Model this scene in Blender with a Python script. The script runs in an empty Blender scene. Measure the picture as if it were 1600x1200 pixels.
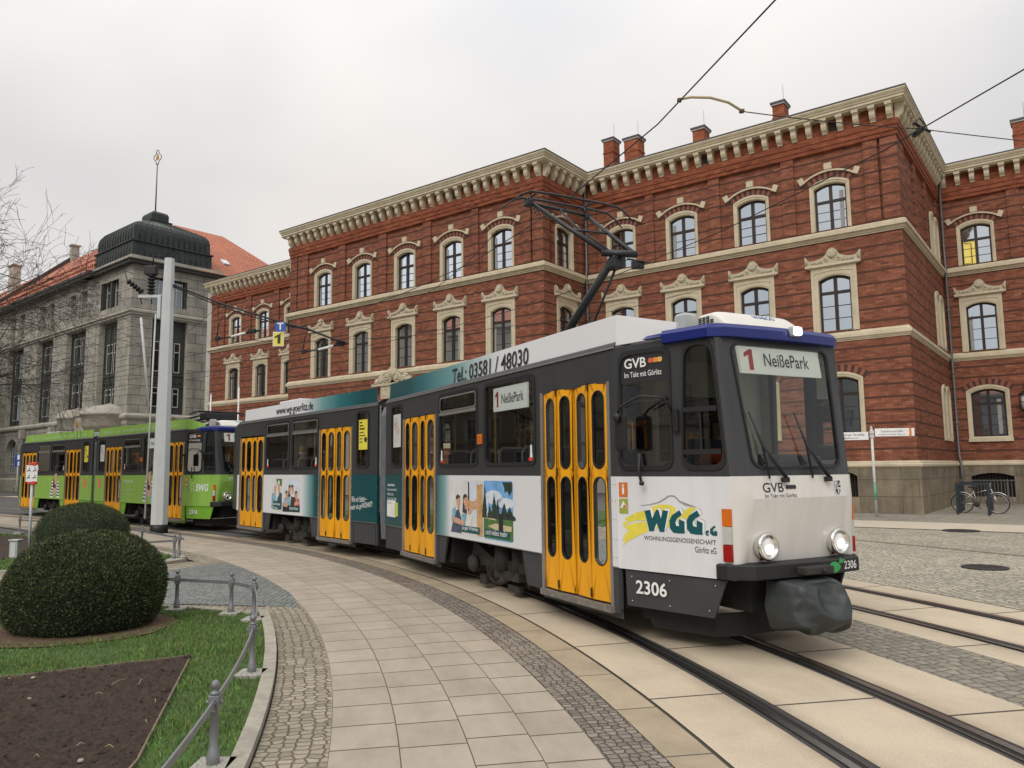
import bpy, bmesh, math, random
from mathutils import Vector, Matrix
random.seed(7)
R = math.radians
SC = bpy.context.scene
COL = SC.collection
# ---------------------------------------------------------------- camera
F, PITCH, ROLL, HC = 1195.0, 0.109864, -0.010468, 1.69
cam = bpy.data.cameras.new('camera'); cam.sensor_width = 36; cam.lens = F/1600*36
cam.clip_start = .05; cam.clip_end = 3000
co = bpy.data.objects.new('camera', cam); COL.objects.link(co); SC.camera = co
_s, _c = math.sin(PITCH), math.cos(PITCH); _cr, _sr = math.cos(ROLL), math.sin(ROLL)
_X = Vector((1,0,0)); _V = Vector((0,-_s,_c)); _Fw = Vector((0,_c,_s))
_r = _cr*_X + _sr*_V; _u = -_sr*_X + _cr*_V
mw = Matrix((( _r.x,_u.x,-_Fw.x,0),( _r.y,_u.y,-_Fw.y,0),( _r.z,_u.z,-_Fw.z,HC),(0,0,0,1)))
co.matrix_world = mw
# ---------------------------------------------------------------- world, sun, exposure
SUN_EL, SUN_AZ = 42.0, 205.0       # azimuth measured like a compass from +Y towards +X
W = bpy.data.worlds.new('World'); SC.world = W; W.use_nodes = True
nt = W.node_tree; nt.nodes.clear()
def N(nt, t, **k):
    n = nt.nodes.new(t)
    for a, b in k.items():
        if a in n.inputs: n.inputs[a].default_value = b
        else: setattr(n, a, b)
    return n
out = N(nt,'ShaderNodeOutputWorld'); bg = N(nt,'ShaderNodeBackground'); bg.inputs['Strength'].default_value = 0.10
sky = N(nt,'ShaderNodeTexSky'); sky.sky_type = 'NISHITA'; sky.sun_disc = False
sky.sun_elevation = R(SUN_EL); sky.sun_rotation = R(SUN_AZ); sky.air_density = 1.0; sky.dust_density = 2.0
tc = N(nt,'ShaderNodeTexCoord')
sep = N(nt,'ShaderNodeSeparateXYZ'); nt.links.new(tc.outputs['Generated'], sep.inputs[0])
mp = N(nt,'ShaderNodeMapping'); mp.inputs['Scale'].default_value = (1.5,1.5,2.6); nt.links.new(tc.outputs['Generated'], mp.inputs[0])
no = N(nt,'ShaderNodeTexNoise', Scale=1.0, Detail=3.0, Roughness=.45); nt.links.new(mp.outputs[0], no.inputs['Vector'])
cr = N(nt,'ShaderNodeValToRGB'); cr.color_ramp.elements[0].position=.38; cr.color_ramp.elements[0].color=(5.5,5.6,5.75,1)
cr.color_ramp.elements[1].position=.62; cr.color_ramp.elements[1].color=(7.4,7.05,6.75,1)
nt.links.new(no.outputs['Fac'], cr.inputs[0])
# an overcast sky is brighter towards the zenith
el = N(nt,'ShaderNodeMapRange'); el.inputs['From Min'].default_value=.35; el.inputs['From Max'].default_value=1.0
el.inputs['To Min'].default_value=1.0; el.inputs['To Max'].default_value=2.1; nt.links.new(sep.outputs['Z'], el.inputs['Value'])
mul = N(nt,'ShaderNodeVectorMath', operation='SCALE'); nt.links.new(cr.outputs[0], mul.inputs[0]); nt.links.new(el.outputs[0], mul.inputs['Scale'])
# thinner cloud to the north-east lets more blue through
thin = N(nt,'ShaderNodeMapRange'); thin.inputs['From Min'].default_value=.15; thin.inputs['From Max'].default_value=.75
thin.inputs['To Min'].default_value=.97; thin.inputs['To Max'].default_value=.74; nt.links.new(sep.outputs['X'], thin.inputs['Value'])
mx = N(nt,'ShaderNodeMixRGB'); nt.links.new(thin.outputs[0], mx.inputs['Fac']); nt.links.new(sky.outputs[0], mx.inputs[1]); nt.links.new(mul.outputs[0], mx.inputs[2])
nt.links.new(mx.outputs[0], bg.inputs['Color']); nt.links.new(bg.outputs[0], out.inputs[0])
sl = bpy.data.lights.new('sun','SUN'); sl.energy = 1.3; sl.angle = R(35); sl.color = (1,.96,.9)
so = bpy.data.objects.new('sun', sl); COL.objects.link(so)
az = R(SUN_AZ); d = Vector((math.sin(az)*math.cos(R(SUN_EL)), math.cos(az)*math.cos(R(SUN_EL)), math.sin(R(SUN_EL))))
so.rotation_euler = d.to_track_quat('Z','Y').to_euler(); so.location=(0,-20,40)
SC.view_settings.view_transform='Standard'; SC.view_settings.look='None'; SC.view_settings.gamma=1; SC.view_settings.exposure=0.20
SC.render.engine='CYCLES'
SC.cycles.max_bounces=7; SC.cycles.transparent_max_bounces=12
# ---------------------------------------------------------------- materials
MATS = {}
def newmat(name):
    m = bpy.data.materials.new(name); m.use_nodes = True
    nt = m.node_tree; b = nt.nodes['Principled BSDF']; MATS[name]=m
    return m, nt, b
def noise_fac(nt, scale, detail=4, rough=.6, coord='Object', stretch=None):
    tc = N(nt,'ShaderNodeTexCoord'); v = tc.outputs[coord]
    if stretch:
        mp = N(nt,'ShaderNodeMapping'); mp.inputs['Scale'].default_value=stretch; nt.links.new(v, mp.inputs[0]); v = mp.outputs[0]
    n = N(nt,'ShaderNodeTexNoise', Scale=scale, Detail=detail, Roughness=rough); nt.links.new(v, n.inputs['Vector'])
    return n.outputs['Fac']
def ramp(nt, fac, stops):
    r = N(nt,'ShaderNodeValToRGB'); e = r.color_ramp.elements
    while len(e) < len(stops): e.new(.5)
    for i,(p,c) in enumerate(stops): e[i].position=p; e[i].color=(*c,1) if len(c)==3 else c
    nt.links.new(fac, r.inputs[0]); return r.outputs[0]
def add_bump(nt, b, h, strength=.3, dist=.02):
    bp = N(nt,'ShaderNodeBump', Strength=strength, Distance=dist); nt.links.new(h, bp.inputs['Height']); nt.links.new(bp.outputs[0], b.inputs['Normal']); return bp
def mix(nt, a, b, fac, mode='MIX'):
    m = N(nt,'ShaderNodeMixRGB', blend_type=mode)
    for s, i in ((fac,0),(a,1),(b,2)):
        if hasattr(s,'is_linked') or hasattr(s,'links'): nt.links.new(s, m.inputs[i])
        else: m.inputs[i].default_value = s if i==0 else ((*s,1) if len(s)==3 else s)
    return m.outputs[0]
def M(name, col, rough=.6, metal=0, var=.12, scale=6, bump=0, bscale=None, coat=0, dirt=0, streak=0):
    if name in MATS: return MATS[name]
    m, nt, b = newmat(name)
    f = noise_fac(nt, scale, 5, .65)
    lo = tuple(c*(1-var) for c in col); hi = tuple(min(1,c*(1+var)) for c in col)
    c = ramp(nt, f, [(.3,lo),(.7,hi)])
    if dirt:
        f2 = noise_fac(nt, scale*.35, 6, .7)
        c = mix(nt, c, tuple(x*.45 for x in col), ramp(nt, f2, [(.5,(0,0,0)),(.8,(dirt,)*3)]))
    if streak:      # grime washed down the panel by rain
        c = mix(nt, c, ramp(nt, noise_fac(nt, 1.0, 5, .7, 'Object', (7,7,.5)), [(.35,(1-streak,)*3),(.62,(1.02,)*3)]), 1.0, 'MULTIPLY')
    nt.links.new(c, b.inputs['Base Color'])
    b.inputs['Roughness'].default_value=rough; b.inputs['Metallic'].default_value=metal
    if coat: b.inputs['Coat Weight'].default_value=coat; b.inputs['Coat Roughness'].default_value=.08
    if bump: add_bump(nt, b, noise_fac(nt, bscale or scale*6, 6, .7), bump, .02)
    return m
def Memit(name, col, strength):
    m, nt, b = newmat(name); b.inputs['Base Color'].default_value=(*col,1)
    b.inputs['Emission Color'].default_value=(*col,1); b.inputs['Emission Strength'].default_value=strength; return m
def Mglass(name, tint=(.5,.53,.52), refl=.12, rough=.02):
    m, nt, b = newmat(name); o = nt.nodes['Material Output']
    tr = N(nt,'ShaderNodeBsdfTransparent'); tr.inputs[0].default_value=(*tint,1)
    gl = N(nt,'ShaderNodeBsdfGlossy', Roughness=rough); gl.inputs[0].default_value=(1,1,1,1)
    fr = N(nt,'ShaderNodeFresnel', IOR=1.5)
    ad = N(nt,'ShaderNodeMath', operation='MULTIPLY_ADD'); nt.links.new(fr.outputs[0], ad.inputs[0]); ad.inputs[1].default_value=1.0; ad.inputs[2].default_value=refl-.04; ad.use_clamp=True
    mxs = N(nt,'ShaderNodeMixShader'); nt.links.new(ad.outputs[0], mxs.inputs[0]); nt.links.new(tr.outputs[0], mxs.inputs[1]); nt.links.new(gl.outputs[0], mxs.inputs[2])
    nt.links.new(mxs.outputs[0], o.inputs[0]); return m
def Mpane(name, refl=.5, base=(.012,.013,.015)):
    """window glass of a building: dim room behind a slightly uneven, strongly reflecting pane"""
    m, nt, b = newmat(name); o = nt.nodes['Material Output']
    df = N(nt,'ShaderNodeBsdfDiffuse'); df.inputs[0].default_value=(*base,1)
    gl = N(nt,'ShaderNodeBsdfGlossy', Roughness=.03); gl.inputs[0].default_value=(.84,.92,1,1)  # blue of the mirrored sky put into the tint, its brightness into the mix
    bp = N(nt,'ShaderNodeBump', Strength=.12, Distance=.03); nt.links.new(noise_fac(nt,.9,1,.4), bp.inputs['Height']); nt.links.new(bp.outputs[0], gl.inputs['Normal'])
    fr = N(nt,'ShaderNodeFresnel', IOR=1.5)
    ad = N(nt,'ShaderNodeMath', operation='MULTIPLY_ADD'); nt.links.new(fr.outputs[0], ad.inputs[0]); ad.inputs[1].default_value=.6; ad.inputs[2].default_value=refl; ad.use_clamp=True
    mxs = N(nt,'ShaderNodeMixShader'); nt.links.new(ad.outputs[0], mxs.inputs[0]); nt.links.new(df.outputs[0], mxs.inputs[1]); nt.links.new(gl.outputs[0], mxs.inputs[2])
    nt.links.new(mxs.outputs[0], o.inputs[0]); return m
# ---------------------------------------------------------------- mesh builder and object helpers
class MB:
    def __init__(s, xf=None): s.v=[]; s.f=[]; s.m=[]; s.xf=xf; s.mi=0; s.sm=[]; s.smooth=False
    def V(s, p):
        p = Vector(p)
        if s.xf: p = s.xf(p)
        s.v.append(tuple(p)); return len(s.v)-1
    def face(s, idx): s.f.append(tuple(idx)); s.m.append(s.mi); s.sm.append(s.smooth)
    def poly(s, pts): s.face([s.V(p) for p in pts])
    def box(s, x0,x1,y0,y1,z0,z1):
        i=[s.V(p) for p in ((x0,y0,z0),(x1,y0,z0),(x1,y1,z0),(x0,y1,z0),(x0,y0,z1),(x1,y0,z1),(x1,y1,z1),(x0,y1,z1))]
        for a in ((3,2,1,0),(4,5,6,7),(0,1,5,4),(1,2,6,5),(2,3,7,6),(3,0,4,7)): s.face([i[k] for k in a])
    def bbox(s, x0,x1,y0,y1,z0,z1,c=.01):
        """box with chamfered edges"""
        bm=bmesh.new(); bmesh.ops.create_cube(bm,size=1)
        for v in bm.verts: v.co=Vector((x0+(v.co.x+.5)*(x1-x0), y0+(v.co.y+.5)*(y1-y0), z0+(v.co.z+.5)*(z1-z0)))
        bmesh.ops.bevel(bm,geom=list(bm.edges),offset=c,segments=2,affect='EDGES',profile=.6)
        s.addbm(bm)
    def addbm(s, bm, mat=None):
        bm.verts.index_update(); base=[s.V(mat@v.co if mat else v.co) for v in bm.verts]
        for f in bm.faces: s.face([base[v.index] for v in f.verts])
        bm.free()
    def prism(s, pts, ext):
        """pts: 3D loop, extruded by vector ext"""
        e=Vector(ext); a=[s.V(p) for p in pts]; b=[s.V(Vector(p)+e) for p in pts]; n=len(a)
        s.face(a[::-1]); s.face(b)
        for k in range(n): s.face((a[k],a[(k+1)%n],b[(k+1)%n],b[k]))
    def ring(s, outer, inner):
        a=[s.V(p) for p in outer]; b=[s.V(p) for p in inner]; n=len(a)
        for k in range(n): s.face((a[k],a[(k+1)%n],b[(k+1)%n],b[k]))
    def loft(s, loops, closed=True, cap0=False, cap1=False):
        L=[[s.V(p) for p in l] for l in loops]; n=len(L[0])
        for i in range(len(L)-1):
            for k in range(n if closed else n-1):
                s.face((L[i][k],L[i][(k+1)%n],L[i+1][(k+1)%n],L[i+1][k]))
        if cap0: s.face(L[0][::-1])
        if cap1: s.face(L[-1])
    def tube(s, pts, r, n=8, caps=True):
        pts=[Vector(p) for p in pts]; rr = r if isinstance(r,(list,tuple)) else [r]*len(pts); loops=[]
        prev=None
        for i,p in enumerate(pts):
            t=(pts[min(i+1,len(pts)-1)]-pts[max(i-1,0)]).normalized()
            if prev is None:
                up=Vector((0,0,1)) if abs(t.z)<.9 else Vector((1,0,0))
                a=t.cross(up).normalized()
            else:
                a=(prev-t*prev.dot(t)).normalized()
            b=t.cross(a); prev=a
            loops.append([p+(a*math.cos(2*math.pi*k/n)+b*math.sin(2*math.pi*k/n))*rr[i] for k in range(n)])
        old=s.smooth; s.smooth=True; s.loft(loops,True,caps,caps); s.smooth=old
    def lathe(s, prof, c=(0,0,0), n=16, axis=None):
        """prof: (r,z) list, around axis through c"""
        c=Vector(c); q=Vector(axis).to_track_quat('Z','Y') if axis else None
        loops=[]
        for r,z in prof:
            l=[Vector((r*math.cos(2*math.pi*k/n), r*math.sin(2*math.pi*k/n), z)) for k in range(n)]
            if q: l=[q@p for p in l]
            loops.append([c+p for p in l])
        old=s.smooth; s.smooth=True; s.loft(loops,True,prof[0][0]>1e-4,prof[-1][0]>1e-4); s.smooth=old
    def build(s, name, mats, parent=None, smooth=None):
        me=bpy.data.meshes.new(name); me.from_pydata(s.v,[],s.f)
        for m in (mats if isinstance(mats,(list,tuple)) else [mats]): me.materials.append(m)
        for p,mi,sm in zip(me.polygons,s.m,s.sm): p.material_index=mi; p.use_smooth = sm if smooth is None else smooth
        bm=bmesh.new(); bm.from_mesh(me); bmesh.ops.recalc_face_normals(bm,faces=bm.faces); bm.to_mesh(me); bm.free()
        o=bpy.data.objects.new(name,me); COL.objects.link(o)
        if parent: o.parent=parent
        return o
def tag(o,label=None,cat=None,group=None,kind=None):
    for k,v in (('label',label),('category',cat),('group',group),('kind',kind)):
        if v: o[k]=v
    return o
def thing(name,label,cat,loc=(0,0,0),rz=0,group=None):
    o=bpy.data.objects.new(name,None); o.empty_display_size=.2; COL.objects.link(o); o.location=loc; o.rotation_euler=(0,0,rz)
    return tag(o,label,cat,group)
def struct(name,mb,mats,kind='structure'):
    o=mb.build(name,mats); o['kind']=kind; return o
def inst(o,parent,loc=(0,0,0),rz=0):
    """copy of a part (shared mesh) with its sub-parts"""
    c=o.copy(); COL.objects.link(c); c.parent=parent; c.location=loc; c.rotation_euler=(0,0,rz)
    for ch in [x for x in bpy.data.objects if x.parent==o]:
        k=ch.copy(); COL.objects.link(k); k.parent=c
    return c
def text(name,body,p,rd,ud,w,h,mat,parent,off=0.0,xf=None,space=1.0,off_y=0):
    """flat lettering fitted into a w x h box with its lower left corner at p"""
    cu=bpy.data.curves.new('t','FONT'); cu.body=body; cu.size=1; cu.offset=off; cu.resolution_u=3; cu.space_character=space
    o=bpy.data.objects.new('t',cu); COL.objects.link(o)
    dg=bpy.context.evaluated_depsgraph_get(); me=bpy.data.meshes.new_from_object(o.evaluated_get(dg))
    bpy.data.objects.remove(o); bpy.data.curves.remove(cu)
    xs=[v.co.x for v in me.vertices]; ys=[v.co.y for v in me.vertices]
    x0,x1,y0,y1=min(xs),max(xs),min(ys),max(ys); p=Vector(p); rd=Vector(rd); ud=Vector(ud)
    for v in me.vertices:
        q=p+rd*((v.co.x-x0)/(x1-x0)*w)+ud*((v.co.y-y0)/(y1-y0)*h)
        v.co = xf(q) if xf else q
    me.name=name; me.materials.clear(); me.materials.append(mat)
    t=bpy.data.objects.new(name,me); COL.objects.link(t)
    if parent: t.parent=parent
    return t
def rr(x0,x1,z0,z1,r,n=4):
    """rounded rectangle loop in (x,z)"""
    out=[]
    for cx,cz,a0 in ((x1-r,z1-r,0),(x0+r,z1-r,90),(x0+r,z0+r,180),(x1-r,z0+r,270)):
        for k in range(n+1):
            a=R(a0+90*k/n); out.append((cx+r*math.cos(a),cz+r*math.sin(a)))
    return out
def outer_for(inner,X0,X1,Z0,Z1):
    cx,cz=(X0+X1)/2,(Z0+Z1)/2; hw,hh=(X1-X0)/2,(Z1-Z0)/2; out=[]
    for x,z in inner:
        u,v=(x-cx)/hw,(z-cz)/hh; k=1/max(abs(u),abs(v),1e-6); out.append((cx+u*k*hw,cz+v*k*hh))
    for sx in (-1,1):
        for sz in (-1,1):
            c=(cx+sx*hw,cz+sz*hh)
            i=min(range(len(inner)),key=lambda j:(inner[j][0]-c[0])**2+(inner[j][1]-c[1])**2); out[i]=c
    return out
# ================================================================= ground
CX, CY, RT = -25.118, .214, 27.9           # centre and radius of the tram curve
S1 = RT*R(44)
def PATH(s):
    """point and heading on the axis of the near track"""
    if s <= S1:
        a=s/RT; return Vector((CX+RT*math.cos(a),CY+RT*math.sin(a))), a
    a1=S1/RT; r2=130.0; a=a1+(s-S1)/r2
    c=Vector((CX+RT*math.cos(a1),CY+RT*math.sin(a1)))-Vector((math.cos(a1),math.sin(a1)))*r2
    return c+Vector((math.cos(a),math.sin(a)))*r2, a
def PP(s,off,z=0.0):
    p,a=PATH(s); q=p+Vector((math.cos(a),math.sin(a)))*off; return (q.x,q.y,z)
def uvset(o,fn):
    me=o.data; uv=me.uv_layers.new(name='UVMap')
    for p in me.polygons:
        for li in p.loop_indices: uv.data[li].uv=fn(li)
def strip(name,s0,s1,o0,o1,z,mat,ds=.5,v0=None,v1=None,make=True,kind='structure',h=0,du=0):
    """band along the track between offsets o0 and o1, with (metres along, metres across) as UV"""
    n=max(2,int((s1-s0)/ds)); v=[];f=[];uv=[]
    for i in range(n+1):
        s=s0+(s1-s0)*i/n
        v+= [PP(s,o0,z),PP(s,o1,z)]; uv+=[(s+du,o0 if v0 is None else v0),(s+du,o1 if v1 is None else v1)]
    for i in range(n): f.append((2*i,2*i+1,2*i+3,2*i+2))
    if h:                                   # kerb: vertical faces down both sides
        b=len(v)
        for i in range(n+1):
            s=s0+(s1-s0)*i/n; v+=[PP(s,o0,z-h),PP(s,o1,z-h)]; uv+=[(s,o0-h),(s,o1+h)]
        for i in range(n): f+= [(b+2*i,2*i,2*i+2,b+2*i+2),(2*i+1,b+2*i+1,b+2*i+3,2*i+3)]
    me=bpy.data.meshes.new(name); me.from_pydata(v,[],f); u=me.uv_layers.new(name='UVMap')
    for p in me.polygons:
        for li,vi in zip(p.loop_indices,p.vertices): u.data[li].uv=uv[vi]
    me.materials.append(mat); bm=bmesh.new(); bm.from_mesh(me); bmesh.ops.recalc_face_normals(bm,faces=bm.faces)
    if not h and bm.faces[:][0].normal.z<0: bmesh.ops.reverse_faces(bm,faces=bm.faces)
    bm.to_mesh(me); bm.free()
    o=bpy.data.objects.new(name,me); COL.objects.link(o); o['kind']=kind; return o
def Mcobble(name,size,cols,joint,coord='UV',rand=.52,bump=.9,jw=.055,moss=0):
    m,nt,b=newmat(name); tc=N(nt,'ShaderNodeTexCoord'); v=tc.outputs[coord]
    nz=N(nt,'ShaderNodeTexNoise',Scale=1.2/size*.12,Detail=2); nt.links.new(v,nz.inputs['Vector'])
    ma=N(nt,'ShaderNodeMapping'); ma.inputs['Scale'].default_value=(1/size,1/size,1/size); nt.links.new(v,ma.inputs[0])
    de=N(nt,'ShaderNodeTexVoronoi',feature='DISTANCE_TO_EDGE',Scale=1,Randomness=rand); ce=N(nt,'ShaderNodeTexVoronoi',feature='F1',distance='CHEBYCHEV',Scale=1,Randomness=rand)
    for x in (de,ce): nt.links.new(ma.outputs[0],x.inputs['Vector']); x.voronoi_dimensions='2D'
    sp=N(nt,'ShaderNodeSeparateColor'); nt.links.new(ce.outputs['Color'],sp.inputs[0])
    stone=ramp(nt,sp.outputs[0],[(i/(len(cols)-1),c) for i,c in enumerate(cols)])
    fine=noise_fac(nt,60 ,4,.7,coord); stone=mix(nt,stone,ramp(nt,fine,[(.3,(.72,)*3),(.7,(1.2,)*3)]),1.0,'MULTIPLY')
    big=noise_fac(nt,.35,4,.6,coord); stone=mix(nt,stone,ramp(nt,big,[(.3,(.82,)*3),(.7,(1.12,)*3)]),1.0,'MULTIPLY')
    jf=ramp(nt,de.outputs[0],[(jw*.4,(1,1,1)),(jw*1.6,(0,0,0))])
    jc=joint
    if moss:
        jc=mix(nt,joint,(.06,.075,.02),ramp(nt,noise_fac(nt,1.3,4,.7,coord),[(.45,(0,0,0)),(.65,(moss,)*3)]))
    c=mix(nt,stone,jc,jf); nt.links.new(c,b.inputs['Base Color']); b.inputs['Roughness'].default_value=.8
    hh=ramp(nt,de.outputs[0],[(0,(0,0,0)),(jw*2.2,(.85,)*3),(.5,(1,1,1))])
    hm=mix(nt,hh,fine,.12); add_bump(nt,b,hm,bump,.018)
    return m
def Mslab(name,col,lw,rowh,joint=.012,jcol=(.09,.08,.06),off=.5,var=.1,coarse=90,bump=.25,jit=.5,moss=0,stain=.25,rail=False):
    """rows of slabs: u along, v across"""
    m,nt,b=newmat(name); tc=N(nt,'ShaderNodeTexCoord'); v=tc.outputs['UV']
    br=N(nt,'ShaderNodeTexBrick',offset=off,squash=1.0); br.inputs['Scale'].default_value=1; br.inputs['Brick Width'].default_value=lw; br.inputs['Row Height'].default_value=rowh
    br.inputs['Mortar Size'].default_value=joint/2; br.inputs['Mortar Smooth'].default_value=.15; br.inputs['Bias'].default_value=0
    nt.links.new(v,br.inputs['Vector'])
    br.inputs['Color1'].default_value=(*[c*(1-var) for c in col],1); br.inputs['Color2'].default_value=(*[c*(1+var) for c in col],1); br.inputs['Mortar'].default_value=(*col,1)
    g=noise_fac(nt,coarse,5,.75,'UV'); c=mix(nt,br.outputs['Color'],ramp(nt,g,[(.25,(.72,)*3),(.75,(1.24,)*3)]),1.0,'MULTIPLY')
    st=noise_fac(nt,1.1,7,.7,'UV'); c=mix(nt,c,ramp(nt,st,[(.35,(1-stain,)*3),(.6,(1.05,)*3)]),1.0,'MULTIPLY')
    sp=noise_fac(nt,14,2,.5,'UV'); c=mix(nt,c,tuple(x*.35 for x in col),ramp(nt,sp,[(.72,(0,0,0)),(.78,(.5,.5,.5))]))
    if rail:      # brake dust and rust beside the rails
        sv=N(nt,'ShaderNodeSeparateXYZ'); nt.links.new(v,sv.inputs[0]); av=N(nt,'ShaderNodeMath',operation='SUBTRACT'); nt.links.new(sv.outputs['Y'],av.inputs[0]); av.inputs[1].default_value=5.0
        a1=N(nt,'ShaderNodeMath',operation='ABSOLUTE'); nt.links.new(av.outputs[0],a1.inputs[0]); a2=N(nt,'ShaderNodeMath',operation='SUBTRACT'); nt.links.new(a1.outputs[0],a2.inputs[0]); a2.inputs[1].default_value=.52; a3=N(nt,'ShaderNodeMath',operation='ABSOLUTE'); nt.links.new(a2.outputs[0],a3.inputs[0])
        rf=ramp(nt,a3.outputs[0],[(.10,(.6,.6,.6)),(.24,(0,0,0))]); c=mix(nt,c,(.14,.09,.055),mix(nt,rf,ramp(nt,noise_fac(nt,3,5,.7,'UV'),[(.3,(.2,.2,.2)),(.75,(1,1,1))]),1.0,'MULTIPLY'))
    jc=jcol
    if moss: jc=mix(nt,jcol,(.07,.08,.02),ramp(nt,noise_fac(nt,2,3,.7,'UV'),[(.4,(0,0,0)),(.6,(moss,)*3)]))
    c=mix(nt,c,jc,br.outputs['Fac']); nt.links.new(c,b.inputs['Base Color']); b.inputs['Roughness'].default_value=.75
    inv=N(nt,'ShaderNodeMath',operation='SUBTRACT'); inv.inputs[0].default_value=1; nt.links.new(br.outputs['Fac'],inv.inputs[1])
    add_bump(nt,b,mix(nt,inv.outputs[0],g,.2),bump,.012); return m
TAN=(.36,.31,.245)
m_pave=Mslab('paving_slab_mat',(.375,.32,.255),.50,1.0,.020,(.085,.07,.045),.37,.07,110,.3,moss=.5,stain=.16)
m_conc=Mslab('concrete_slab_mat',(.53,.445,.325),1.8,10,.028,(.06,.05,.035),.5,.05,70,.25,stain=.15,rail=True)
m_curb=Mslab('granite_kerb_mat',(.37,.30,.205),.95,3.0,.02,(.1,.09,.06),.5,.16,140,.5)
m_cobs=Mcobble('mosaic_cobble_mat',.066,[(.16,.135,.11),(.24,.2,.16),(.29,.25,.2)],(.07,.06,.047))
m_cobl=Mcobble('path_cobble_mat',.083,[(.24,.205,.15),(.32,.275,.2),(.38,.33,.25)],(.15,.125,.08),moss=.7)
m_cobg=Mcobble('grey_cobble_mat',.08,[(.15,.165,.155),(.20,.215,.20),(.25,.26,.24)],(.06,.06,.05),'Object')
m_cobw=Mcobble('wedge_cobble_mat',.11,[(.22,.20,.16),(.28,.255,.2),(.32,.29,.23)],(.13,.115,.08),jw=.05)
m_cobr=Mcobble('street_cobble_mat',.125,[(.32,.295,.235),(.41,.375,.295),(.49,.44,.345)],(.14,.125,.09),'Object',.6,jw=.07)
m_asph=M('asphalt_mat',(.10,.095,.088),.85,var=.2,scale=3,bump=.4,bscale=160,dirt=.3)
m_fill=M('bitumen_filler_mat',(.045,.042,.04),.65,var=.25,scale=20,bump=.3)
m_steel=M('polished_rail_mat',(.42,.41,.40),.28,1,var=.2,scale=30)
m_lip=M('dull_rail_mat',(.16,.15,.14),.45,1,var=.25,scale=30)
m_groove=M('rail_groove_mat',(.012,.011,.01),.9)
m_dark=M('joint_mat',(.05,.045,.035),.9)
m_kerb=M('garden_kerb_mat',(.36,.33,.27),.85,var=.2,scale=9,bump=.4,dirt=.5)
m_lawn=M('lawn_soil_mat',(.05,.10,.02),.95,var=.4,scale=9,bump=.6)
g=MB(); g.poly([(-400,-300,-.03),(400,-300,-.03),(400,500,-.03),(-400,500,-.03)]); struct('ground',g,m_asph)
cb=MB(); cb.poly([PP(s,4.2,-.012) for s in [x*.7 for x in range(-14,33)]]+[(-30,52,-.012),(30,52,-.012),(40,-10,-.012)]); struct('cobbled_street',cb,m_cobr)
SN,SF=-14,23.0
strip('pavement_cobble_border',SN,46,-3.9,-3.47,.0,m_cobl)
pave=[(-3.47,-3.05),(-3.05,-2.63),(-2.63,-2.23),(-2.23,-1.87)]
n=int((60-SN)/.5); v=[];f=[];uv=[]
for k,(a,b_) in enumerate(pave):
    for i in range(n):
        s0=SN+i*.5; s1=s0+.5; q=len(v); v+=[PP(s0,a),PP(s0,b_),PP(s1,b_),PP(s1,a)]; sh=k*.23
        uv+=[(s0+sh,k),(s0+sh,k+1),(s1+sh,k+1),(s1+sh,k)]; f.append((q,q+1,q+2,q+3))
me=bpy.data.meshes.new('pavement'); me.from_pydata(v,[],f); u=me.uv_layers.new(name='UVMap')
for p in me.polygons:
    for li,vi in zip(p.loop_indices,p.vertices): u.data[li].uv=uv[vi]
me.materials.append(m_pave); o=bpy.data.objects.new('pavement',me); COL.objects.link(o); o['kind']='structure'
strip('pavement_mosaic_border',SN,46,-1.87,-1.53,.0,m_cobs)
strip('street_kerb',SN,46,-1.53,-1.235,.004,m_curb)
strip('kerb_joint',SN,46,-1.235,-1.2,-.006,m_dark)
for off,nm in ((0.0,'near'),(3.18,'far')):
    for a,b_ in ((-1.2,-.62),(-.40,.40),(.62,1.25 if off==0 else 1.12)):
        if off and a==-1.2: a=-1.03
        strip('track_slab',SN,SF if off==0 else 30,off+a,off+b_,.0,m_conc,v0=a+5,v1=b_+5,du=40+(a+1.2)*.45+off*.3)
    for a in (-.51,.51):
        sg=1 if a>0 else -1
        strip('rail_filler',SN,SF+14,off+a-.115,off+a+.115,-.004,m_fill)
        strip('tram_rail',SN,SF+30,off+sg*.515,off+sg*.575,.006,m_steel)
        strip('rail_groove',SN,SF+30,off+sg*.47,off+sg*.515,.001,m_groove)
        strip('rail_lip',SN,SF+30,off+sg*.445,off+sg*.47,.004,m_lip)
strip('track_cobble_wedge',SN,SF,1.25,2.15,-.002,m_cobw)
strip('track_asphalt',SF,60,-1.2,4.2,-.008,m_asph)
strip('track_edge_joint',SN,30,4.3,4.33,.002,m_dark)
strip('old_rail_line',SN,30,9.28,9.35,.002,M('rusty_strip_mat',(.22,.13,.085),.8,var=.3,scale=20))
# ---- garden beds
def arc(r,a0,a1,n,z=0): return [(CX+r*math.cos(R(a0+(a1-a0)*k/n)),CY+r*math.sin(R(a0+(a1-a0)*k/n)),z) for k in range(n+1)]
path=MB(); path.poly([(-2.9,9.5,-.006),(-2.3,11.5,-.006),(-5.6,15.4,-.006),(-6.4,14.4,-.006),(-14,12.5,-.006),(-18,6,-.006),(-9,5,-.006),(-5.4,8.9,-.006)]); o=struct('garden_path',path,Mcobble('garden_path_mat',.1,[(.24,.2,.15),(.32,.275,.2),(.38,.33,.25)],(.1,.085,.05),'Object',moss=.6))
gp=MB(); gp.poly([(-9.6,11.3,.003),(-5.94,13.46,.003),(-5.45,14.62,.003),(-4.27,12.95,.003),(-3.12,10.9,.003),(-2.66,9.75,.003),(-3.86,10.0,.003),(-4.55,10.08,.003),(-7.0,9.6,.003)]); struct('garden_path_inlay',gp,m_cobg)
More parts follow.
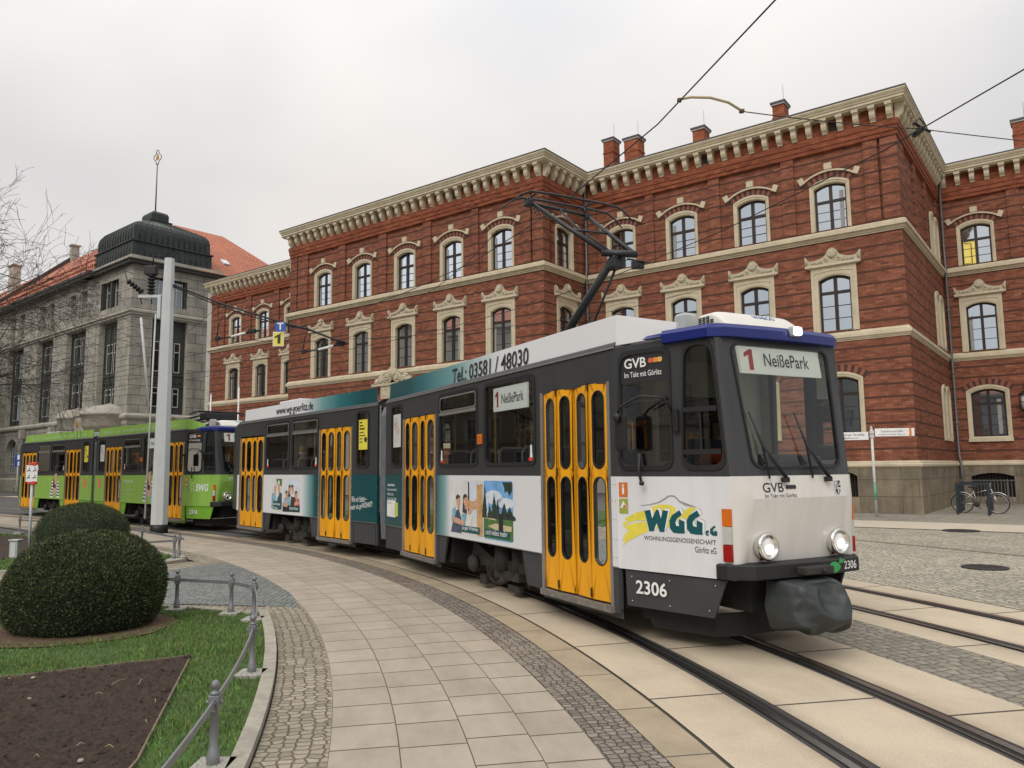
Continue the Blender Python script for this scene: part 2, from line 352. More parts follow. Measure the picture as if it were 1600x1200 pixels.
L1=[p[:2] for p in arc(23.88,-14,22.2,20)]+[(-3.2,9.33),(-4.3,9.72),(-5.2,9.75),(-6.3,8.7),(-10,5),(-12,-4)]
L2=[p[:2] for p in arc(23.87,38.6,74,16)]+[(-20,23),(-20,14),(-12,12.6),(-8.9,13.35),(-8.0,13.68),(-6.75,13.95)]
for nm,L in (('lawn',L1),('lawn',L2)):
    m_=MB(); m_.poly([(x,y,.02) for x,y in L]); struct(nm,m_,m_lawn)
def edging(name,pts,w,z,mat):
    m_=MB()
    for a,b_ in zip(pts,pts[1:]):
        a=Vector((*a,0));b_=Vector((*b_,0)); d=(b_-a).normalized(); nrm=Vector((-d.y,d.x,0))*w
        m_.prism([a-nrm+Vector((0,0,-.02)),a+nrm+Vector((0,0,-.02)),b_+nrm+Vector((0,0,-.02)),b_-nrm+Vector((0,0,-.02))],(0,0,z+.02))
    struct(name,m_,mat)
strip('garden_kerb',-8,27.9*R(22.5),-4.02,-3.915,.05,m_kerb,h=.06)
strip('garden_kerb',27.9*R(38.4),27.9*R(43.5)+16,-4.03,-3.92,.045,m_kerb,h=.05)
edging('garden_kerb',[(-3.02,9.22),(-3.6,9.5),(-4.3,9.76),(-5.2,9.8),(-6.35,8.7),(-10,5)],.055,.04,m_kerb)
edging('garden_kerb',[(-6.3,14.9),(-6.62,13.98),(-8.0,13.64),(-8.9,13.3),(-12,12.55)],.06,.045,m_kerb)
m_soil=M('garden_soil_mat',(.058,.038,.028),1.0,var=.45,scale=30,bump=1.0,bscale=70)
def inpoly(x,y,P):
    c=False; j=len(P)-1
    for i in range(len(P)):
        if (P[i][1]>y)!=(P[j][1]>y) and x<(P[j][0]-P[i][0])*(y-P[i][1])/(P[j][1]-P[i][1])+P[i][0]: c=not c
        j=i
    return c
from mathutils import noise as mnoise
def soil(name,P,step,z0):
    x0=min(p[0] for p in P);x1=max(p[0] for p in P);y0=min(p[1] for p in P);y1=max(p[1] for p in P)
    m_=MB(); idx={}
    nx=int((x1-x0)/step);ny=int((y1-y0)/step)
    def h(x,y):
        a=mnoise.noise(Vector((x*7,y*7,0)))*.022+mnoise.noise(Vector((x*17,y*17,3)))*.018+abs(mnoise.noise(Vector((x*31,y*31,7))))*.03+max(0,mnoise.noise(Vector((x*48,y*48,9))))*.02
        return z0+a
    for i in range(nx+1):
        for k in range(ny+1):
            x=x0+i*step;y=y0+k*step
            if inpoly(x,y,P): idx[i,k]=m_.V((x,y,h(x,y)))
    for (i,k) in list(idx):
        q=[(i,k),(i+1,k),(i+1,k+1),(i,k+1)]
        if all(t in idx for t in q): m_.smooth=True; m_.face([idx[t] for t in q])
    rnd=random.Random(9); m_.smooth=False
    for _ in range(2600 if step<.03 else 300):
        x=rnd.uniform(x0,x1);y=rnd.uniform(y0,y1)
        if not inpoly(x,y,P) or mnoise.noise(Vector((x*3,y*3,5)))<-.15: continue
        r_=rnd.uniform(.004,.011) if rnd.random()<.8 else rnd.uniform(.011,.026); zz=h(x,y); n=5; rings=[]
        for a_,q in ((-.5,.8),(.25,1.0),(.8,.55)): rings.append([(x+r_*q*rnd.uniform(.7,1.3)*math.cos(k*1.2566+a_),y+r_*q*rnd.uniform(.7,1.3)*math.sin(k*1.2566+a_),zz+r_*a_*rnd.uniform(.7,1.2)) for k in range(n)])
        m_.loft(rings,True,False,True)
    o=struct(name,m_,m_soil); return o
SB1=[(-2.92,7.12),(-2.18,4.61),(-1.95,3.2),(-6.5,3.2),(-6.5,5.5),(-4.19,6.44)]
SB2=[(-9.9,15.0),(-10.4,17.2),(-12.6,20.3),(-14.3,20.9),(-18,17),(-13,14.4)]
soil('flower_bed_soil',SB1,.0155,.03); soil('flower_bed_soil',SB2,.08,.03)
edging('bed_edging',[(-1.95,3.2),(-2.18,4.61),(-2.92,7.12),(-4.19,6.44),(-6.5,5.5)],.007,.05,M('bed_edging_mat',(.16,.13,.085),.9,var=.3,scale=15))
# grass blades
def grass(name,L,holes,dens,hmin,hmax,wd,clip,seed):
    rnd=random.Random(seed); m_=MB(); x0,x1,y0,y1=clip; nblade=int((x1-x0)*(y1-y0)*dens)
    for _ in range(nblade):
        x=rnd.uniform(x0,x1);y=rnd.uniform(y0,y1)
        if not inpoly(x,y,L) or any(inpoly(x,y,H) for H in holes): continue
        k=.5+.9*mnoise.noise(Vector((x*1.7,y*1.7,1)))
        if rnd.random()<.35-k*.5: continue
        h=rnd.uniform(hmin,hmax)*(.65+.6*k); a=rnd.uniform(0,6.28); t=rnd.uniform(.1,.9)*h; w=wd*rnd.uniform(.7,1.3)
        dx,dy=math.cos(a)*w,math.sin(a)*w; b=rnd.uniform(0,6.28); ex,ey=math.cos(b)*t,math.sin(b)*t
        m_.mi=rnd.choice((0,0,1,2))
        p0=m_.V((x-dx,y-dy,.015));p1=m_.V((x+dx,y+dy,.015));p2=m_.V((x+dx*.7+ex*.4,y+dy*.7+ey*.4,.015+h*.65));p3=m_.V((x-dx*.7+ex*.4,y-dy*.7+ey*.4,.015+h*.65));p4=m_.V((x+ex,y+ey,.015+h))
        m_.face((p0,p1,p2,p3)); m_.face((p3,p2,p4))
    return struct(name,m_,[M('grass_blade_mat',(.085,.175,.022),.6,var=.35,scale=3),M('grass_light_mat',(.15,.235,.045),.6,var=.3,scale=3),M('grass_dry_mat',(.14,.14,.055),.7,var=.3,scale=3)],'stuff')
HB=[(-4.75+.9*math.cos(k),8.55+.88*math.sin(k)) for k in [x*.5 for x in range(13)]]
grass('lawn_grass',L1,[SB1,HB],2600,.02,.055,.0035,(-7,-1.0,3.6,10),3)
grass('lawn_grass',L2,[SB2],500,.03,.07,.008,(-15,-6,13,23),4)
# litter on the soil: straws, pebbles
st=MB(); rnd=random.Random(5)
for _ in range(20):
    x=rnd.uniform(-4.2,-2.2);y=rnd.uniform(4.5,6.9)
    if not inpoly(x,y,SB1): continue
    a=rnd.uniform(0,6.28);l=rnd.uniform(.03,.16); st.tube([(x,y,.06),(x+math.cos(a)*l*.5,y+math.sin(a)*l*.5,.075),(x+math.cos(a)*l,y+math.sin(a)*l,.06)],.0022,5)
struct('straw_litter',st,M('straw_mat',(.42,.35,.2),.8),'stuff')
pb=MB()
for _ in range(9):
    x=rnd.uniform(-4.3,-2.2);y=rnd.uniform(4.5,7.0)
    if inpoly(x,y,SB1):
        r_=rnd.uniform(.006,.02); pb.lathe([(.0,-r_*.6),(r_*.8,-r_*.3),(r_,0),(r_*.7,r_*.5),(0,r_*.6)],(x,y,.05),7)
struct('soil_pebbles',pb,M('pebble_mat',(.3,.26,.2),.9,var=.4,scale=12),'stuff')
# pavement in front of the brick building, grey cobbles behind it, manhole covers
BO=Vector((13.8347,26.2523,0)); BXv=Vector((.79841,-.60212,0)); BYv=Vector((.60212,.79841,0)); BRZ=math.atan2(-.60212,.79841)
def BP(x,y,z=0): q=BO+BXv*x+BYv*y; return (q.x,q.y,z)
sw=MB(); sw.poly([BP(-60,-6.75,.004),BP(-20,-6.75,.004),BP(30,-6.6,.004),BP(30,-4.0,.004),BP(-60,-3.95,.004)]); struct('far_pavement',sw,M('far_pavement_mat',(.50,.44,.345),.8,var=.08,scale=2,bump=.2,dirt=.2))
sw=MB(); sw.poly([BP(-60,-3.95,.0),BP(30,-4.0,.0),BP(30,12,.0),BP(-60,12,.0)]); struct('forecourt_cobbles',sw,Mcobble('forecourt_mat',.12,[(.25,.23,.19),(.32,.295,.24),(.38,.345,.28)],(.11,.1,.075),'Object'))
for loc,r_,sx,lab in (((11.35,19.7,.003),.42,1,'round iron manhole cover in the cobbles nearest the brick building'),((7.71,12.78,.003),.34,1,'round iron manhole cover in the cobbles beside the far tram track')):
    mh=MB(); mh.lathe([(0,.008),(r_*.86,.008),(r_*.87,.004),(r_*.9,.004),(r_*.91,.009),(r_,.009),(r_*1.01,-.01)],(0,0,0),32)
    for k in range(-4,5):
        w=math.sqrt(max(0,.8**2-(k*.17)**2))*r_
        mh.box(-w,w,k*.17*r_-.012,k*.17*r_+.012,.008,.011)
    o=mh.build('manhole_cover',M('cast_iron_mat',(.05,.042,.042),.6,.4,var=.3,scale=20)); o.location=loc; tag(o,lab,'manhole cover',group='manhole covers')
# ================================================================= brick building
def Mbrick(name,bands=True,dark=1.0,orange=0):
    m,nt,b=newmat(name); tc=N(nt,'ShaderNodeTexCoord'); s=N(nt,'ShaderNodeSeparateXYZ'); nt.links.new(tc.outputs['Object'],s.inputs[0])
    sn=N(nt,'ShaderNodeSeparateXYZ'); nt.links.new(tc.outputs['Normal'],sn.inputs[0])
    ab=N(nt,'ShaderNodeMath',operation='ABSOLUTE'); nt.links.new(sn.outputs['X'],ab.inputs[0])
    gt=N(nt,'ShaderNodeMath',operation='GREATER_THAN'); nt.links.new(ab.outputs[0],gt.inputs[0]); gt.inputs[1].default_value=.6
    mu=N(nt,'ShaderNodeMix'); mu.data_type='FLOAT'; nt.links.new(gt.outputs[0],mu.inputs[0]); nt.links.new(s.outputs['X'],mu.inputs[2]); nt.links.new(s.outputs['Y'],mu.inputs[3])
    cb=N(nt,'ShaderNodeCombineXYZ'); nt.links.new(mu.outputs[0],cb.inputs[0]); nt.links.new(s.outputs['Z'],cb.inputs[1]); v=cb.outputs[0]
    br=N(nt,'ShaderNodeTexBrick',offset=.5); br.inputs['Scale'].default_value=1; br.inputs['Brick Width'].default_value=.26; br.inputs['Row Height'].default_value=.0758
    br.inputs['Mortar Size'].default_value=.006; br.inputs['Mortar Smooth'].default_value=.2; br.inputs['Bias'].default_value=-.1; nt.links.new(v,br.inputs['Vector'])
    c1,c2,mo=((.262,.098,.058),(.205,.075,.046),(.135,.069,.05)) if not orange else ((.27,.085,.042),(.22,.066,.035),(.15,.055,.035))
    for n_,c in (('Color1',c1),('Color2',c2),('Mortar',mo)): br.inputs[n_].default_value=(*[x*dark for x in c],1)
    c=br.outputs['Color']
    # every brick has its own tone: index the courses and the bricks in them
    def mth(op,a,b_=None):
        n=N(nt,'ShaderNodeMath',operation=op)
        for k,x in enumerate((a,b_)):
            if x is None: continue
            if isinstance(x,(int,float)): n.inputs[k].default_value=x
            else: nt.links.new(x,n.inputs[k])
        return n.outputs[0]
    rowi=mth('FLOOR',mth('DIVIDE',s.outputs['Z'],.0758)); coli=mth('FLOOR',mth('DIVIDE',mth('ADD',mu.outputs[0],mth('MULTIPLY',mth('FLOORED_MODULO',rowi,2.0),.13)),.26))
    ci=N(nt,'ShaderNodeCombineXYZ'); nt.links.new(coli,ci.inputs[0]); nt.links.new(rowi,ci.inputs[1])
    wn=N(nt,'ShaderNodeTexWhiteNoise'); wn.noise_dimensions='2D'; nt.links.new(ci.outputs[0],wn.inputs['Vector'])
    sp=N(nt,'ShaderNodeSeparateColor'); nt.links.new(wn.outputs['Color'],sp.inputs[0])
    c=mix(nt,c,ramp(nt,sp.outputs[2],[(0,(.78,.76,.76)),(1,(1.2,1.22,1.22))]),1.0,'MULTIPLY')
    c=mix(nt,c,(.36,.15,.09),ramp(nt,sp.outputs[0],[(.94,(0,0,0)),(.99,(.7,.7,.7))]))
    c=mix(nt,c,(.085,.036,.027),ramp(nt,sp.outputs[1],[(.92,(0,0,0)),(.99,(.6,.6,.6))]))
    c=mix(nt,c,ramp(nt,noise_fac(nt,.45,5,.65),[(.3,(.88,.87,.87)),(.7,(1.1,1.1,1.1))]),1.0,'MULTIPLY')
    c=mix(nt,c,ramp(nt,noise_fac(nt,1.0,5,.7,'Object',(2.2,2.2,.18)),[(.35,(.88,.88,.88)),(.6,(1.03,1.03,1.03))]),1.0,'MULTIPLY')
    if bands:
        lt_=mth('COMPARE',mth('FLOORED_MODULO',rowi,6.0),5.0); lt_.node.inputs[2].default_value=.3
        bandc=ramp(nt,noise_fac(nt,6,4,.7,'Object',(.6,.6,4)),[(.35,(.062,.033,.026)),(.7,(.10,.048,.036))])
        f=N(nt,'ShaderNodeMath',operation='MULTIPLY'); nt.links.new(lt_,f.inputs[0]); f.inputs[1].default_value=.92
        c=mix(nt,c,bandc,f.outputs[0])
    nt.links.new(c,b.inputs['Base Color']); b.inputs['Roughness'].default_value=.75; b.inputs['Specular IOR Level'].default_value=.12
    inv=N(nt,'ShaderNodeMath',operation='SUBTRACT'); inv.inputs[0].default_value=1; nt.links.new(br.outputs['Fac'],inv.inputs[1]); add_bump(nt,b,inv.outputs[0],.35,.008)
    return m
m_brick=Mbrick('banded_brick_mat'); m_bplain=Mbrick('plain_brick_mat',False,1.0); m_borange=Mbrick('frieze_brick_mat',False,1.0,1)
m_stone=M('sandstone_trim_mat',(.54,.47,.335),.8,var=.13,scale=2.5,bump=.2,dirt=.35)
m_carve=M('carved_sandstone_mat',(.47,.41,.295),.85,var=.25,scale=9,bump=1.0,bscale=16,dirt=.4)
m_plinth=M('plinth_stone_mat',(.235,.195,.135),.85,var=.22,scale=1.6,bump=.35,bscale=30,dirt=.45)
m_sash=M('brown_sash_mat',(.022,.011,.009),.45,var=.2)
m_vd=M('dark_voussoir_mat',(.055,.027,.021),.8,var=.3,scale=14); m_vr=M('red_voussoir_mat',(.24,.075,.042),.8,var=.3,scale=14)
m_roof=M('sheet_roof_mat',(.075,.075,.08),.6,.2,var=.2); m_zinc=M('zinc_pipe_mat',(.16,.16,.155),.5,.5,var=.2,scale=8)
m_chim=Mbrick('chimney_brick_mat',False,1.25,1)
m_pane=Mpane('window_pane_mat',.66); m_pane_lo=Mpane('lower_pane_mat',.42)
m_black=M('black_mat',(.012,.012,.012),.7); m_blind=M('deep_recess_mat',(.02,.017,.014),.9)
BB=thing('brick_building','red brick public building with dark bands, sandstone window frames and bracketed cornice behind the trams','building',tuple(BO),BRZ)
def archpts(w,zs,rise,n=8):
    """segment arch from right spring to left spring"""
    r=(w*w+rise*rise)/(2*rise); a=math.asin(w/r); cz=zs+rise-r
    return [(r*math.sin(a-2*a*k/n),cz+r*math.cos(a-2*a*k/n)) for k in range(n+1)]
def win_proto(kind):
    P=dict(top=(.575,0,1.655,.145,.715),first=(.565,0,1.97,.155,.80),ground=(.63,.20,2.07,.17,.80),narrow=(.5,0,1.6,.2,.62))[kind]
    w,zb,zs,rise,wo=P; n=8
    inner=[(-w,zb),(w,zb)]+archpts(w,zs,rise,n)
    if kind=='first': outer=[(-wo,0),(wo,0)]+[(wo,2.43)]+[(wo-2*wo*k/n,2.43) for k in range(1,n)]+[(-wo,2.43)]
    else: outer=[(-wo,0),(wo,0)]+archpts(wo,zs+.115,rise+.07,n)
    s=MB(); f3=lambda pts,y:[(x,y,z) for x,z in pts]
    mid=[(a[0]*.45+b_[0]*.55,a[1]*.45+b_[1]*.55) for a,b_ in zip(inner,outer)]
    inset=[(a[0]*.82+b_[0]*.18,a[1]*.82+b_[1]*.18) for a,b_ in zip(inner,outer)]
    s.ring(f3(outer,0.01),f3(outer,-.055)); s.ring(f3(outer,-.055),f3(mid,-.055)); s.ring(f3(mid,-.055),f3(mid,-.035)); s.ring(f3(mid,-.035),f3(inset,-.03)); s.ring(f3(inset,-.03),f3(inner,-.005)); s.ring(f3(inner,-.005),f3(inner,.24))
    if kind=='ground': s.box(-wo-.02,wo+.02,-.09,-.056,-.02,.11)
    win=s.build('window',m_stone)
    q=MB(); rim=[(x*.875 if abs(x)>.1 else x, zb+.06+(z-zb-.06)*.965 if z>zb+.1 else zb+.06) for x,z in inner]
    q.ring(f3(inner,.15),f3(rim,.15)); q.ring(f3(rim,.15),f3(rim,.20))
    top=zs+rise-.03; zt={'top':1.14,'first':1.50,'ground':1.62,'narrow':1.1}[kind]
    q.box(-.055,.055,.135,.20,zb+.06,top); q.box(-w*.9,-.056,.14,.2,zt-.05,zt+.05); q.box(.056,w*.9,.14,.2,zt-.05,zt+.05)
    for k in (1,2):
        z=zb+.06+(zt-.04-zb-.06)*k/3
        q.box(-w*.89,-.056,.175,.2,z-.012,z+.012); q.box(.056,w*.89,.175,.2,z-.012,z+.012)
    q.build('sash',m_sash,win)
    g_=MB(); g_.poly(f3(rim,.19)); g_.build('pane',m_pane if kind!='ground' else m_pane_lo,win)
    if kind in('top','ground'):
        v=MB(); nv=17; r0=(wo*wo+(rise+.07)**2)/(2*(rise+.07)); cz=zs+.115+rise+.07-r0; a=math.asin(wo/r0)*1.08
        for k in range(nv):
            a0=-a+2*a*k/nv; a1=-a+2*a*(k+1)/nv; v.mi=k%2
            L=[(rr_*math.sin(t),-.012,cz+rr_*math.cos(t)) for rr_,t in ((r0+.005,a0),(r0+.005,a1),(r0+.26,a1),(r0+.26,a0))]
            v.prism(L,(0,.03,0))
        v.build('brick_arch',[m_vd,m_vr],win)
        if kind=='top':
            h=MB(); ro=r0+.262; a2=a*1.02; m=12
            lo=[(ro*math.sin(-a2+2*a2*k/m),cz+ro*math.cos(-a2+2*a2*k/m)) for k in range(m+1)]
            hi=[((ro+.06)*math.sin(-a2+2*a2*k/m),cz+(ro+.06)*math.cos(-a2+2*a2*k/m)) for k in range(m+1)]
            L=lo+hi[::-1]; h.loft([f3(L,.02),f3(L,-.085)],True); h.loft([f3(lo,-.085),f3(hi,-.085)],False)
            zt_=cz+ro+.076; h.bbox(-.14,.14,-.10,.02,zt_,zt_+.25,.015)
            for sg in (-1,1):
                x,z=lo[-1] if sg>0 else lo[0]; t=sg*.42
                P=[(x+sg*dx*math.cos(t)*sg-dz*math.sin(t) if False else x+dx*math.cos(t)-dz*math.sin(t)*-1*0+dz*math.sin(t), z-dx*math.sin(t)+dz*math.cos(t)) for dx,dz in ((-.10,0),(.10,0),(.10,.26),(-.10,.26))]
                h.prism(f3(P,-.10),(0,.12,0))
            h.build('hood_mould',m_stone,win)
    if kind=='first':
        p=MB(); p.mi=0; p.box(-.90,.90,-.10,.02,2.432,2.47); p.box(-.97,.97,-.16,.02,2.47,2.56)
        half=[(.97,2.562),(.99,2.90),(.95,2.92),(.90,2.82),(.80,2.74),(.6,2.74),(.42,2.79),(.27,2.86),(.2,2.96),(.15,3.06),(.08,3.12),(0,3.14)]
        p.mi=1; p.prism(f3(half+[(-x,z) for x,z in half[:-1][::-1]],-.11),(0,.13,0))
        for k in range(-3,4):
            t=k*.33; p.tube([(0,-.125,2.74),(.10*math.sin(t)*1.3,-.15,2.86),(.20*math.sin(t),-.13,2.74+.34*math.cos(t))],[.02,.03,.016],6)
        for sg in (-1,1):
            p.tube([(sg*(.22+.055*math.cos(t*.7)),-.125,2.70+.055*math.sin(t*.7)) for t in range(10)],.02,5)
            for k in range(5):
                x=sg*(.33+.09*k); p.tube([(x,-.12,2.59),(x+sg*.05,-.14,2.65+.02*math.sin(k*2)),(x+sg*.02,-.12,2.70-.012*k)],.018,5)
            p.tube([(sg*.93,-.12,2.6),(sg*.90,-.14,2.72),(sg*.955,-.13,2.86)],[.04,.035,.02],6)
        p.build('pediment',[m_stone,m_carve],win)
    win.parent=BB; return win
PRO={k:win_proto(k) for k in ('top','first','ground')}
USED=set()
def put_win(kind,x,y,z,rz=0):
    if kind not in USED:
        USED.add(kind); o=PRO[kind]; o.location=(x,y,z); o.rotation_euler=(0,0,rz); return o
    return inst(PRO[kind],BB,(x,y,z),rz)
ZF=dict(top=10.42,first=6.55,ground=2.64)
def grid_wall(mb,u0,u1,z0,z1,holes,d=0.0):
    us=sorted({u0,u1,*[min(max(h[i],u0),u1) for h in holes for i in (0,1)]}); zs=sorted({z0,z1,*[min(max(h[i],z0),z1) for h in holes for i in (2,3)]})
    for a,b_ in zip(us,us[1:]):
        for c,e in zip(zs,zs[1:]):
            mu,mz=(a+b_)/2,(c+e)/2
            if any(h[0]<mu<h[1] and h[2]<mz<h[3] for h in holes): continue
            mb.poly([(a,d,c),(b_,d,c),(b_,d,e),(a,d,e)])
def facade(ox,oy,side,L,cents,slots=(),panels=None,cellar=None,gf=True):
    """side False: u runs to +x, outwards is -y. side True: u runs to +y, outwards is +x"""
    xf=(lambda p:Vector((ox+p.x,oy-p.y,p.z))) if not side else (lambda p:Vector((ox+p.y,oy+p.x,p.z)))
    rz=math.pi/2 if side else 0
    loc=lambda u,z:(ox+u,oy,z) if not side else (ox,oy+u,z)
    pan=panels if panels is not None else [(c-1.25,c+1.25) for c in cents]
    holes=[]
    for c in cents:
        holes.append((c-.74,c+.74,6.60,8.86))
        if gf: holes.append((c-.74,c+.74,2.68,4.86))
    ph=[(a,b_,10.40,13.46) for a,b_ in pan]; sh=[(s-.045,s+.045,10.42,13.46) for s in slots]
    w=MB(xf); grid_wall(w,0,L,1.80,14.7,holes+ph+sh); w.build('wall',m_brick,BB)
    w=MB(xf)
    for (a,b_,c,e) in ph:
        hh=[(x-.63,x+.63,10.45,12.3) for x in cents if a<x<b_]
        grid_wall(w,a,b_,c,e,hh,-.09)
        w.poly([(a,0,c),(a,-.09,c),(a,-.09,e),(a,0,e)]); w.poly([(b_,0,c),(b_,-.09,c),(b_,-.09,e),(b_,0,e)]); w.poly([(a,0,e),(b_,0,e),(b_,-.09,e),(a,-.09,e)])
    for (a,b_,c,e) in sh:
        w.poly([(a,-.15,c),(b_,-.15,c),(b_,-.15,e),(a,-.15,e)]); w.poly([(a,0,c),(a,-.15,c),(a,-.15,e),(a,0,e)]); w.poly([(b_,0,c),(b_,-.15,c),(b_,-.15,e),(b_,0,e)])
    if w.f: w.build('recessed_panel',m_brick,BB)
    pl=MB(xf); ch=[(c-hw,c+hw,zb,zt) for c,hw,zb,zt in (cellar or [])]
    grid_wall(pl,-.1,L+(.1 if not side else 0),-.1,1.6,ch,.10)
    for (a,b_,c,e) in ch:
        for P in ([(a,.1,c),(a,-.3,c),(a,-.3,e),(a,.1,e)],[(b_,.1,c),(b_,-.3,c),(b_,-.3,e),(b_,.1,e)],[(a,.1,e),(b_,.1,e),(b_,-.3,e),(a,-.3,e)],[(a,.1,c),(b_,.1,c),(b_,-.3,c),(a,-.3,c)]): pl.poly(P)
        # segment head closing the top corners
        hw=(b_-a)/2; ap=[((a+b_)/2+x,z) for x,z in archpts(hw,e-.16,.15,8)]
        for k in range(8): pl.poly([(ap[k][0],.097,ap[k][1]),(ap[k+1][0],.097,ap[k+1][1]),(ap[k+1][0],.097,e+.01),(ap[k][0],.097,e+.01)])
    pl.build('plinth',m_plst,BB)
    for (a,b_,c,e) in ch:
        cw=MB(xf); cw.poly([(a,-.25,c),(b_,-.25,c),(b_,-.25,e),(a,-.25,e)]); cwo=cw.build('cellar_window',m_blind,BB)
        gr=MB(xf); k=int((b_-a)/.12)
        for i in range(1,k): x=a+(b_-a)*i/k; gr.box(x-.009,x+.009,-.03,-.012,c,e)
        gr.box(a,b_,-.035,-.030,(c+e)/2-.012,(c+e)/2+.012); gr.build('grille',m_sash,cwo)
    ws=[]
    for c in cents:
        for k in ('top','first')+(('ground',) if gf else ()):
            x,y,_=loc(c,0)
            if k=='top':   # the recessed panel lies 9 cm behind the pilasters
                if side: x-=.09
                else: y+=.09
            ws.append(put_win(k,x,y,ZF[k],rz))
    return ws
def Mplst():
    m,nt,b=newmat('plinth_block_mat'); tc=N(nt,'ShaderNodeTexCoord'); s=N(nt,'ShaderNodeSeparateXYZ'); nt.links.new(tc.outputs['Object'],s.inputs[0])
    sn=N(nt,'ShaderNodeSeparateXYZ'); nt.links.new(tc.outputs['Normal'],sn.inputs[0]); ab=N(nt,'ShaderNodeMath',operation='ABSOLUTE'); nt.links.new(sn.outputs['X'],ab.inputs[0])
    gt=N(nt,'ShaderNodeMath',operation='GREATER_THAN'); nt.links.new(ab.outputs[0],gt.inputs[0]); gt.inputs[1].default_value=.6
    mu=N(nt,'ShaderNodeMix'); mu.data_type='FLOAT'; nt.links.new(gt.outputs[0],mu.inputs[0]); nt.links.new(s.outputs['X'],mu.inputs[2]); nt.links.new(s.outputs['Y'],mu.inputs[3])
    cb=N(nt,'ShaderNodeCombineXYZ'); nt.links.new(mu.outputs[0],cb.inputs[0]); nt.links.new(s.outputs['Z'],cb.inputs[1])
    br=N(nt,'ShaderNodeTexBrick',offset=.4); br.inputs['Scale'].default_value=1; br.inputs['Brick Width'].default_value=1.35; br.inputs['Row Height'].default_value=.58; br.inputs['Mortar Size'].default_value=.008
    nt.links.new(cb.outputs[0],br.inputs['Vector'])
    br.inputs['Color1'].default_value=(.25,.205,.14,1); br.inputs['Color2'].default_value=(.195,.165,.12,1); br.inputs['Mortar'].default_value=(.06,.05,.04,1)
    c=mix(nt,br.outputs['Color'],ramp(nt,noise_fac(nt,1.3,7,.7),[(.3,(.62,.6,.58)),(.7,(1.2,1.2,1.2))]),1.0,'MULTIPLY')
    c=mix(nt,c,ramp(nt,noise_fac(nt,1.2,6,.7,'Object',(2.5,2.5,.25)),[(.35,(.7,.7,.7)),(.6,(1.08,1.08,1.08))]),1.0,'MULTIPLY')
    nt.links.new(c,b.inputs['Base Color']); b.inputs['Roughness'].default_value=.85; add_bump(nt,b,noise_fac(nt,25,5,.7),.4,.012); return m
m_plst=Mplst()
CM=[-2.38,-5.36,-8.34,-11.22]; CP=[-15.35,-18.25,-21.29,-24.34,-27.40]
xM0,xP0,xL0,yP,yL,yR=-13.05,-30.14,-44.32,-3.39,.53,9.19
facade(xM0,0,False,13.05,[c-xM0 for c in CM][::-1],slots=(12.45,),cellar=[(c-xM0,.43,.55,1.45) for c in CM])
facade(xP0,yP,False,17.09,[c-xP0 for c in CP][::-1],slots=(.60,16.49))
facade(xL0,yL,False,14.18,[c-xL0 for c in (-41.5,-38.4,-35.35,-32.3)],slots=(.8,))
wR=facade(0,yR,False,15,[1.36,4.32,7.3,10.3],cellar=[(1.31,.78,.28,1.30),(4.3,.78,.28,1.3)])
facade(xM0,yP,True,3.39,[1.75],slots=(.6,))
facade(0,0,True,9.19,[],slots=(.6,),panels=[(1.3,3.2),(3.75,5.6),(6.15,8.55)])
# double blind windows on the short side wall of the right wing
for z0,h in ((2.64,2.3),(6.55,2.35),(10.42,1.95)):
    b_=MB(lambda p:Vector((p.y,p.x+7.35,p.z+z0)))
    for sg in (-1,1):
        c=sg*.52; inn=[(c-.36,.12),(c+.36,.12)]+[(c+.36*math.cos(R(180*k/10)),h-.36+.36*math.sin(R(180*k/10))-.1) for k in range(11)]
        out_=[(c-.52,0),(c+.52,0)]+[(c+.52*math.cos(R(180*k/10)),h-.36+.5*math.sin(R(180*k/10))-.1) for k in range(11)]
        f3=lambda pts,y:[(x,y,z) for x,z in pts]
        b_.ring(f3(out_,0),f3(out_,.07)); b_.ring(f3(out_,.07),f3(inn,.07)); b_.ring(f3(inn,.07),f3(inn,.02)); b_.poly(f3(inn,.02))
    b_.build('blind_window',m_stone,BB)
# --- swept trim
OUT=[(xL0,12),(xL0,yL),(xP0,yL),(xP0,yP),(xM0,yP),(xM0,0),(0,0),(0,yR),(15,yR)]
def offs(e):
    r=[]
    n=len(OUT)
    for i,(x,y) in enumerate(OUT):
        ns=[]
        for a,b_ in ((i-1,i),(i,i+1)):
            if a<0 or b_>=n: continue
            dx,dy=OUT[b_][0]-OUT[a][0],OUT[b_][1]-OUT[a][1]; l=math.hypot(dx,dy); ns.append((dy/l,-dx/l))
        ox=oy=0
        if len(ns)==1: ox,oy=ns[0]
        else: ox,oy=ns[0][0]+ns[1][0],ns[0][1]+ns[1][1]     # right angles only
        r.append((x+ox*e,y+oy*e))
    return r
def sweep(name,prof,mat,parent=BB):
    m_=MB(); m_.loft([[(x,y,z) for x,y in offs(e)] for e,z in prof],False); return m_.build(name,mat,parent)
sweep('cornice',[(-.02,14.60),(.345,14.603),(.345,14.66),(.395,14.663),(.395,14.735),(.365,14.74),(.365,14.77),(.40,14.775),(.42,14.83),(.455,14.87),(.455,14.90),(.475,14.905),(.475,14.965),(.30,14.97)],m_stone)
sweep('gutter',[(.44,14.967),(.49,14.975),(.49,15.02),(.44,15.03),(-.4,15.06)],m_roof)
sweep('frieze',[(-.10,13.44),(.045,13.46),(.045,13.60),(.075,13.62),(.075,13.80),(.105,13.82),(.105,14.03),(0,14.05),(.002,14.62)],m_borange)
sweep('string_course',[(-.12,9.97),(.045,9.975),(.045,10.03),(.085,10.035),(.10,10.08),(.135,10.10),(.135,10.125),(.19,10.13),(.19,10.235),(.165,10.245),(.165,10.29),(.10,10.33),(-.12,10.42)],m_stone)
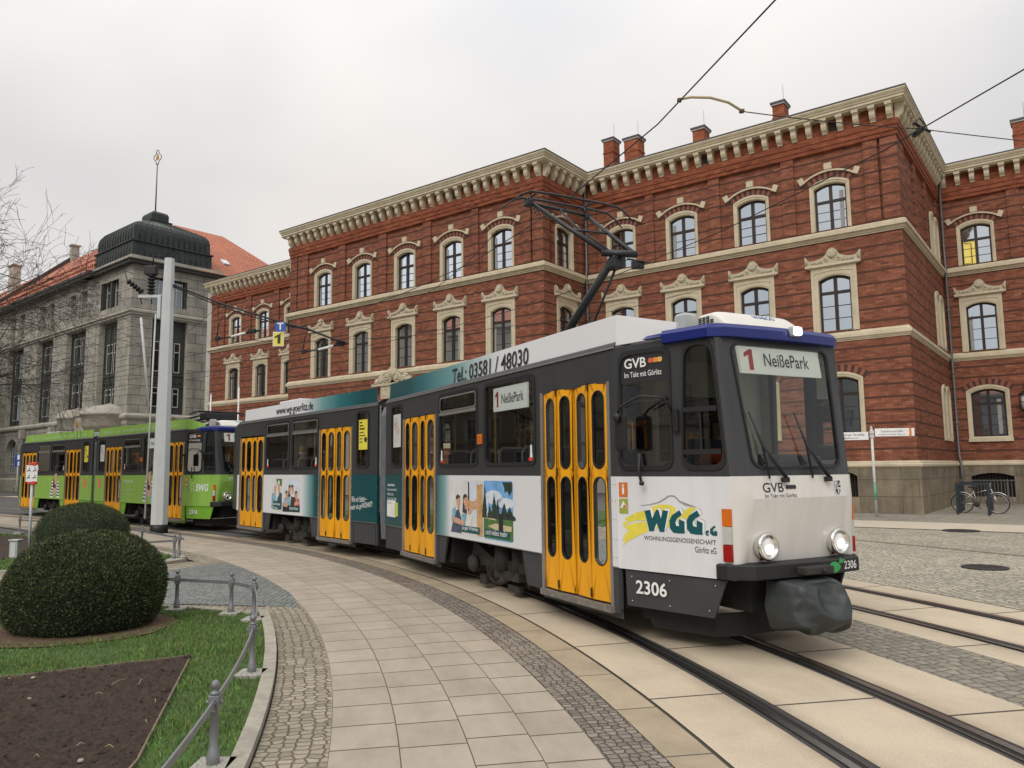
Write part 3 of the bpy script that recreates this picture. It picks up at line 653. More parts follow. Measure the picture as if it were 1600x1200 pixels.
sweep('string_course',[(-.02,6.16),(.03,6.165),(.03,6.21),(.06,6.215),(.075,6.26),(.075,6.28),(.115,6.285),(.115,6.38),(.095,6.39),(.095,6.43),(.05,6.46),(-.02,6.55)],m_stone)
sweep('plinth_cap',[(.05,1.575),(.105,1.58),(.16,1.63),(.16,1.70),(.11,1.73),(.11,1.77),(.03,1.80),(-.02,1.83)],m_stone)
bp=[(0,14.60),(.33,14.60),(.33,14.47),(.29,14.44),(.27,14.41),(.265,14.28),(.22,14.18),(.13,14.10),(.11,14.052),(0,14.052)]
bk=MB(); bk.prism([(-.095,-d_,z) for d_,z in bp],(.19,0,0)); bk.box(-.115,.115,-.36,-.001,14.50,14.595); BK=bk.build('bracket',m_stone,BB)
spots=[]
def row(ox,oy,side,L,first,count=None):
    n=int((L-first)/.56)+1
    for k in range(n):
        u=L-first-k*.56 if not side else first+k*.56
        if u<.1 or u>L-.05: continue
        spots.append((ox+u,oy,0) if not side else (ox,oy+u,math.pi/2))
row(xM0,0,False,13.05,.14); row(0,0,True,9.19,.14); row(xP0,yP,False,17.09,.14); row(xM0,yP,True,3.39,.14)
row(0,yR,False,3.2,.1); row(xL0,yL,False,14.18,.4)
for i,(x,y,rz) in enumerate(spots[:100]):
    if i==0: BK.location=(x,y,0); BK.rotation_euler=(0,0,rz)
    else: inst(BK,BB,(x,y,0),rz)
rest=spots[100:]
if rest:
    m_=MB()
    for x,y,rz in rest:
        m_.xf=(lambda p,x=x,y=y:Vector((x+p.x,y+p.y,p.z))) if not rz else (lambda p,x=x,y=y:Vector((x-p.y,y+p.x,p.z)))
        m_.prism([(-.095,-d_,z) for d_,z in bp],(.19,0,0))
    o=m_.build('brackets',m_stone,BB); o['kind']='stuff'
for x,y,rz in spots[3::9][:9]:
    av=MB(); x_=x-.28 if not rz else x; y_=y if not rz else y+.28
    if rz: av.box(x_-.02,x_+.006,y_-.15,y_+.15,14.16,14.5)
    else: av.box(x_-.15,x_+.15,y_-.006,y_+.02,14.16,14.5)
    av.build('attic_vent',m_blind,BB)
# drainpipes in the inner corners
for x,y in ((xM0+.14,-.14),(.14,yR-.14)):
    p=MB(); p.tube([(x+.15,y-.25,14.55),(x+.05,y-.12,14.2),(x,y,13.7),(x,y,10.7),(x+.03,y-.10,10.3),(x,y,9.8),(x,y,2.1),(x+.06,y-.1,1.75),(x+.08,y-.14,1.3),(x+.08,y-.14,0)],.055,8)
    for z in (12.6,8.4,5.6,3.4): p.tube([(x,y,z),(x,y,z+.09)],.07,8)
    p.build('drainpipe',m_zinc,BB)
q=MB(); q.box(xL0-.55,xL0-.02,yL-.02,yL+6,0,14.4); q.build('end_pier',M('pale_render_mat',(.42,.40,.35),.9,var=.15,scale=2),BB)
# carved scroll over the entrance
oc=MB()
for sg in (-1,1):
    for (cx,cz,r0,tn) in ((.36,6.10,.30,2.3),(.78,5.98,.24,2.2),(1.08,5.90,.16,2)):
        oc.tube([(-21.8+sg*(cx+r0*(1-t/(tn*6.3))*math.cos(t+.5)),yP-.16-.01*t,cz+r0*(1-t/(tn*6.3))*math.sin(t+.5)) for t in [k*.45 for k in range(int(tn*6.3/.45))]],[.075]*int(tn*6.3/.45),7)
for k in range(-3,4):
    t=k*.32; oc.tube([(-21.8,yP-.14,6.0),(-21.8+.28*math.sin(t)*.8,yP-.24,6.3),(-21.8+.46*math.sin(t),yP-.2,6.0+.64*math.cos(t))],[.07,.09,.05],7)
oc.box(-23.2,-20.4,yP-.30,yP-.117,5.72,5.84); oc.box(-22.6,-21.0,yP-.24,yP-.117,5.1,5.72)
oc.build('entrance_carving',m_carve,BB)
# roofs and chimneys
rf=MB()
def hip(x0,x1,y0,y1,zb=15.04,pitch=.2):
    w=min(x1-x0,y1-y0)/2; h=zb+w*pitch
    if x1-x0>y1-y0: A,B_=(x0+w,(y0+y1)/2,h),(x1-w,(y0+y1)/2,h)
    else: A,B_=((x0+x1)/2,y0+w,h),((x0+x1)/2,y1-w,h)
    c=[(x0,y0,zb),(x1,y0,zb),(x1,y1,zb),(x0,y1,zb)]
    if x1-x0>y1-y0:
        rf.poly([c[0],c[1],B_,A]); rf.poly([c[1],c[2],B_]); rf.poly([c[2],c[3],A,B_]); rf.poly([c[3],c[0],A])
    else:
        rf.poly([c[0],c[1],A]); rf.poly([c[1],c[2],B_,A]); rf.poly([c[2],c[3],B_]); rf.poly([c[3],c[0],A,B_])
hip(xL0-.3,xP0,yL-.3,14); hip(xP0-.3,xM0+.3,yP-.3,14.5,15.05); hip(xM0,.3,-.3,20,15.045); hip(.3,15.3,yR-.3,24,15.05)
ROOF=rf.build('roof',m_roof,BB)
bk_=MB(); bk_.poly([(xL0,14,0),(15,14,0),(15,14,15.0),(xL0,14,15.0)]); bk_.poly([(15,yR,0),(15,14,0),(15,14,15.0),(15,yR,15.0)]); bk_.poly([(xP0,yP,0),(xP0,yL,0),(xP0,yL,14.7),(xP0,yP,14.7)]); bk_.build('wall',m_bplain,BB)
for x,y,w,zt in ((-14.34,5,.58,18.9),(-13.0,5,.80,18.62),(-9.35,5,.58,18.1),(-5.49,5,.52,18.2),(3.15,14,.62,18.2)):
    c=MB(); c.mi=0; c.box(x-w/2,x+w/2,y-.35,y+.35,15.2,zt-.16); c.mi=0; c.box(x-w/2-.03,x+w/2+.03,y-.38,y+.38,zt-.8,zt-.74)
    c.mi=1; c.box(x-w/2-.05,x+w/2+.05,y-.40,y+.40,zt-.16,zt-.10); c.mi=2; c.box(x-w/2-.08,x+w/2+.08,y-.43,y+.43,zt-.098,zt)
    c.mi=2; c.tube([(x+w*.3,y,zt),(x+w*.3,y,zt+.9)],.008,4); c.build('chimney',[m_chim,M('white_cap_mat',(.55,.52,.47),.8),m_roof],ROOF)
# one lit room behind an open casement (right wing, top floor)
lit=MB(); lit.poly([(-.50,.183,.07),(-.06,.183,.07),(-.06,.183,1.09),(-.50,.183,1.09)]); lw=lit.build('lit_pane',Memit('lit_room_mat',(.56,.44,.10),.55),wR[0])
ca=MB(); ca.tube([(-.48,.17,.10),(-.20,.10,.08),(-.20,.10,.98),(-.46,.17,1.02)],.018,6); ca.build('open_casement',m_sash,wR[0])
m_curt=M('curtain_mat',(.30,.30,.29),.9,var=.2,scale=8)
rnd=random.Random(17); k_=0
for w_ in [o for o in bpy.data.objects if o.parent==BB and o.name.startswith('window')]:
    for ch in [o for o in bpy.data.objects if o.parent==w_ and o.name.startswith('pane')]:     # old panes never hang quite true
        ch.rotation_euler=(R(rnd.uniform(-.5,.5)),0,R(rnd.uniform(-.9,.9))) if w_!=wR[0] else (0,0,0)
    if w_ in wR[:1]: continue
    u=rnd.random()
    if u<.45:
        h_=1.5 if w_.location.z>8 else 1.8; cm=MB(); x0=-.49 if u<.3 else .30; z0=.08 if w_.location.z>3 else .3
        if u>.40: cm.poly([(-.49,.174,h_*.62),(.49,.174,h_*.62),(.49,.174,h_),(-.49,.174,h_)])
        else: cm.poly([(x0,.174,z0),(x0+.10+.12*u,.174,z0),(x0+.10+.16*u,.174,h_),(x0,.174,h_)])
        cm.build('curtain',m_curt,w_)
# lanterns on brackets
def lantern(name,parent,p,arm):
    l=MB(); x,y,z=p
    l.mi=0; l.tube([(x,y,z+.75),(x+arm[0]*.5,y+arm[1]*.5,z+.8),(x+arm[0],y+arm[1],z+.72),(x+arm[0],y+arm[1],z+.45)],.03,6)
    X,Y=x+arm[0],y+arm[1]
    l.lathe([(.02,.48),(.10,.44),(.22,.34),(.24,.30)],(X,Y,z),12); l.lathe([(.2,-.3),(.21,-.34),(.1,-.4),(.02,-.42)],(X,Y,z),12)
    for k in range(8): a=k*math.pi/4; l.tube([(X+.21*math.cos(a),Y+.21*math.sin(a),z-.3),(X+.22*math.cos(a),Y+.22*math.sin(a),z+.3)],.012,4)
    l.tube([(X+.215*math.cos(k*.3),Y+.215*math.sin(k*.3),z) for k in range(22)],.012,4)
    l.mi=1; l.lathe([(.15,-.3),(.17,.3)],(X,Y,z),12); return l.build(name,[m_sash,M('lantern_glass_mat',(.55,.56,.55),.2)],parent)
lantern('wall_lantern',BB,(-13.0,-1.5,7.5),(1.0,0)); lantern('wall_lantern',BB,(2.72,9.15,4.2),(0,-.5))
# ================================================================= trams
m_grey=M('tram_grey_mat',(.040,.041,.044),.42,var=.06,scale=2,dirt=.15,streak=.18); m_skirt=M('tram_skirt_mat',(.046,.048,.053),.55,var=.1,scale=3,dirt=.3)
m_white=M('tram_white_mat',(.70,.70,.715),.3,var=.03,scale=1.5,dirt=.14,streak=.05); m_cream=M('nose_white_mat',(.66,.635,.60),.3,var=.03,scale=1.5,dirt=.18,streak=.05)
m_door=M('door_yellow_mat',(.85,.375,.006),.4,var=.05,scale=3,dirt=.16,streak=.12); m_blue=M('roof_blue_mat',(.008,.018,.155),.3,var=.08)
m_rub=M('rubber_mat',(.012,.012,.013),.55,var=.2); m_alu=M('aluminium_mat',(.45,.44,.42),.4,.8,var=.1); m_sill=M('worn_sill_mat',(.23,.21,.19),.6,.4,var=.3,scale=18)
m_under=M('underframe_mat',(.014,.013,.012),.85,var=.4,scale=7,bump=.3); m_bogie=M('bogie_mat',(.038,.034,.030),.75,.2,var=.35,scale=9,bump=.4)
m_wheel=M('wheel_mat',(.085,.08,.075),.55,.5,var=.3,scale=12); m_tyre=M('tyre_steel_mat',(.30,.29,.28),.35,.9)
m_int=M('interior_wall_mat',(.44,.43,.38),.7); m_intd=M('interior_dark_mat',(.055,.055,.055),.8); m_seat=M('seat_fabric_mat',(.012,.017,.05),.85,var=.2); m_seatf=M('seat_frame_mat',(.35,.35,.34),.5)
m_tg=Mglass('tram_glass_mat',(.86,.88,.86),.10); m_ws=Mglass('windscreen_mat',(.84,.86,.81),.05); m_cabg=Mglass('cab_glass_mat',(.30,.32,.31),.07); m_dg=Mglass('door_glass_mat',(.52,.54,.52),.06)
m_sign=M('sign_panel_mat',(.56,.57,.54),.5,var=.03); m_signf=Memit('front_sign_mat',(.52,.53,.49),.55)
m_red=M('sign_red_mat',(.62,.05,.03),.5); m_ink=M('print_black_mat',(.02,.02,.022),.5); m_wht=M('print_white_mat',(.75,.75,.74),.5); m_gryp=M('print_grey_mat',(.28,.28,.28),.5)
m_chrome=M('chrome_mat',(.75,.74,.72),.12,1,var=.03); m_lens=M('lens_mat',(.75,.75,.72),.08); m_orange=M('amber_lens_mat',(.60,.14,.01),.25); m_redl=M('red_lens_mat',(.30,.008,.008),.25); m_clear=M('clear_lens_mat',(.5,.5,.47),.2)
m_bell=M('bellows_mat',(.115,.125,.14),.55,var=.25,scale=6,dirt=.3); m_vinyl=M('vinyl_cover_mat',(.030,.036,.037),.5,var=.2,scale=4)
m_panto=M('pantograph_mat',(.030,.031,.034),.45,.3,var=.2,scale=9); m_ac=M('ac_housing_mat',(.66,.64,.58),.4,var=.05,dirt=.15); m_ant=M('grey_plastic_mat',(.42,.44,.43),.5,var=.08)
m_teal=M('print_teal_mat',(.006,.085,.098),.4,var=.04); m_yel=M('print_yellow_mat',(.72,.62,.07),.5)
m_skin=M('print_skin_mat',(.58,.33,.23),.6,var=.28,scale=16); m_green=M('tram_green_mat',(.27,.475,.085),.35,var=.06,scale=.8,dirt=.15,streak=.12); m_gdk=M('tram_dark_green_mat',(.10,.29,.03),.35,var=.08)
def Mgrad(name,dirv,off,stops):
    """printed foil whose colour changes along the car body"""
    m,nt,b=newmat(name); tc=N(nt,'ShaderNodeTexCoord'); d=N(nt,'ShaderNodeVectorMath',operation='DOT_PRODUCT'); nt.links.new(tc.outputs['Object'],d.inputs[0]); d.inputs[1].default_value=dirv
    a=N(nt,'ShaderNodeMath',operation='MULTIPLY_ADD'); nt.links.new(d.outputs['Value'],a.inputs[0]); a.inputs[1].default_value=.1; a.inputs[2].default_value=off*.1
    c=ramp(nt,a.outputs[0],[(p*.1,c) for p,c in stops]); nt.links.new(c,b.inputs['Base Color']); b.inputs['Roughness'].default_value=.33; return m
TEAL=(.004,.062,.072); WHT=(.70,.70,.715); MID=(.14,.30,.31)
ZW0,ZW1=1.755,2.80
class Tram:
    def __init__(s,name,label,front,rear,lv):
        (fx,fy),fh=front; (rx,ry),rh=rear; s.lv=lv
        th=R(fh); fw=Vector((-math.sin(th),-math.cos(th))); lf=Vector((-fw.y,fw.x)); org=Vector((fx,fy))+lf*1.1
        s.root=thing(name,label,'tram',(org.x,org.y,0),math.atan2(fw.y,fw.x))
        rt=R(rh); fr=Vector((-math.sin(rt),-math.cos(rt))); lr=Vector((-fr.y,fr.x)); ro=Vector((rx,ry))+lr*1.1-org
        ox,oy=ro.dot(fw),ro.dot(lf); ca,sa=fr.dot(fw),fr.dot(lf)
        s.rdir=(ca,sa,0); s.roff=-(ox*ca+oy*sa)
        s.RX=lambda p:Vector((ox+p.x*ca-p.y*sa, oy+p.x*sa+p.y*ca, p.z))
        s.FX=lambda p:Vector(p)
    def near(s,fx): return lambda p:fx(Vector((p.x,-1.1-p.y,p.z)))
    def far(s,fx): return lambda p:fx(Vector((p.x,1.1+p.y,p.z)))
    def part(s,mb,name,mat,par=None): return mb.build(name,mat,par or s.root)
    def window(s,xf,x0,x1,z0=ZW0,z1=ZW1,vent=None,r=.07,glass=None,y=0.0,nm='window',alu=True):
        g=MB(xf); out=rr(x0-.035,x1+.035,z0-.035,z1+.035,r+.03); inn=rr(x0+.012,x1-.012,z0+.012,z1-.012,r)
        f=lambda L,d:[(a,d,c) for a,c in L]
        g.ring(f(out,y-.004),f(out,y+.012)); g.ring(f(out,y+.012),f(inn,y+.010)); g.ring(f(inn,y+.010),f(inn,y-.03))
        w=s.part(g,nm,m_rub)
        p=MB(xf); p.poly(f(inn,y-.012)); s.part(p,'pane',glass or m_tg,w)
        if vent:
            v=MB(xf); v.box(x0+.012,x1-.012,y-.008,y+.016,vent-.022,vent+.022); v.ring(f(rr(x0+.02,x1-.02,vent+.03,z1-.02,.05),y+.008),f(rr(x0+.042,x1-.042,vent+.05,z1-.042,.045),y+.008)); s.part(v,'vent_rail',m_alu,w)
        return w
    def holes_near(s): pass
    def door(s,fx,x0,x1,zt=2.55,zb=.34):
        xf=s.near(fx); d=MB(xf); W_=(x1-x0)/4
        d.mi=0; d.box(x0-.05,x0-.003,-.06,.012,zb-.02,zt+.0); d.box(x1+.003,x1+.05,-.06,.006,zb-.02,zt+.0)
        d.mi=1; d.box(x0-.04,x1+.06,-.10,.045,zb-.085,zb-.022)
        door=s.part(d,'door',[m_alu,m_sill])
        for k in range(4):
            a=x0+k*W_+.007+(.012 if k==2 else 0); b_=x0+(k+1)*W_-.007-(.012 if k==1 else 0); tilt=.010 if k%2 else -.004
            l=MB(lambda p,xf=xf,a=a,b_=b_,k=k:xf(Vector((p.x,p.y-.012+(.022*(p.x-a)/(b_-a) if k%2==0 else .022*(b_-p.x)/(b_-a)),p.z))))
            c=(a+b_)/2; hw=(b_-a)/2-.062
            for z0,z1,w0,w1 in ((zb,1.635,.70,1.585),(1.635,zt,1.685,zt-.085)):
                hole=rr(c-hw,c+hw,w0,w1,hw*.98,5); o=outer_for(hole,a,b_,z0,z1); f=lambda L,d_:[(x,d_,z) for x,z in L]
                gk=rr(c-hw-.012,c+hw+.012,w0-.012,w1+.012,hw*.98+.012,5)
                l.mi=0; l.ring(f(o,0),f(hole,0)); l.mi=1; l.ring(f(gk,.004),f(hole,.006)); l.ring(f(hole,.006),f(hole,-.025)); l.mi=2; l.poly(f(hole,-.018))
            l.mi=0; l.poly([(a,0,zb),(a,-.03,zb),(a,-.03,zt),(a,0,zt)]); l.poly([(b_,0,zb),(b_,-.03,zb),(b_,-.03,zt),(b_,0,zt)])
            l.mi=1
            if k in(0,2):
                for z in (zb+.02,1.60,zt-.07): l.box(b_-.004,b_+.016,.0,.012,z,z+.09)
            s.part(l,'door_leaf',[m_door,m_rub,m_dg],door)
        return door
    def bogie(s,fx,xc,dx=.95):
        b=MB(fx); b.mi=0
        for y in (-.78,.78):
            b.bbox(xc-1.15,xc+1.15,y-.06,y+.06,.33,.47,.02); b.bbox(xc-.35,xc+.35,y-.10,y+.10,.22,.34,.02)
            for sg in (-1,1):
                b.prism([(xc+sg*.45,y-.05,.45),(xc+sg*.95,y-.05,.62),(xc+sg*1.1,y-.05,.62),(xc+sg*1.2,y-.05,.30),(xc+sg*.98,y-.05,.22),(xc+sg*.8,y-.05,.36)],(0,.1,0))
                b.tube([(xc+sg*.55,y-.03,.2),(xc+sg*.25,y-.03,.75)],.035,8)
                b.lathe([(.10,0),(.13,.05),(.10,.1)],(xc+sg*.95,y-.07,.35),12,(0,-1 if y<0 else 1,0))
            b.tube([(xc-.14,y-.04,.34),(xc-.14,y-.04,.66)],.13,12); b.tube([(xc+.22,y-.02,.30),(xc+.22,y-.02,.68)],.09,10)
            b.bbox(xc-.95,xc-.75,y-.03,y+.03,.06,.20,.01); b.bbox(xc-.05,xc+.25,y-.04,y+.04,.07,.16,.01)
        b.box(xc-.45,xc+.45,-.7,.7,.35,.6)
        bg=s.part(b,'bogie',m_bogie)
        for sg in (-1,1):
            for y in (-.5,.5):
                w=MB(fx); q=1 if y>0 else -1
                w.mi=0; w.lathe([(.10,.05),(.12,.06),(.13,.03),(.27,.03),(.28,.05)],(xc+sg*dx,y,.335),24,(0,q,0)); w.mi=1; w.lathe([(.28,.05),(.33,.05),(.335,-.04),(.355,-.045),(.355,-.07),(.2,-.07)],(xc+sg*dx,y,.335),24,(0,q,0))
                s.part(w,'wheel',[m_wheel,m_tyre],bg)
        return bg
    def seats(s,fx,xs,y0=-.95,back=-1,z0=.9):
        for x in xs:
            m_=MB(fx); m_.mi=0; m_.bbox(x-.20,x+.22,y0,y0+.82,z0+.38,z0+.47,.03)
            bx=x-.24 if back<0 else x+.24
            for q in (0,1): m_.bbox(bx-.035,bx+.035,y0+.02+q*.41,y0+.39+q*.41,z0+.46,z0+1.04,.03)
            m_.mi=1
            for q in (0,1):
                a,c=y0+.005+q*.41,y0+.405+q*.41
                m_.tube([(bx,a,z0+.45),(bx,a,z0+1.0),(bx,a+.05,z0+1.06),(bx,c-.05,z0+1.06),(bx,c,z0+1.0),(bx,c,z0+.45)],.018,6)
            m_.box(x-.03,x+.05,y0+.2,y0+.6,z0,z0+.38)
            s.part(m_,'passenger_seat',[m_seat,m_seatf])
    def section(s,fx,xa,xb,doors,wins,fwins,bogie,panels,white):
        """straight box between xa and xb; doors, wins: (x0,x1) lists on the door side; fwins on the other"""
        lv=s.lv; n_=s.near(fx); f_=s.far(fx); nm='front' if fx is s.FX else 'rear'
        w=MB(n_); grid_wall(w,xa,xb,1.60,2.90,[(a,b_,ZW0,ZW1) for a,b_ in wins]+[(a,b_,1.5,2.56) for a,b_ in doors]); s.part(w,'window_band',m_grey)
        dcut=[]; x=xa
        for a,b_ in sorted(doors): dcut.append((x,a-.05)); x=b_+.05
        dcut.append((x,xb)); dcut=[(a,b_) for a,b_ in dcut if b_-a>.02]
        for a,b_ in dcut:
            p=MB(n_); p.box(a,b_,-.04,.006,.71,1.598)
            pm=white if callable(white) is False else white(a,b_)
            po=None
            m_=p; p.mi=1
            p.box(a,b_,0,.010,.700,.7095)
            for z in (.80,.98,1.17,1.36,1.52):
                for xx in (a+.025,b_-.025): m_.lathe([(.006,0),(.006,.004)],(xx,.006,z),6,(0,1,0))
            s.part(p,'side_panel',[pm,m_alu if not s.lv.get('green') else m_gdk])
        sk=MB(n_); b0,b1=bogie
        for a,b_ in dcut:
            for c,d in ((a,min(b_,b0-.0)),(max(a,b1),b_)):
                if d-c<.03: continue
                sl0=.14 if abs(c-b1)<1e-6 else 0; sl1=.14 if abs(d-b0)<1e-6 else 0
                sk=MB(n_); sk.prism([(c-sl0*.0,-.012,.705),(d,-.012,.705),(d-sl1,-.012,.30),(c+sl0,-.012,.30)],(0,-.03,0)); s.part(sk,'skirt',lv['skirt'])
        for a,b_ in doors:
            sk=MB(n_); sk.box(a-.13,a-.052,-.05,-.002,.26,.705); sk.box(b_+.052,b_+.13,-.05,-.002,.26,.705); sk.box(a-.13,b_+.13,-.055,-.051,.20,.26); s.part(sk,'door_surround',lv['skirt'])
        w=MB(f_); grid_wall(w,xa,xb,.30,2.90,[(a,b_,ZW0,ZW1) for a,b_ in fwins]); s.part(w,'far_side_wall',[m_grey])
        w=MB(lambda p:n_(Vector((p.x,p.y-.07,p.z)))); grid_wall(w,xa,xb,.9,2.9,[(a,b_,ZW0-.03,ZW1+.02) for a,b_ in wins]+[(a-.02,b_+.02,.3,2.56) for a,b_ in doors]); s.part(w,'inner_lining',m_int)
        w=MB(lambda p:f_(Vector((p.x,p.y-.05,p.z)))); grid_wall(w,xa,xb,.9,2.9,[(a,b_,ZW0-.03,ZW1+.02) for a,b_ in fwins]); s.part(w,'inner_lining',m_int)
        for a,b_ in fwins: s.window(f_,a,b_,vent=2.52 if b_-a>1 else None,nm='far_window')
        fl=MB(fx); fl.box(xa,xb,-1.03,1.03,.84,.9)
        for a,b_ in doors: pass
        fl.box(xa,xb,-1.0,-.0,.55,.83) if False else None
        s.part(fl,'floor',m_intd)
        ch=MB(fx); ch.box(xa+.1,b0-.02,-.98,.98,.30,.835); ch.box(b1+.02,xb-.05,-.98,.98,.30,.835); ch.box(b0-.02,b1+.02,-.3,.3,.62,.835); s.part(ch,'underframe',m_under)
        rf=MB(fx); prof=[(-1.1,2.90),(-1.09,2.955),(-1.0,3.0),(-.6,3.05),(0,3.07),(.6,3.05),(1.0,3.0),(1.09,2.955),(1.1,2.90)]
        rf.smooth=True; rf.loft([[(x,y,z) for y,z in prof] for x in (xa,xb)],False); rf.smooth=False
        ro=s.part(rf,'roof',m_grey)
        gt=MB(n_); gt.box(xa,xb,.0,.018,2.895,2.912); s.part(gt,'gutter',m_alu if not lv.get('green') else m_grey,ro)
        ce=MB(fx); ce.poly([(xa,-1.03,2.86),(xb,-1.03,2.86),(xb,1.03,2.86),(xa,1.03,2.86)]); s.part(ce,'ceiling',m_int)
        hp=MB(fx)
        for x in [xa+.6+k*1.45 for k in range(int((xb-xa)/1.45))]: hp.tube([(x,-.62,.9),(x,-.62,2.86)],.017,6); hp.tube([(x,.55,.9),(x,.55,2.86)],.017,6)
        hp.tube([(xa+.3,-.5,2.6),(xb-.3,-.5,2.6)],.015,6); s.part(hp,'grab_pole',M('pole_yellow_mat',(.55,.36,.02),.4))
        return ro
    def poster(s,xf,x0,x1,z0,z1,kind,y=.008):
        """printed photo panel: background plus flat printed shapes, all in one sheet stack"""
        b=MB(xf); P=lambda u,v,d=0:(x0+u*(x1-x0),y+d,z0+v*(z1-z0))
        mats=[m_wht,m_ink,m_skin,m_teal,M('poster_hair_mat',(.06,.035,.025),.6,var=.5,scale=22),M('poster_shirt_mat',(.22,.42,.52),.6,var=.35,scale=14),M('poster_box_mat',(.55,.32,.14),.6,var=.25,scale=6),M('poster_sky_mat',(.16,.36,.66),.6,var=.25,scale=6),M('poster_tree_mat',(.02,.04,.025),.7,var=.4,scale=14),M('poster_grass_mat',(.07,.16,.04),.7,var=.3,scale=9),M('poster_sand_mat',(.55,.46,.28),.7),M('poster_denim_mat',(.06,.08,.12),.6,var=.5,scale=14),M('poster_pink_mat',(.5,.10,.14),.6),M('poster_cloud_mat',(.6,.65,.72),.6),M('poster_pale_mat',(.66,.66,.64),.5),m_yel]
        def sh(mi,pts,d): b.mi=mi; b.poly([P(u,v,d) for u,v in pts])
        def el(mi,cx,cy,rx,ry,d,a0=0,a1=360,n=14): sh(mi,[(cx+rx*math.cos(R(a0+(a1-a0)*k/n)),cy+ry*math.sin(R(a0+(a1-a0)*k/n))) for k in range(n+(0 if a1-a0==360 else 1))],d)
        def head(cx,cy,r,hair,d,long=False,ear=1):
            if long: sh(4 if hair!=14 else 14,[(cx-r*1.0,cy+r*.6),(cx-r*1.15,cy-r*2.6),(cx+r*.4,cy-r*2.8),(cx+r*.5,cy)],d)
            sh(2,[(cx-r*.3,cy-r*1.9),(cx+r*.45,cy-r*1.9),(cx+r*.45,cy-r*.4),(cx-r*.3,cy-r*.4)],d+.0004)
            el(2,cx,cy,r*.78,r*1.25,d+.0006); el(hair,cx-r*.12,cy+r*.55,r*.85,r*.85,d+.0008,20,200)
            for q in (-.28,.35): el(1,cx+q*r,cy+r*.1,r*.10,r*.10,d+.001,n=6)
            sh(12,[(cx-r*.22,cy-r*.62),(cx+r*.30,cy-r*.62),(cx+r*.05,cy-r*.76)],d+.001); sh(6,[(cx,cy+r*.05),(cx+r*.14,cy-r*.3),(cx-.02*r,cy-r*.3)],d+.001)
        inn=rr(0,1,0,1,.06,3)
        if kind=='young':
            sh(14,inn,0); sh(13,[(.58,.35),(.98,.3),(.98,.97),(.58,.97)],.0005); sh(1,[(.57,.3),(.61,.3),(.61,.97),(.57,.97)],.001)
            sh(6,[(.83,.02),(1,.02),(1,.94),(.83,.92)],.0014); sh(6,[(.5,.5),(.85,.48),(.8,.62),(.55,.64)],.0012)
            sh(11,[(.02,.02),(.36,.02),(.36,.30),(.28,.46),(.16,.42),(.08,.2)],.002); sh(5,[(.04,.2),(.07,.44),(.16,.5),(.2,.42),(.12,.26)],.0024)
            sh(5,[(.36,.05),(.62,.1),(.62,.3),(.5,.42),(.38,.36)],.0018); sh(2,[(.06,.3),(.12,.2),(.42,.17),(.48,.24),(.2,.3)],.003); sh(2,[(.55,.40),(.64,.38),(.86,.64),(.82,.68)],.003)
            head(.27,.61,.085,4,.0034); head(.50,.63,.085,4,.003,True); sh(14,[(.46,.06),(.62,.1),(.72,.36),(.54,.40)],.0036)
            sh(3,[(.36,.05),(.92,.05),(.92,.17),(.36,.17)],.0045)
        elif kind=='park':
            sh(7,inn,0); el(13,.35,.72,.3,.12,.0004); el(13,.75,.63,.3,.09,.0004); sh(9,[(0,.02),(1,.02),(1,.36),(0,.42)],.0008); sh(10,[(.02,.35),(.45,.33),(.35,.39),(.02,.41)],.0012); sh(10,[(.15,.22),(.6,.14),(.95,.18),(.95,.26),(.4,.28)],.0012)
            for cx,w,h in ((.05,.12,.95),(.38,.16,.80),(.50,.12,.70),(.22,.13,.58),(.72,.2,.64),(.9,.22,.58)):
                rnd=random.Random(int(cx*100)); L=[]; zz=.36
                for i in range(9): L.append((cx-w*(1-i/9)*rnd.uniform(.55,1.05),zz+(h-zz)*i/9))
                L.append((cx,h))
                for i in range(8,-1,-1): L.append((cx+w*(1-i/9)*rnd.uniform(.55,1.05),zz+(h-zz)*i/9))
                sh(8,L,.002+cx*.0002)
            sh(8,[(.65,.98),(.98,.98),(.98,.84),(.9,.76),(.82,.84),(.74,.80),(.72,.9)],.0028); sh(1,[(.53,.12),(.68,.12),(.68,.42),(.53,.43)],.003); sh(1,[(.53,.43),(1,.42),(1,.44),(.53,.45)],.003); sh(13,[(.08,.40),(.16,.42),(.16,.66),(.08,.70)],.0015)
            sh(3,[(.06,.05),(.9,.05),(.9,.17),(.06,.17)],.0045)
        elif kind=='senior':
            sh(14,inn,0); sh(9,[(.5,.8),(.95,.75),(.95,.97),(.45,.97)],.0006); sh(5,[(.02,.08),(.05,.5),(.25,.56),(.5,.4),(.45,.08)],.0015); sh(11,[(.42,.08),(.98,.08),(.98,.52),(.8,.58),(.6,.4)],.002); sh(0,[(.45,.3),(.6,.4),(.78,.56),(.66,.58)],.0025)
            head(.36,.70,.12,14,.003); head(.70,.74,.13,14,.0034); sh(3,[(.18,.05),(.95,.05),(.95,.30),(.18,.30)],.0045)
        elif kind=='family':
            sh(14,inn,0); sh(13,[(.15,.6),(.95,.6),(.95,.95),(.15,.95)],.0005); sh(1,[(.0,.0),(1,.02),(1,.24),(0,.26)],.0008); sh(5,[(.02,.2),(.12,.42),(.4,.56),(.5,.2)],.0015); sh(4,[(.46,.18),(.5,.46),(.72,.44),(.72,.18)],.0018); sh(12,[(.7,.2),(.78,.42),(.97,.40),(.98,.2)],.002)
            head(.42,.68,.085,4,.0026,True); head(.58,.68,.085,4,.0028); head(.24,.50,.09,4,.0034); head(.8,.5,.09,4,.0034,True); sh(2,[(.05,.16),(.3,.14),(.3,.26),(.1,.3)],.004); sh(2,[(.7,.2),(.98,.26),(.9,.34),(.72,.3)],.004)
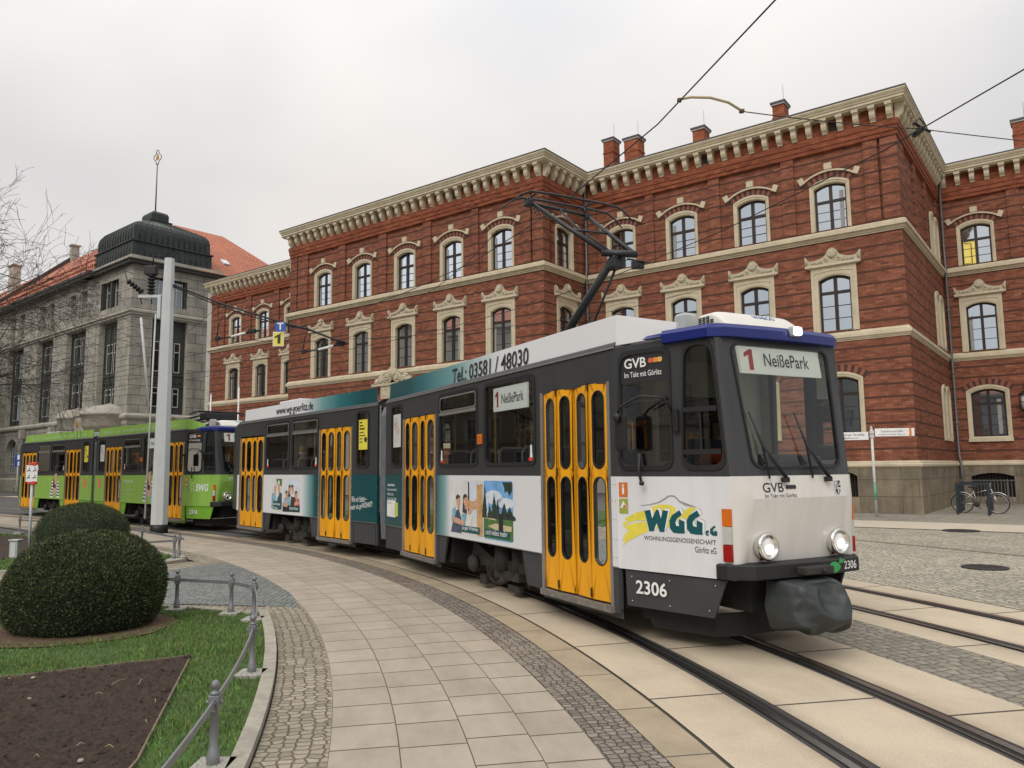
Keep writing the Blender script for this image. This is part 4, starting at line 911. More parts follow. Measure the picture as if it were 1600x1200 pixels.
            sh(3,[(.4,.05),(.96,.05),(.96,.17),(.4,.17)],.0045)
        elif kind in('stripes','stripes2'):
            sh(2,[(.35,.55),(.65,.55),(.7,.3),(.5,.15),(.3,.3)],.0005)
            for k in range(11):
                v=.05+k*.052; w=.40-.012*k
                for sg,(a,c) in enumerate(((.5-w,.36+.0*k),(.64,.5+w))): sh(11 if k%2 else 0,[(a,v),(c,v-.02),(c,v+.034),(a,v+.052)],.001)
            if kind=='stripes2': sh(5,[(.62,.02),(1.0,.02),(.98,.38),(.78,.46),(.64,.4)],.0016)
            head(.5,.78,.15,4,.002,True)
        return s.part(b,'advert_panel',mats)
TPX=Vector((math.cos(0),0,0))
SD=(.9654,.2608)                       # direction of the tapered cab side, right-hand side
def SP(t,z,d=0.0,mir=1):
    """point on the tapered cab side: t metres forward of the doorway, d outwards"""
    x=.15+SD[0]*t+SD[1]*d; y=-1.1+SD[1]*t-SD[0]*d
    return Vector((x,y*mir,z))
def lean(z): return 0 if z<=1.60 else -.165*(z-1.60)/1.24
def FX_(y,z,out=0):
    """x of the front surface"""
    k=max(0,1-(abs(y)/.6)**2); base=1.455+.035*k
    if z<1.40: base+=.025-.10*(1.40-z)/.55
    elif z<1.60: base+=.025*(1.60-z)/.2
    return base+lean(z)*(1-.06*k)+out
def ONF(q): return Vector((FX_(q.y,q.z,.0045),q.y,q.z))
def one(T,name,P,w,h,mat,par):
    m_=MB(); m_.poly([P((a-.12)*w/.6,b_*h) for a,b_ in ((.42,0),(.72,0),(.72,1),(.50,1),(.12,.80),(.12,.60),(.42,.72))]); return T.part(m_,name,mat,par)
def nose(T):
    lv=T.lv; white=lv['nose']; side=lv['cab_side']
    # --- cab sides
    for mir in (1,-1):
        zt=2.86; tb,tt=1.27,1.165
        w=MB(); Q=lambda t,z,d=0:SP(t,z,d,mir)
        edge=lambda z: tb if z<=1.60 else tb+(tt-tb)*(z-1.60)/1.24
        def wall(t0,t1f,z0,z1): w.poly([Q(t0,z0),Q(t1f(z0) if callable(t1f) else t1f,z0),Q(t1f(z1) if callable(t1f) else t1f,z1),Q(t0,z1)])
        h1=[(.05,1.70),(.66,1.70),(.66,2.80),(.08,2.80)]; h2=[(.79,1.70),(1.225,1.70),(1.125,2.81),(.84,2.81)]
        wall(-.02,lambda z:.725,1.60,1.70) if False else None
        o1=[(0,1.60),(.725,1.60),(.745,2.9),(0,2.9)]; o2=[(.725,1.60),(tb,1.60),(tt-.01,2.9),(.745,2.9)]
        w.ring([Q(*p) for p in o1],[Q(*p) for p in h1]); w.ring([Q(*p) for p in o2],[Q(*p) for p in h2])
        pb=T.part(w,'cab_side',m_grey)
        l=MB(); l.poly([Q(0,.70),Q(tb,.70),Q(tb,1.598),Q(0,1.598)]); l.poly([Q(0,.70),Q(tb,.70),Q(tb,.70,-.05),Q(0,.70,-.05)]); lp=T.part(l,'cab_side_panel',side,None)
        def soft(P,r=.10,n=4):
            out=[]
            for i in range(4):
                p=Vector(P[i]); a=Vector(P[i-1]); b_=Vector(P[(i+1)%4]); u=(a-p).normalized()*r; v=(b_-p).normalized()*r
                for k in range(n+1):
                    s_=k/n; out.append(tuple((p+u)*(1-s_)**2+p*2*s_*(1-s_)+(p+v)*s_**2))
            return out
        for h,g,nm in ((h1,m_cabg if mir>0 else m_ws,'cab_window'),(h2,m_cabg if mir>0 else m_ws,'quarter_window')):
            inn=soft(h,.13); c=Vector((sum(p[0] for p in h)/4,sum(p[1] for p in h)/4))
            big=[tuple(c+(Vector(p)-c)*1.0+ (Vector(p)-c).normalized()*.05) for p in h]; out_=soft(big,.12)
            gk=MB(); gk.ring([Q(a,b_,-.002) for a,b_ in out_],[Q(a,b_,.012) for a,b_ in out_]); gk.ring([Q(a,b_,.012) for a,b_ in out_],[Q(a,b_,.012) for a,b_ in inn]); gk.ring([Q(a,b_,.012) for a,b_ in inn],[Q(a,b_,-.03) for a,b_ in inn])
            wo=T.part(gk,nm,m_rub)
            p=MB(); p.poly([Q(a,b_,-.01) for a,b_ in inn]); T.part(p,'pane',g,wo)
            if nm=='quarter_window':
                b=MB(); b.prism([Q(.80,2.19),Q(1.17,2.19),Q(1.17,2.235),Q(.80,2.235)],Q(0,0,.02)-Q(0,0,0)); b.prism([Q(.80,1.80),Q(1.2,1.80),Q(1.2,1.845),Q(.80,1.845)],Q(0,0,.02)-Q(0,0,0)); b.prism([Q(.99,1.845),Q(1.005,1.845),Q(1.0,2.19),Q(.985,2.19)],Q(0,0,.012)-Q(0,0,0)); T.part(b,'window_bar',m_rub,wo)
        # corner between cab side and front
        cs=MB(); zs=[.70,.84,1.12,1.40,1.50,1.60]
        loops=[]
        for z in zs:
            a=SP(tb,z,0,mir); d=Vector((FX_(.6,z),-.60*mir,z)); mdl=(a+d)/2+Vector((.025,-.02*mir,0)); loops.append([a,a*.5+mdl*.5+Vector((.004,-.004*mir,0)),mdl,mdl*.5+d*.5+Vector((.006,-.002*mir,0)),d])
        cs.smooth=True; cs.loft(loops,False); cs.smooth=False; T.part(cs,'nose_corner',white)
        cs=MB(); loops=[]
        for z in (1.60,1.9,2.3,2.86):
            a=SP(edge(z),z,0,mir); k=(z-1.60)/1.26; yd=.60+.09*k; d=Vector((FX_(.6,z)+.0,-yd*mir,z)); mdl=(a+d)/2+Vector((.02,-.014*mir,0)); loops.append([a,mdl,d])
        cs.smooth=True; cs.loft(loops,False); T.part(cs,'front_pillar',m_grey)
        # skirt below the cab
        sk=MB(); sk.prism([Q(.06,.69,-.02),Q(1.18,.685,-.02),Q(1.03,.345,-.04),Q(.06,.345,-.04)],Q(0,0,-.02)-Q(0,0,0)); sc=sk; sk.mi=1
        for t,z in ((.14,.63),(.14,.40),(.58,.63),(.58,.40),(1.07,.635),(1.0,.41)): sc.lathe([(.008,0),(.008,.006)],Q(t,z,-.018),8,Q(0,0,1)-Q(0,0,0))
        T.part(sk,'cab_skirt',[lv['skirt'],m_alu])
        # light cluster on the corner
        tl=MB()
        for z0,z1,mi in ((1.165,1.315,0),(1.01,1.16,1),(.86,1.005,2)):
            tl.mi=mi; a=SP(1.19,z0,.002,mir); e=SP(1.275,z0,.002,mir)-a; o_=SP(0,0,.028,mir)-SP(0,0,0,mir)
            tl.prism([a,a+e,a+e+Vector((0,0,z1-z0)),a+Vector((0,0,z1-z0))],o_)
        T.part(tl,'light_cluster',[m_orange,m_clear,m_redl])
    # --- front panel, windscreen frame, windscreen
    ys=[-.60+.1*k for k in range(13)]
    f=MB(); f.smooth=True; f.loft([[(FX_(y,z),y,z) for y in ys] for z in (.84,1.0,1.2,1.38,1.40,1.42)],False); f.loft([[(FX_(y,z),y,z) for y in ys] for z in (1.42,1.5,1.60)],False); f.smooth=False
    FP=T.part(f,'front_panel',white)
    for p in FP.data.polygons: p.use_smooth=False
    yw=lambda y,z: y*(1+.15*(z-1.60)/1.26)
    fr=MB(); o=rr(-.60,.60,1.60,2.87,.004,5); i_=rr(-.545,.545,1.685,2.80,.09,5); f3=lambda L,d:[(FX_(y,z,d),yw(y,z),z) for y,z in L]
    o2=outer_for(i_,-.60,.60,1.60,2.87)
    fr.mi=0; fr.ring(f3(o2,0),f3(i_,0)); fr.mi=1; g0=rr(-.565,.565,1.665,2.82,.10,5); fr.ring(f3(g0,.002),f3(g0,.014)); fr.ring(f3(g0,.014),f3(i_,.012)); fr.ring(f3(i_,.012),f3(i_,-.03))
    wf=T.part(fr,'windscreen_frame',[m_grey,m_rub])
    gl=MB(); gl.poly(f3(i_,-.006)); wsn=T.part(gl,'windscreen',m_ws,wf)
    # --- roof: fascia, cab roof, air conditioner, lamp, antenna
    rb=MB(); rim=lambda z,d:[SP(t,z,d,1) for t in (.62,.9,1.13)]+[Vector((FX_(.6,2.86)+d,-.69-d*.4,z))]+[Vector((FX_(y,2.86)+d,yw(y,2.86),z)) for y in (-.45,-.2,0,.2,.45)]+[Vector((FX_(.6,2.86)+d,.69+d*.4,z))]+[SP(t,z,d,-1) for t in (1.13,.9,.62)]
    rb.loft([rim(2.855,.0),rim(2.865,.055),rim(2.945,.06),rim(2.985,.03),[p*1 for p in rim(3.01,-.12)]],False); bo=T.part(rb,'roof_fascia',m_blue)
    cr_=MB(); a=[(.15,y,z) for y,z in [(-1.1,2.90),(-1.0,3.0),(-.6,3.05),(0,3.07),(.6,3.05),(1.0,3.0),(1.1,2.90)]]; b_=[(FX_(.6,2.9)-.15,y,z) for y,z in [(-.66,2.93),(-.6,2.985),(-.4,3.01),(0,3.03),(.4,3.01),(.6,2.985),(.66,2.93)]]
    cr_.smooth=True; cr_.loft([a,b_],False); T.part(cr_,'cab_roof',m_grey)
    vs=MB(); vs.prism([SP(.38,2.93,.03),SP(.62,2.93,.045),SP(.62,2.965,.03),SP(.42,2.965,.0)],(0,.1,.0)); T.part(vs,'roof_fascia',m_blue)
    ac=MB(); X0,X1=.74,1.15; loops=[]
    for x,sx,h in ((X0,.94,.15),(X0+.01,.99,.17),(X0+.03,1,.185),(X0+.06,1,.19),(X0+.20,1,.19),(X0+.235,1,.182),(X0+.31,.99,.125),(X0+.37,.97,.06),(X0+.395,.95,.035),(X1,.92,.01)):
        L=[(-.52,0),(-.52,.70),(-.515,.80),(-.49,.90),(-.44,.965),(-.38,.99),(-.2,1)]; L=L+[(-y,k) for y,k in L[::-1]]
        loops.append([(x,y*sx,3.0+h*k) for y,k in L])
    ac.smooth=True; ac.loft(loops,False,True,True); ac.smooth=False; aco=T.part(ac,'air_conditioner',m_ac)
    vt=MB()
    for k in range(4):
        for r_ in range(7):
            x=X0+.035+k*.055; z=3.02+r_*.018
            if k==3 and r_>4: continue
            vt.box(x,x+.042,-.526,-.50,z,z+.010)
    T.part(vt,'air_vent',m_rub,aco)
    text('air_conditioner_lettering','WAECO',(X0+.305,-.05,3.134),(0,1,0),(-.80,0,.60),.30,.065,M('print_blue_mat',(.03,.12,.35),.5),aco,.02)
    an=MB(); an.prism([(.50,-.58,2.99),(.64,-.58,2.99),(.64,-.44,2.99),(.50,-.44,2.99)],(0,0,.03)); an.loft([[(.57+k*dx,-.51+k*dy,z) for dx,dy in ((-1,-1),(1,-1),(1,1),(-1,1))] for k,z in ((.085,3.02),(.075,3.2),(.06,3.225))],True,True,True); T.part(an,'antenna_box',m_ant)
    xl=FX_(0,2.87)+.055
    lp=MB(); lp.mi=0; lp.bbox(xl-.02,xl+.05,.045,.155,2.905,3.0,.02); lp.mi=1; lp.bbox(xl+.03,xl+.07,.052,.148,2.912,2.993,.018)
    T.part(lp,'roof_lamp',[m_ant,Memit('lamp_glow_mat',(1,.93,.95),4.0) if not lv.get('green') else m_clear])
    # --- headlights
    for y in (-.46,.46):
        x=FX_(y,.98)-.015; h=MB(); h.mi=0; h.lathe([(.10,-.02),(.115,.05),(.125,.085),(.112,.105),(.092,.10),(.088,.07)],(x,y,.98),28,(1,0,.04)); h.mi=1; h.lathe([(.0881,.07),(.07,.088),(.035,.10),(0,.104)],(x,y,.98),24,(1,0,.04))
        h.mi=2; h.lathe([(.052,.097),(.03,.107),(0,.110)],(x,y,.962),18,(1,0,.04))
        T.part(h,'headlight',[m_chrome,m_lens,Memit('headlight_glow_mat',(1,.96,.82),2.2) if not lv.get('green') else m_chrome])
        if not lv.get('green'):
            tr=MB(); xx=FX_(y,.86)+.003; tr.poly([(xx,y-.03,.855),(xx,y+.03,.855),(xx+.006,y,.895)]); tr.poly([(xx+.006,y-.035,.905),(xx+.006,y+.035,.905),(xx+.006,y+.035,.91),(xx+.006,y-.035,.91)]); T.part(tr,'jacking_mark',m_redl)
    # --- bumper, coupler and its cover
    bp=MB(); pl=lambda d,z:[SP(1.13,z,d,1),SP(1.24,z,d,1),Vector((1.47+d,-.64-d*.3,z)),Vector((1.50+d,-.3,z)),Vector((1.51+d,0,z)),Vector((1.50+d,.3,z)),Vector((1.47+d,.64+d*.3,z)),SP(1.24,z,d,-1),SP(1.13,z,d,-1)]
    bp.loft([pl(-.08,.845),pl(.045,.835),pl(.055,.825),pl(.055,.715),pl(.045,.705),pl(-.08,.70)],False); T.part(bp,'bumper',m_rub)
    uc=MB(); uc.box(.2,1.25,-.45,.45,.38,.72); uc.box(.2,.8,-.84,.84,.42,.71); T.part(uc,'underframe',m_under)
    rs=MB(); rs.prism([(.18,-.84,.33),(.95,-.60,.33),(.95,-.60,.13),(.30,-.82,.13),(.27,-.83,.20),(.18,-.84,.20)],(0,.03,0)); rs.prism([(.95,-.60,.33),(1.0,-.3,.33),(1.0,-.3,.12),(.95,-.6,.13)],(-.03,0,0)); rs.box(.96,1.0,-.3,.6,.12,.33); T.part(rs,'rail_guard',M('rail_guard_mat',(.013,.013,.013),.7,var=.3,dirt=.3))
    cp=MB(); cp.tube([(1.2,0,.55),(1.62,0,.55)],.07,8); cp.mi=0; cp.bbox(1.50,1.66,-.20,.16,.735,.80,.015); cp.lathe([(.02,0),(.02,.02)],(1.66,.02,.765),10,(1,0,0)); T.part(cp,'coupler',m_bogie if not lv.get('green') else m_under)
    if not lv.get('green'):
        cy=[-.37,-.355,-.30,-.19,-.06,.08,.17,.25,.29]; cx=[1.40,1.60,1.68,1.69,1.70,1.70,1.69,1.62,1.40]
        rz_=[.69,.65,.565,.47,.37,.29,.235]; ys_=[.96,1.0,1.05,1.10,1.13,1.02,.72]; xb=[0,.03,.06,.09,.11,.07,-.03]; yo=[-.05,-.05,-.045,-.035,-.02,-.02,-.01]
        FO=[[0]*9,[0,0,.045,-.015,-.03,-.03,.05,0,0],[0,0,.02,.045,-.04,-.03,.06,-.02,0],[0,0,-.04,.06,-.045,.03,.05,-.045,0],[0,0,-.03,.01,.06,.065,-.035,-.04,0],[0,.01,.03,-.035,.045,-.03,.04,.03,0],[0]*9]
        cv=bmesh.new(); gv=[[cv.verts.new((cx[u]+xb[v]*(1 if 0<u<8 else .2)+FO[v][u]*1.25, yo[v]+cy[u]*ys_[v]-(.03 if v==3 and u==0 else 0), rz_[v]+(.03*math.sin(u*1.9+v) if v>4 else .008*math.sin(u*2.6+v)))) for u in range(9)] for v in range(7)]
        for v in range(6):
            for u in range(8):
                q=(gv[v][u],gv[v][u+1],gv[v+1][u+1],gv[v+1][u])
                if (FO[v][u]+FO[v+1][u+1])>(FO[v][u+1]+FO[v+1][u]): cv.faces.new((q[0],q[1],q[2])); cv.faces.new((q[0],q[2],q[3]))
                else: cv.faces.new((q[0],q[1],q[3])); cv.faces.new((q[1],q[2],q[3]))
        cv.faces.new([gv[6][u] for u in range(9)]); cv.faces.new([gv[0][u] for u in range(9)][::-1])
        cl_=cv.edges.layers.float.new('crease_edge')
        for e in cv.edges: e[cl_]=.32
        c_=MB(); cme=bpy.data.meshes.new('coupler_cover'); bmesh.ops.recalc_face_normals(cv,faces=cv.faces); cv.to_mesh(cme); cv.free()
        cme.materials.append(m_vinyl); co_=bpy.data.objects.new('coupler_cover',cme); COL.objects.link(co_); co_.parent=T.root
        for pp in cme.polygons: pp.use_smooth=True
        sd=co_.modifiers.new('s','SUBSURF'); sd.levels=3; sd.render_levels=3
        tx=bpy.data.textures.new('wrinkle','CLOUDS'); tx.noise_scale=.09; dm=co_.modifiers.new('d','DISPLACE'); dm.texture=tx; dm.strength=.012; dm.mid_level=.5; dm.texture_coords='LOCAL'
    # --- wipers
    for y,rot in ((-.25,.36),(.31,.40)):
        wp=MB(); z0=1.575; x=FX_(y,z0)+.03; wp.bbox(x-.02,x+.02,y-.03,y+.045,z0-.035,z0+.01,.006)
        t=[(FX_(y-rot*k*.55,z0+.30*k)+.045,y-rot*k*.55,z0+.30*k) for k in (0,.5,1.0)]
        wp.tube([(t[0][0],y+.02,z0),t[1],t[2]],[.013,.009,.006],6); wp.tube([(t[0][0],y-.01,z0),(t[1][0],t[1][1]-.03,t[1][2]),(t[2][0],t[2][1]-.015,t[2][2])],[.007,.006,.005],6)
        y2,z2=t[2][1],t[2][2]; wp.tube([(FX_(y2+.09,z2-.28)+.022,y2+.03,z2-.30),(FX_(y2,z2)+.028,y2,z2),(FX_(y2-.09,z2+.28)+.022,y2-.10,z2+.30)],[.009,.012,.008],6)
        T.part(wp,'wiper',m_rub)
    # --- mirror and the wiper-like side camera arm
    mr=MB(); A=SP(.62,2.34,.05); mr.tube([SP(.70,2.20,.02),SP(.67,2.34,.12),SP(.45,2.36,.20),SP(.24,2.27,.22),SP(.18,2.2,.20)],.012,6); mr.tube([SP(.67,2.30,.12),SP(.45,2.31,.20),SP(.30,2.26,.22)],.009,6)
    mr.bbox(*(lambda p:(p.x-.05,p.x+.12,p.y-.03,p.y+.02,p.z-.33,p.z+.02))(SP(.17,2.18,.16)),.03) ; mr.lathe([(.04,0),(.05,.02),(.03,.05)],SP(.20,2.17,.20),12,(-.26,-.96,0))
    mr.bbox(*(lambda p:(p.x-.03,p.x+.03,p.y-.02,p.y+.02,p.z-.11,p.z+.11))(SP(.74,2.12,.03)),.015); T.part(mr,'side_mirror',m_rub)
    ar=MB(); ar.tube([SP(.30,1.82,.03),SP(.31,1.66,.05),SP(.35,1.545,.07)],[.02,.014,.014],6); ar.lathe([(.0,-.02),(.024,-.01),(.024,.02),(0,.03)],SP(.36,1.53,.075),8); T.part(ar,'side_wiper',m_rub)
    # --- inside the cab
    ds=MB(); ds.box(1.0,1.36,-.60,.62,1.58,1.66); ds.prism([(1.02,-.1,1.66),(1.02,.55,1.66),(1.02,.50,1.80),(1.02,-.05,1.80)],(.26,0,-.02)); ds.box(.9,1.0,-.62,.62,.95,1.62); T.part(ds,'dashboard',M('dashboard_mat',(.10,.105,.11),.6,var=.1))
    fl=MB(); fl.poly([(.1,-1.0,.9),(1.3,-.6,.9),(1.3,.6,.9),(.1,1.0,.9)]); fl.poly([(.1,-1.0,2.84),(1.2,-.6,2.82),(1.2,.6,2.82),(.1,1.0,2.84)]); T.part(fl,'cab_lining',m_int)
    bh=MB(); bh.box(-.02,.02,.62,1.05,.9,2.84); bh.box(-.02,.02,-.45,.61,.9,1.75); bh.box(-.02,.02,-.48,-.45,.9,2.84); bh.box(-.02,.02,-.45,.61,2.45,2.84); T.part(bh,'cab_bulkhead',m_int)
    cs_=MB(); cs_.bbox(.30,.62,-.28,.22,1.28,1.40,.03); cs_.bbox(.24,.33,-.26,.2,1.38,1.98,.03); cs_.box(.4,.5,-.1,.05,.9,1.28); T.part(cs_,'driver_seat',m_seat)
    # --- destination sign behind the windscreen
    sg=MB(); sxy=lambda y,z:Vector((FX_(y,z)-.055,yw(y,z),z)); zb,zt=2.545,2.80
    sg.prism([sxy(-.44,zb),sxy(.52,zb),sxy(.50,zt),sxy(-.44,zt)],(-.03,0,0)); sgo=T.part(sg,'destination_sign',m_signf)
    e=Vector((.004,0,0)); up=(sxy(0,zt)-sxy(0,zb)).normalized()
    one(T,'sign_number',lambda a,b_:sxy(-.40,2.575)+e+Vector((0,a,0))+up*b_,.11,.20,m_red,sgo)
    text('sign_lettering','NeißePark',sxy(-.19,2.615)+e,(0,1,0),up,.60,.13,m_ink,sgo,.012)
def bellows(T):
    lp=lambda fx,x,k:[fx(Vector((x,y*k,z))) for y,z in ((-1.02,.42),(-1.05,.9),(-1.05,1.5),(-1.05,2.1),(-1.05,2.7),(-.98,2.86),(-.5,2.9),(0,2.9),(.5,2.9),(.98,2.86),(1.05,2.7),(1.05,1.5),(1.02,.42),(0,.40))]
    A=lp(T.RX,0,1); B=lp(T.FX,-7.02,1); n=12; loops=[]; b=MB()
    for i in range(n+1):
        t=i/n; c=1.0 if i%2 else .955
        mid=[a.lerp(q,t) for a,q in zip(A,B)]; ce=sum(mid,Vector())/len(mid); loops.append([Vector((ce.x+(p.x-ce.x)*c,ce.y+(p.y-ce.y)*c,p.z)) for p in mid])
    b.loft(loops,True); T.part(b,'bellows',m_bell)
    for fx,x in ((T.RX,-.06),(T.FX,-6.96)):
        e=MB(fx); o=[(y,z) for y,z in ((-1.1,.28),(-1.1,2.9),(-1.0,3.0),(0,3.06),(1.0,3.0),(1.1,2.9),(1.1,.28))]; i_=[(-.6,.86),(-.6,2.5),(-.55,2.6),(0,2.62),(.55,2.6),(.6,2.5),(.6,.86)]
        e.ring([(x,y,z) for y,z in o],[(x,y,z) for y,z in i_]); T.part(e,'end_wall',m_intd)
def shroud(T,fx,x0,x1,mat,wedge,far=True):
    for sg in (-1,1):
        s_=MB(fx); P=[(x0,sg*1.075,2.925),(x1,sg*1.075,2.925),(x1,sg*1.06,3.245),(x0,sg*1.06,3.245)]
        s_.prism(P,(0,-sg*.025,0))
        if wedge:
            a=Vector((x1,sg*1.075,2.925)); q=[Vector((x1,sg*1.075,2.925)),Vector((.88,sg*.905,2.93)),Vector((.88,sg*.895,3.055)),Vector((x1,sg*1.06,3.245))]
            s_.prism(q,(-.006,-sg*.025,0))
        o=T.part(s_,'roof_shroud',mat if sg<0 else m_white)
        if sg<0: res=o
    t=MB(fx); t.poly([(x0,-1.05,2.99),(x1,-1.05,2.99),(x1,1.05,2.99),(x0,1.05,2.99)]); T.part(t,'roof_deck',m_grey)
    return res
def pantograph(T,raised):
    if raised:
        b=MB(); b.box(-3.0,-1.7,-.45,.45,3.10,3.16)
        for x in (-2.95,-1.75):
            for y in (-.42,.42): b.lathe([(.05,0),(.07,.03),(.05,.06),(.07,.09),(.04,.12)],(x,y,3.0),10)
        b.box(-2.0,-1.8,-.3,.3,3.16,3.3); pb=T.part(b,'pantograph_base',m_panto)
        l=MB(); l.tube([(-2.62,-.02,3.18),(-2.36,-.02,3.62),(-1.25,-.02,4.38)],[.066,.062,.05],10); l.tube([(-2.2,.10,3.20),(-1.93,.08,3.62),(-1.33,.04,4.25)],.018,6); l.bbox(-1.42,-1.25,-.06,.10,4.20,4.35,.03); T.part(l,'lower_arm',m_panto)
        u=MB(); u.tube([(-1.36,-.17,4.40),(-1.10,.20,4.36)],.045,10)
        u.tube([(-1.34,-.15,4.42),(-2.28,-.66,5.27)],[.034,.026],8); u.tube([(-1.14,.17,4.38),(-2.24,.22,5.20)],[.034,.026],8); u.tube([(-2.30,-.70,5.28),(-2.24,.26,5.21)],.024,6)
        u.tube([(-1.3,0,4.38),(-1.9,-.2,4.9),(-2.26,-.22,5.24)],.015,6); u.tube([(-1.75,-.38,4.79),(-1.7,.19,4.80)],.016,6); T.part(u,'upper_arm',m_panto)
        h=MB()
        for dx in (-.14,.14): h.tube([(-2.3+dx,-1.02,5.20),(-2.3+dx,-.90,5.31),(-2.3+dx,-.74,5.385),(-2.3+dx,-.4,5.40),(-2.3+dx,.4,5.40),(-2.3+dx,.70,5.385),(-2.3+dx,.86,5.30),(-2.3+dx,.96,5.20)],[.010,.012,.016,.018,.018,.016,.012,.010],6)
        for y in (-.66,.22): h.tube([(-2.46,y,5.36),(-2.14,y,5.36)],.016,6); h.tube([(-2.28,y,5.24),(-2.3,y,5.37)],.02,6)
        h.bbox(-2.38,-2.24,-.73,-.63,5.23,5.31,.02); h.bbox(-2.31,-2.20,.17,.26,5.15,5.24,.02)
        for k in range(3): h.tube([(-2.35,-.64+k*.05,5.24),(-2.32,-.6+k*.05,5.12),(-2.28,-.55+k*.05,5.22)],.007,4)
        T.part(h,'collector_head',m_panto)
    else:
        b=MB(); b.box(-3.6,-.4,-.45,.45,3.08,3.14)
        for y in (-.35,.35): b.tube([(-3.4,y,3.2),(-2.0,y*.7,3.36),(-.2,y*.6,3.47)],.035,6); b.tube([(-2.6,y,3.2),(-1.2,y*.5,3.3),(-.1,y*.5,3.38)],.025,6)
        for x in (-.25,.0): b.tube([(x,-.85,3.40),(x,-.7,3.50),(x,.7,3.50),(x,.85,3.40)],.022,6)
        b.bbox(-.35,.1,-.5,.5,3.25,3.46,.03); b.tube([(-3.2,0,3.1),(-3.3,0,3.5)],.02,6); T.part(b,'folded_pantograph',m_panto)
def lettering_side(T,fx,body,x0,z0,w,h,mat,name='lettering',off=0.0,y=-1.1105,slant=0):
    return text(name,body,(x0,y,z0),(1,0,slant),(0,0,1),w,h,mat,T.root,off,fx)
def build_tram(name,label,front,rear,lv):
    T=Tram(name,label,front,rear,lv); green=lv.get('green')
    # front section
    wn=[(-6.68,-6.14),(-4.47,-3.10),(-2.87,-1.49)]; fw_=[(-6.7,-5.3),(-5.1,-3.7),(-3.5,-2.1),(-1.9,-.5)]
    T.section(T.FX,-7.0,.15,[(-6.03,-4.65),(-1.30,0.0)],wn,fw_,(-4.18,-1.88),None,lv['front_panel'])
    for (a,b_),v in zip(wn,(None,2.52,None)): T.window(T.near(T.FX),a+.02,b_-.02,vent=v)
    T.door(T.FX,-6.03,-4.65,2.55); T.door(T.FX,-1.30,0,2.57)
    T.bogie(T.FX,-2.72); T.seats(T.FX,(-4.2,-3.4,-2.5,-1.85),back=-1); T.seats(T.FX,(-6.3,-5.2,-4.1,-3.0),y0=.15,back=-1)
    nose(T)
    # rear section
    wr=[(-.81,-.33),(-3.85,-2.51),(-5.33,-3.99)]; fr_=[(-2.0,-.6),(-3.6,-2.2),(-5.2,-3.8),(-6.8,-5.4)]
    T.section(T.RX,-7.2,0,[(-2.41,-1.05),(-7.0,-5.5)],wr,fr_,(-5.02,-2.9),None,lv['rear_panel'])
    for (a,b_),v in zip(wr,(None,2.52,2.52)): T.window(T.near(T.RX),a+.02,b_-.02,vent=v)
    T.door(T.RX,-2.41,-1.05,2.55); T.door(T.RX,-7.0,-5.5,2.52)
    T.bogie(T.RX,-3.85); T.seats(T.RX,(-2.9,-3.6,-4.4,-5.1),back=-1); T.seats(T.RX,(-1.5,-2.6,-3.7,-4.8),y0=.15,back=-1)
    tb=MB(T.RX); pro=[(-1.1,.70),(-1.1,2.9),(-1,3.0),(0,3.06),(1,3.0),(1.1,2.9),(1.1,.70)]
    tb.loft([[(-7.2,y,z) for y,z in pro],[(-8.3,y*.74,z if z<2.9 else z-.04) for y,z in pro],[(-8.45,y*.55,z if z<2.9 else z-.06) for y,z in pro]],False,False,True); T.part(tb,'rear_end',[m_grey])
    tr=MB(T.RX); tr.box(-8.3,-7.1,-.7,.7,.35,.75); T.part(tr,'underframe',m_under)
    bellows(T)
    pf=MB(); pf.box(-7.4,.1,-.55,.55,.84,.88); T.part(pf,'gangway_floor',m_intd)
    shroud(T,T.FX,-6.88,.15,lv['shroud_f'],True); shroud(T,T.RX,-6.85,-.12,lv['shroud_r'],False)
    if True:
        rb=MB(T.RX); rb.bbox(-4.9,-3.75,-.98,.6,3.05,3.33,.03); T.part(rb,'roof_equipment',m_white if not green else m_ant)
    pantograph(T,not green)
    # amber side marker, small pictograms
    mk=MB(T.near(T.FX)); mk.bbox(-3.06,-2.93,.0,.03,2.02,2.16,.01); T.part(mk,'side_marker',m_orange)
    # side destination sign behind the second window
    sd=MB(T.near(T.FX)); sd.box(-2.66,-1.72,-.05,-.03,2.44,2.75); so=T.part(sd,'side_destination_sign',m_signf)
    one(T,'sign_number',lambda a,b_:T.FX(Vector((-2.60+a,-1.0722,2.49+b_))),.09,.21,m_red,so); text('sign_lettering','NeißePark',(-2.42,-1.0722,2.53),(1,0,0),(0,0,1),.60,.13,m_ink,so,.01,T.FX)
    for fx,xs in ((T.FX,(-4.38,-1.60)),(T.RX,(-5.24,-2.62))):
        for x in xs:
            st_=MB(T.near(fx)); f=lambda L,d:[(a,d,c) for a,c in L]
            st_.mi=0; st_.poly(f([(x+.06*math.cos(k*.4),1.89+.12*math.sin(k*.4)) for k in range(16)],-.004)); st_.mi=1; st_.poly(f([(x-.025,1.86),(x+.025,1.86),(x+.02,1.97),(x-.02,1.97)],-.0035)); st_.poly(f([(x-.03,1.82),(x+.03,1.82),(x+.03,1.86),(x-.03,1.86)],-.0035)); st_.mi=2; st_.poly(f([(x-.065,1.78),(x+.065,1.78),(x+.065,1.82),(x-.065,1.82)],-.003)); T.part(st_,'mask_sticker',[m_ink,m_wht,m_red])
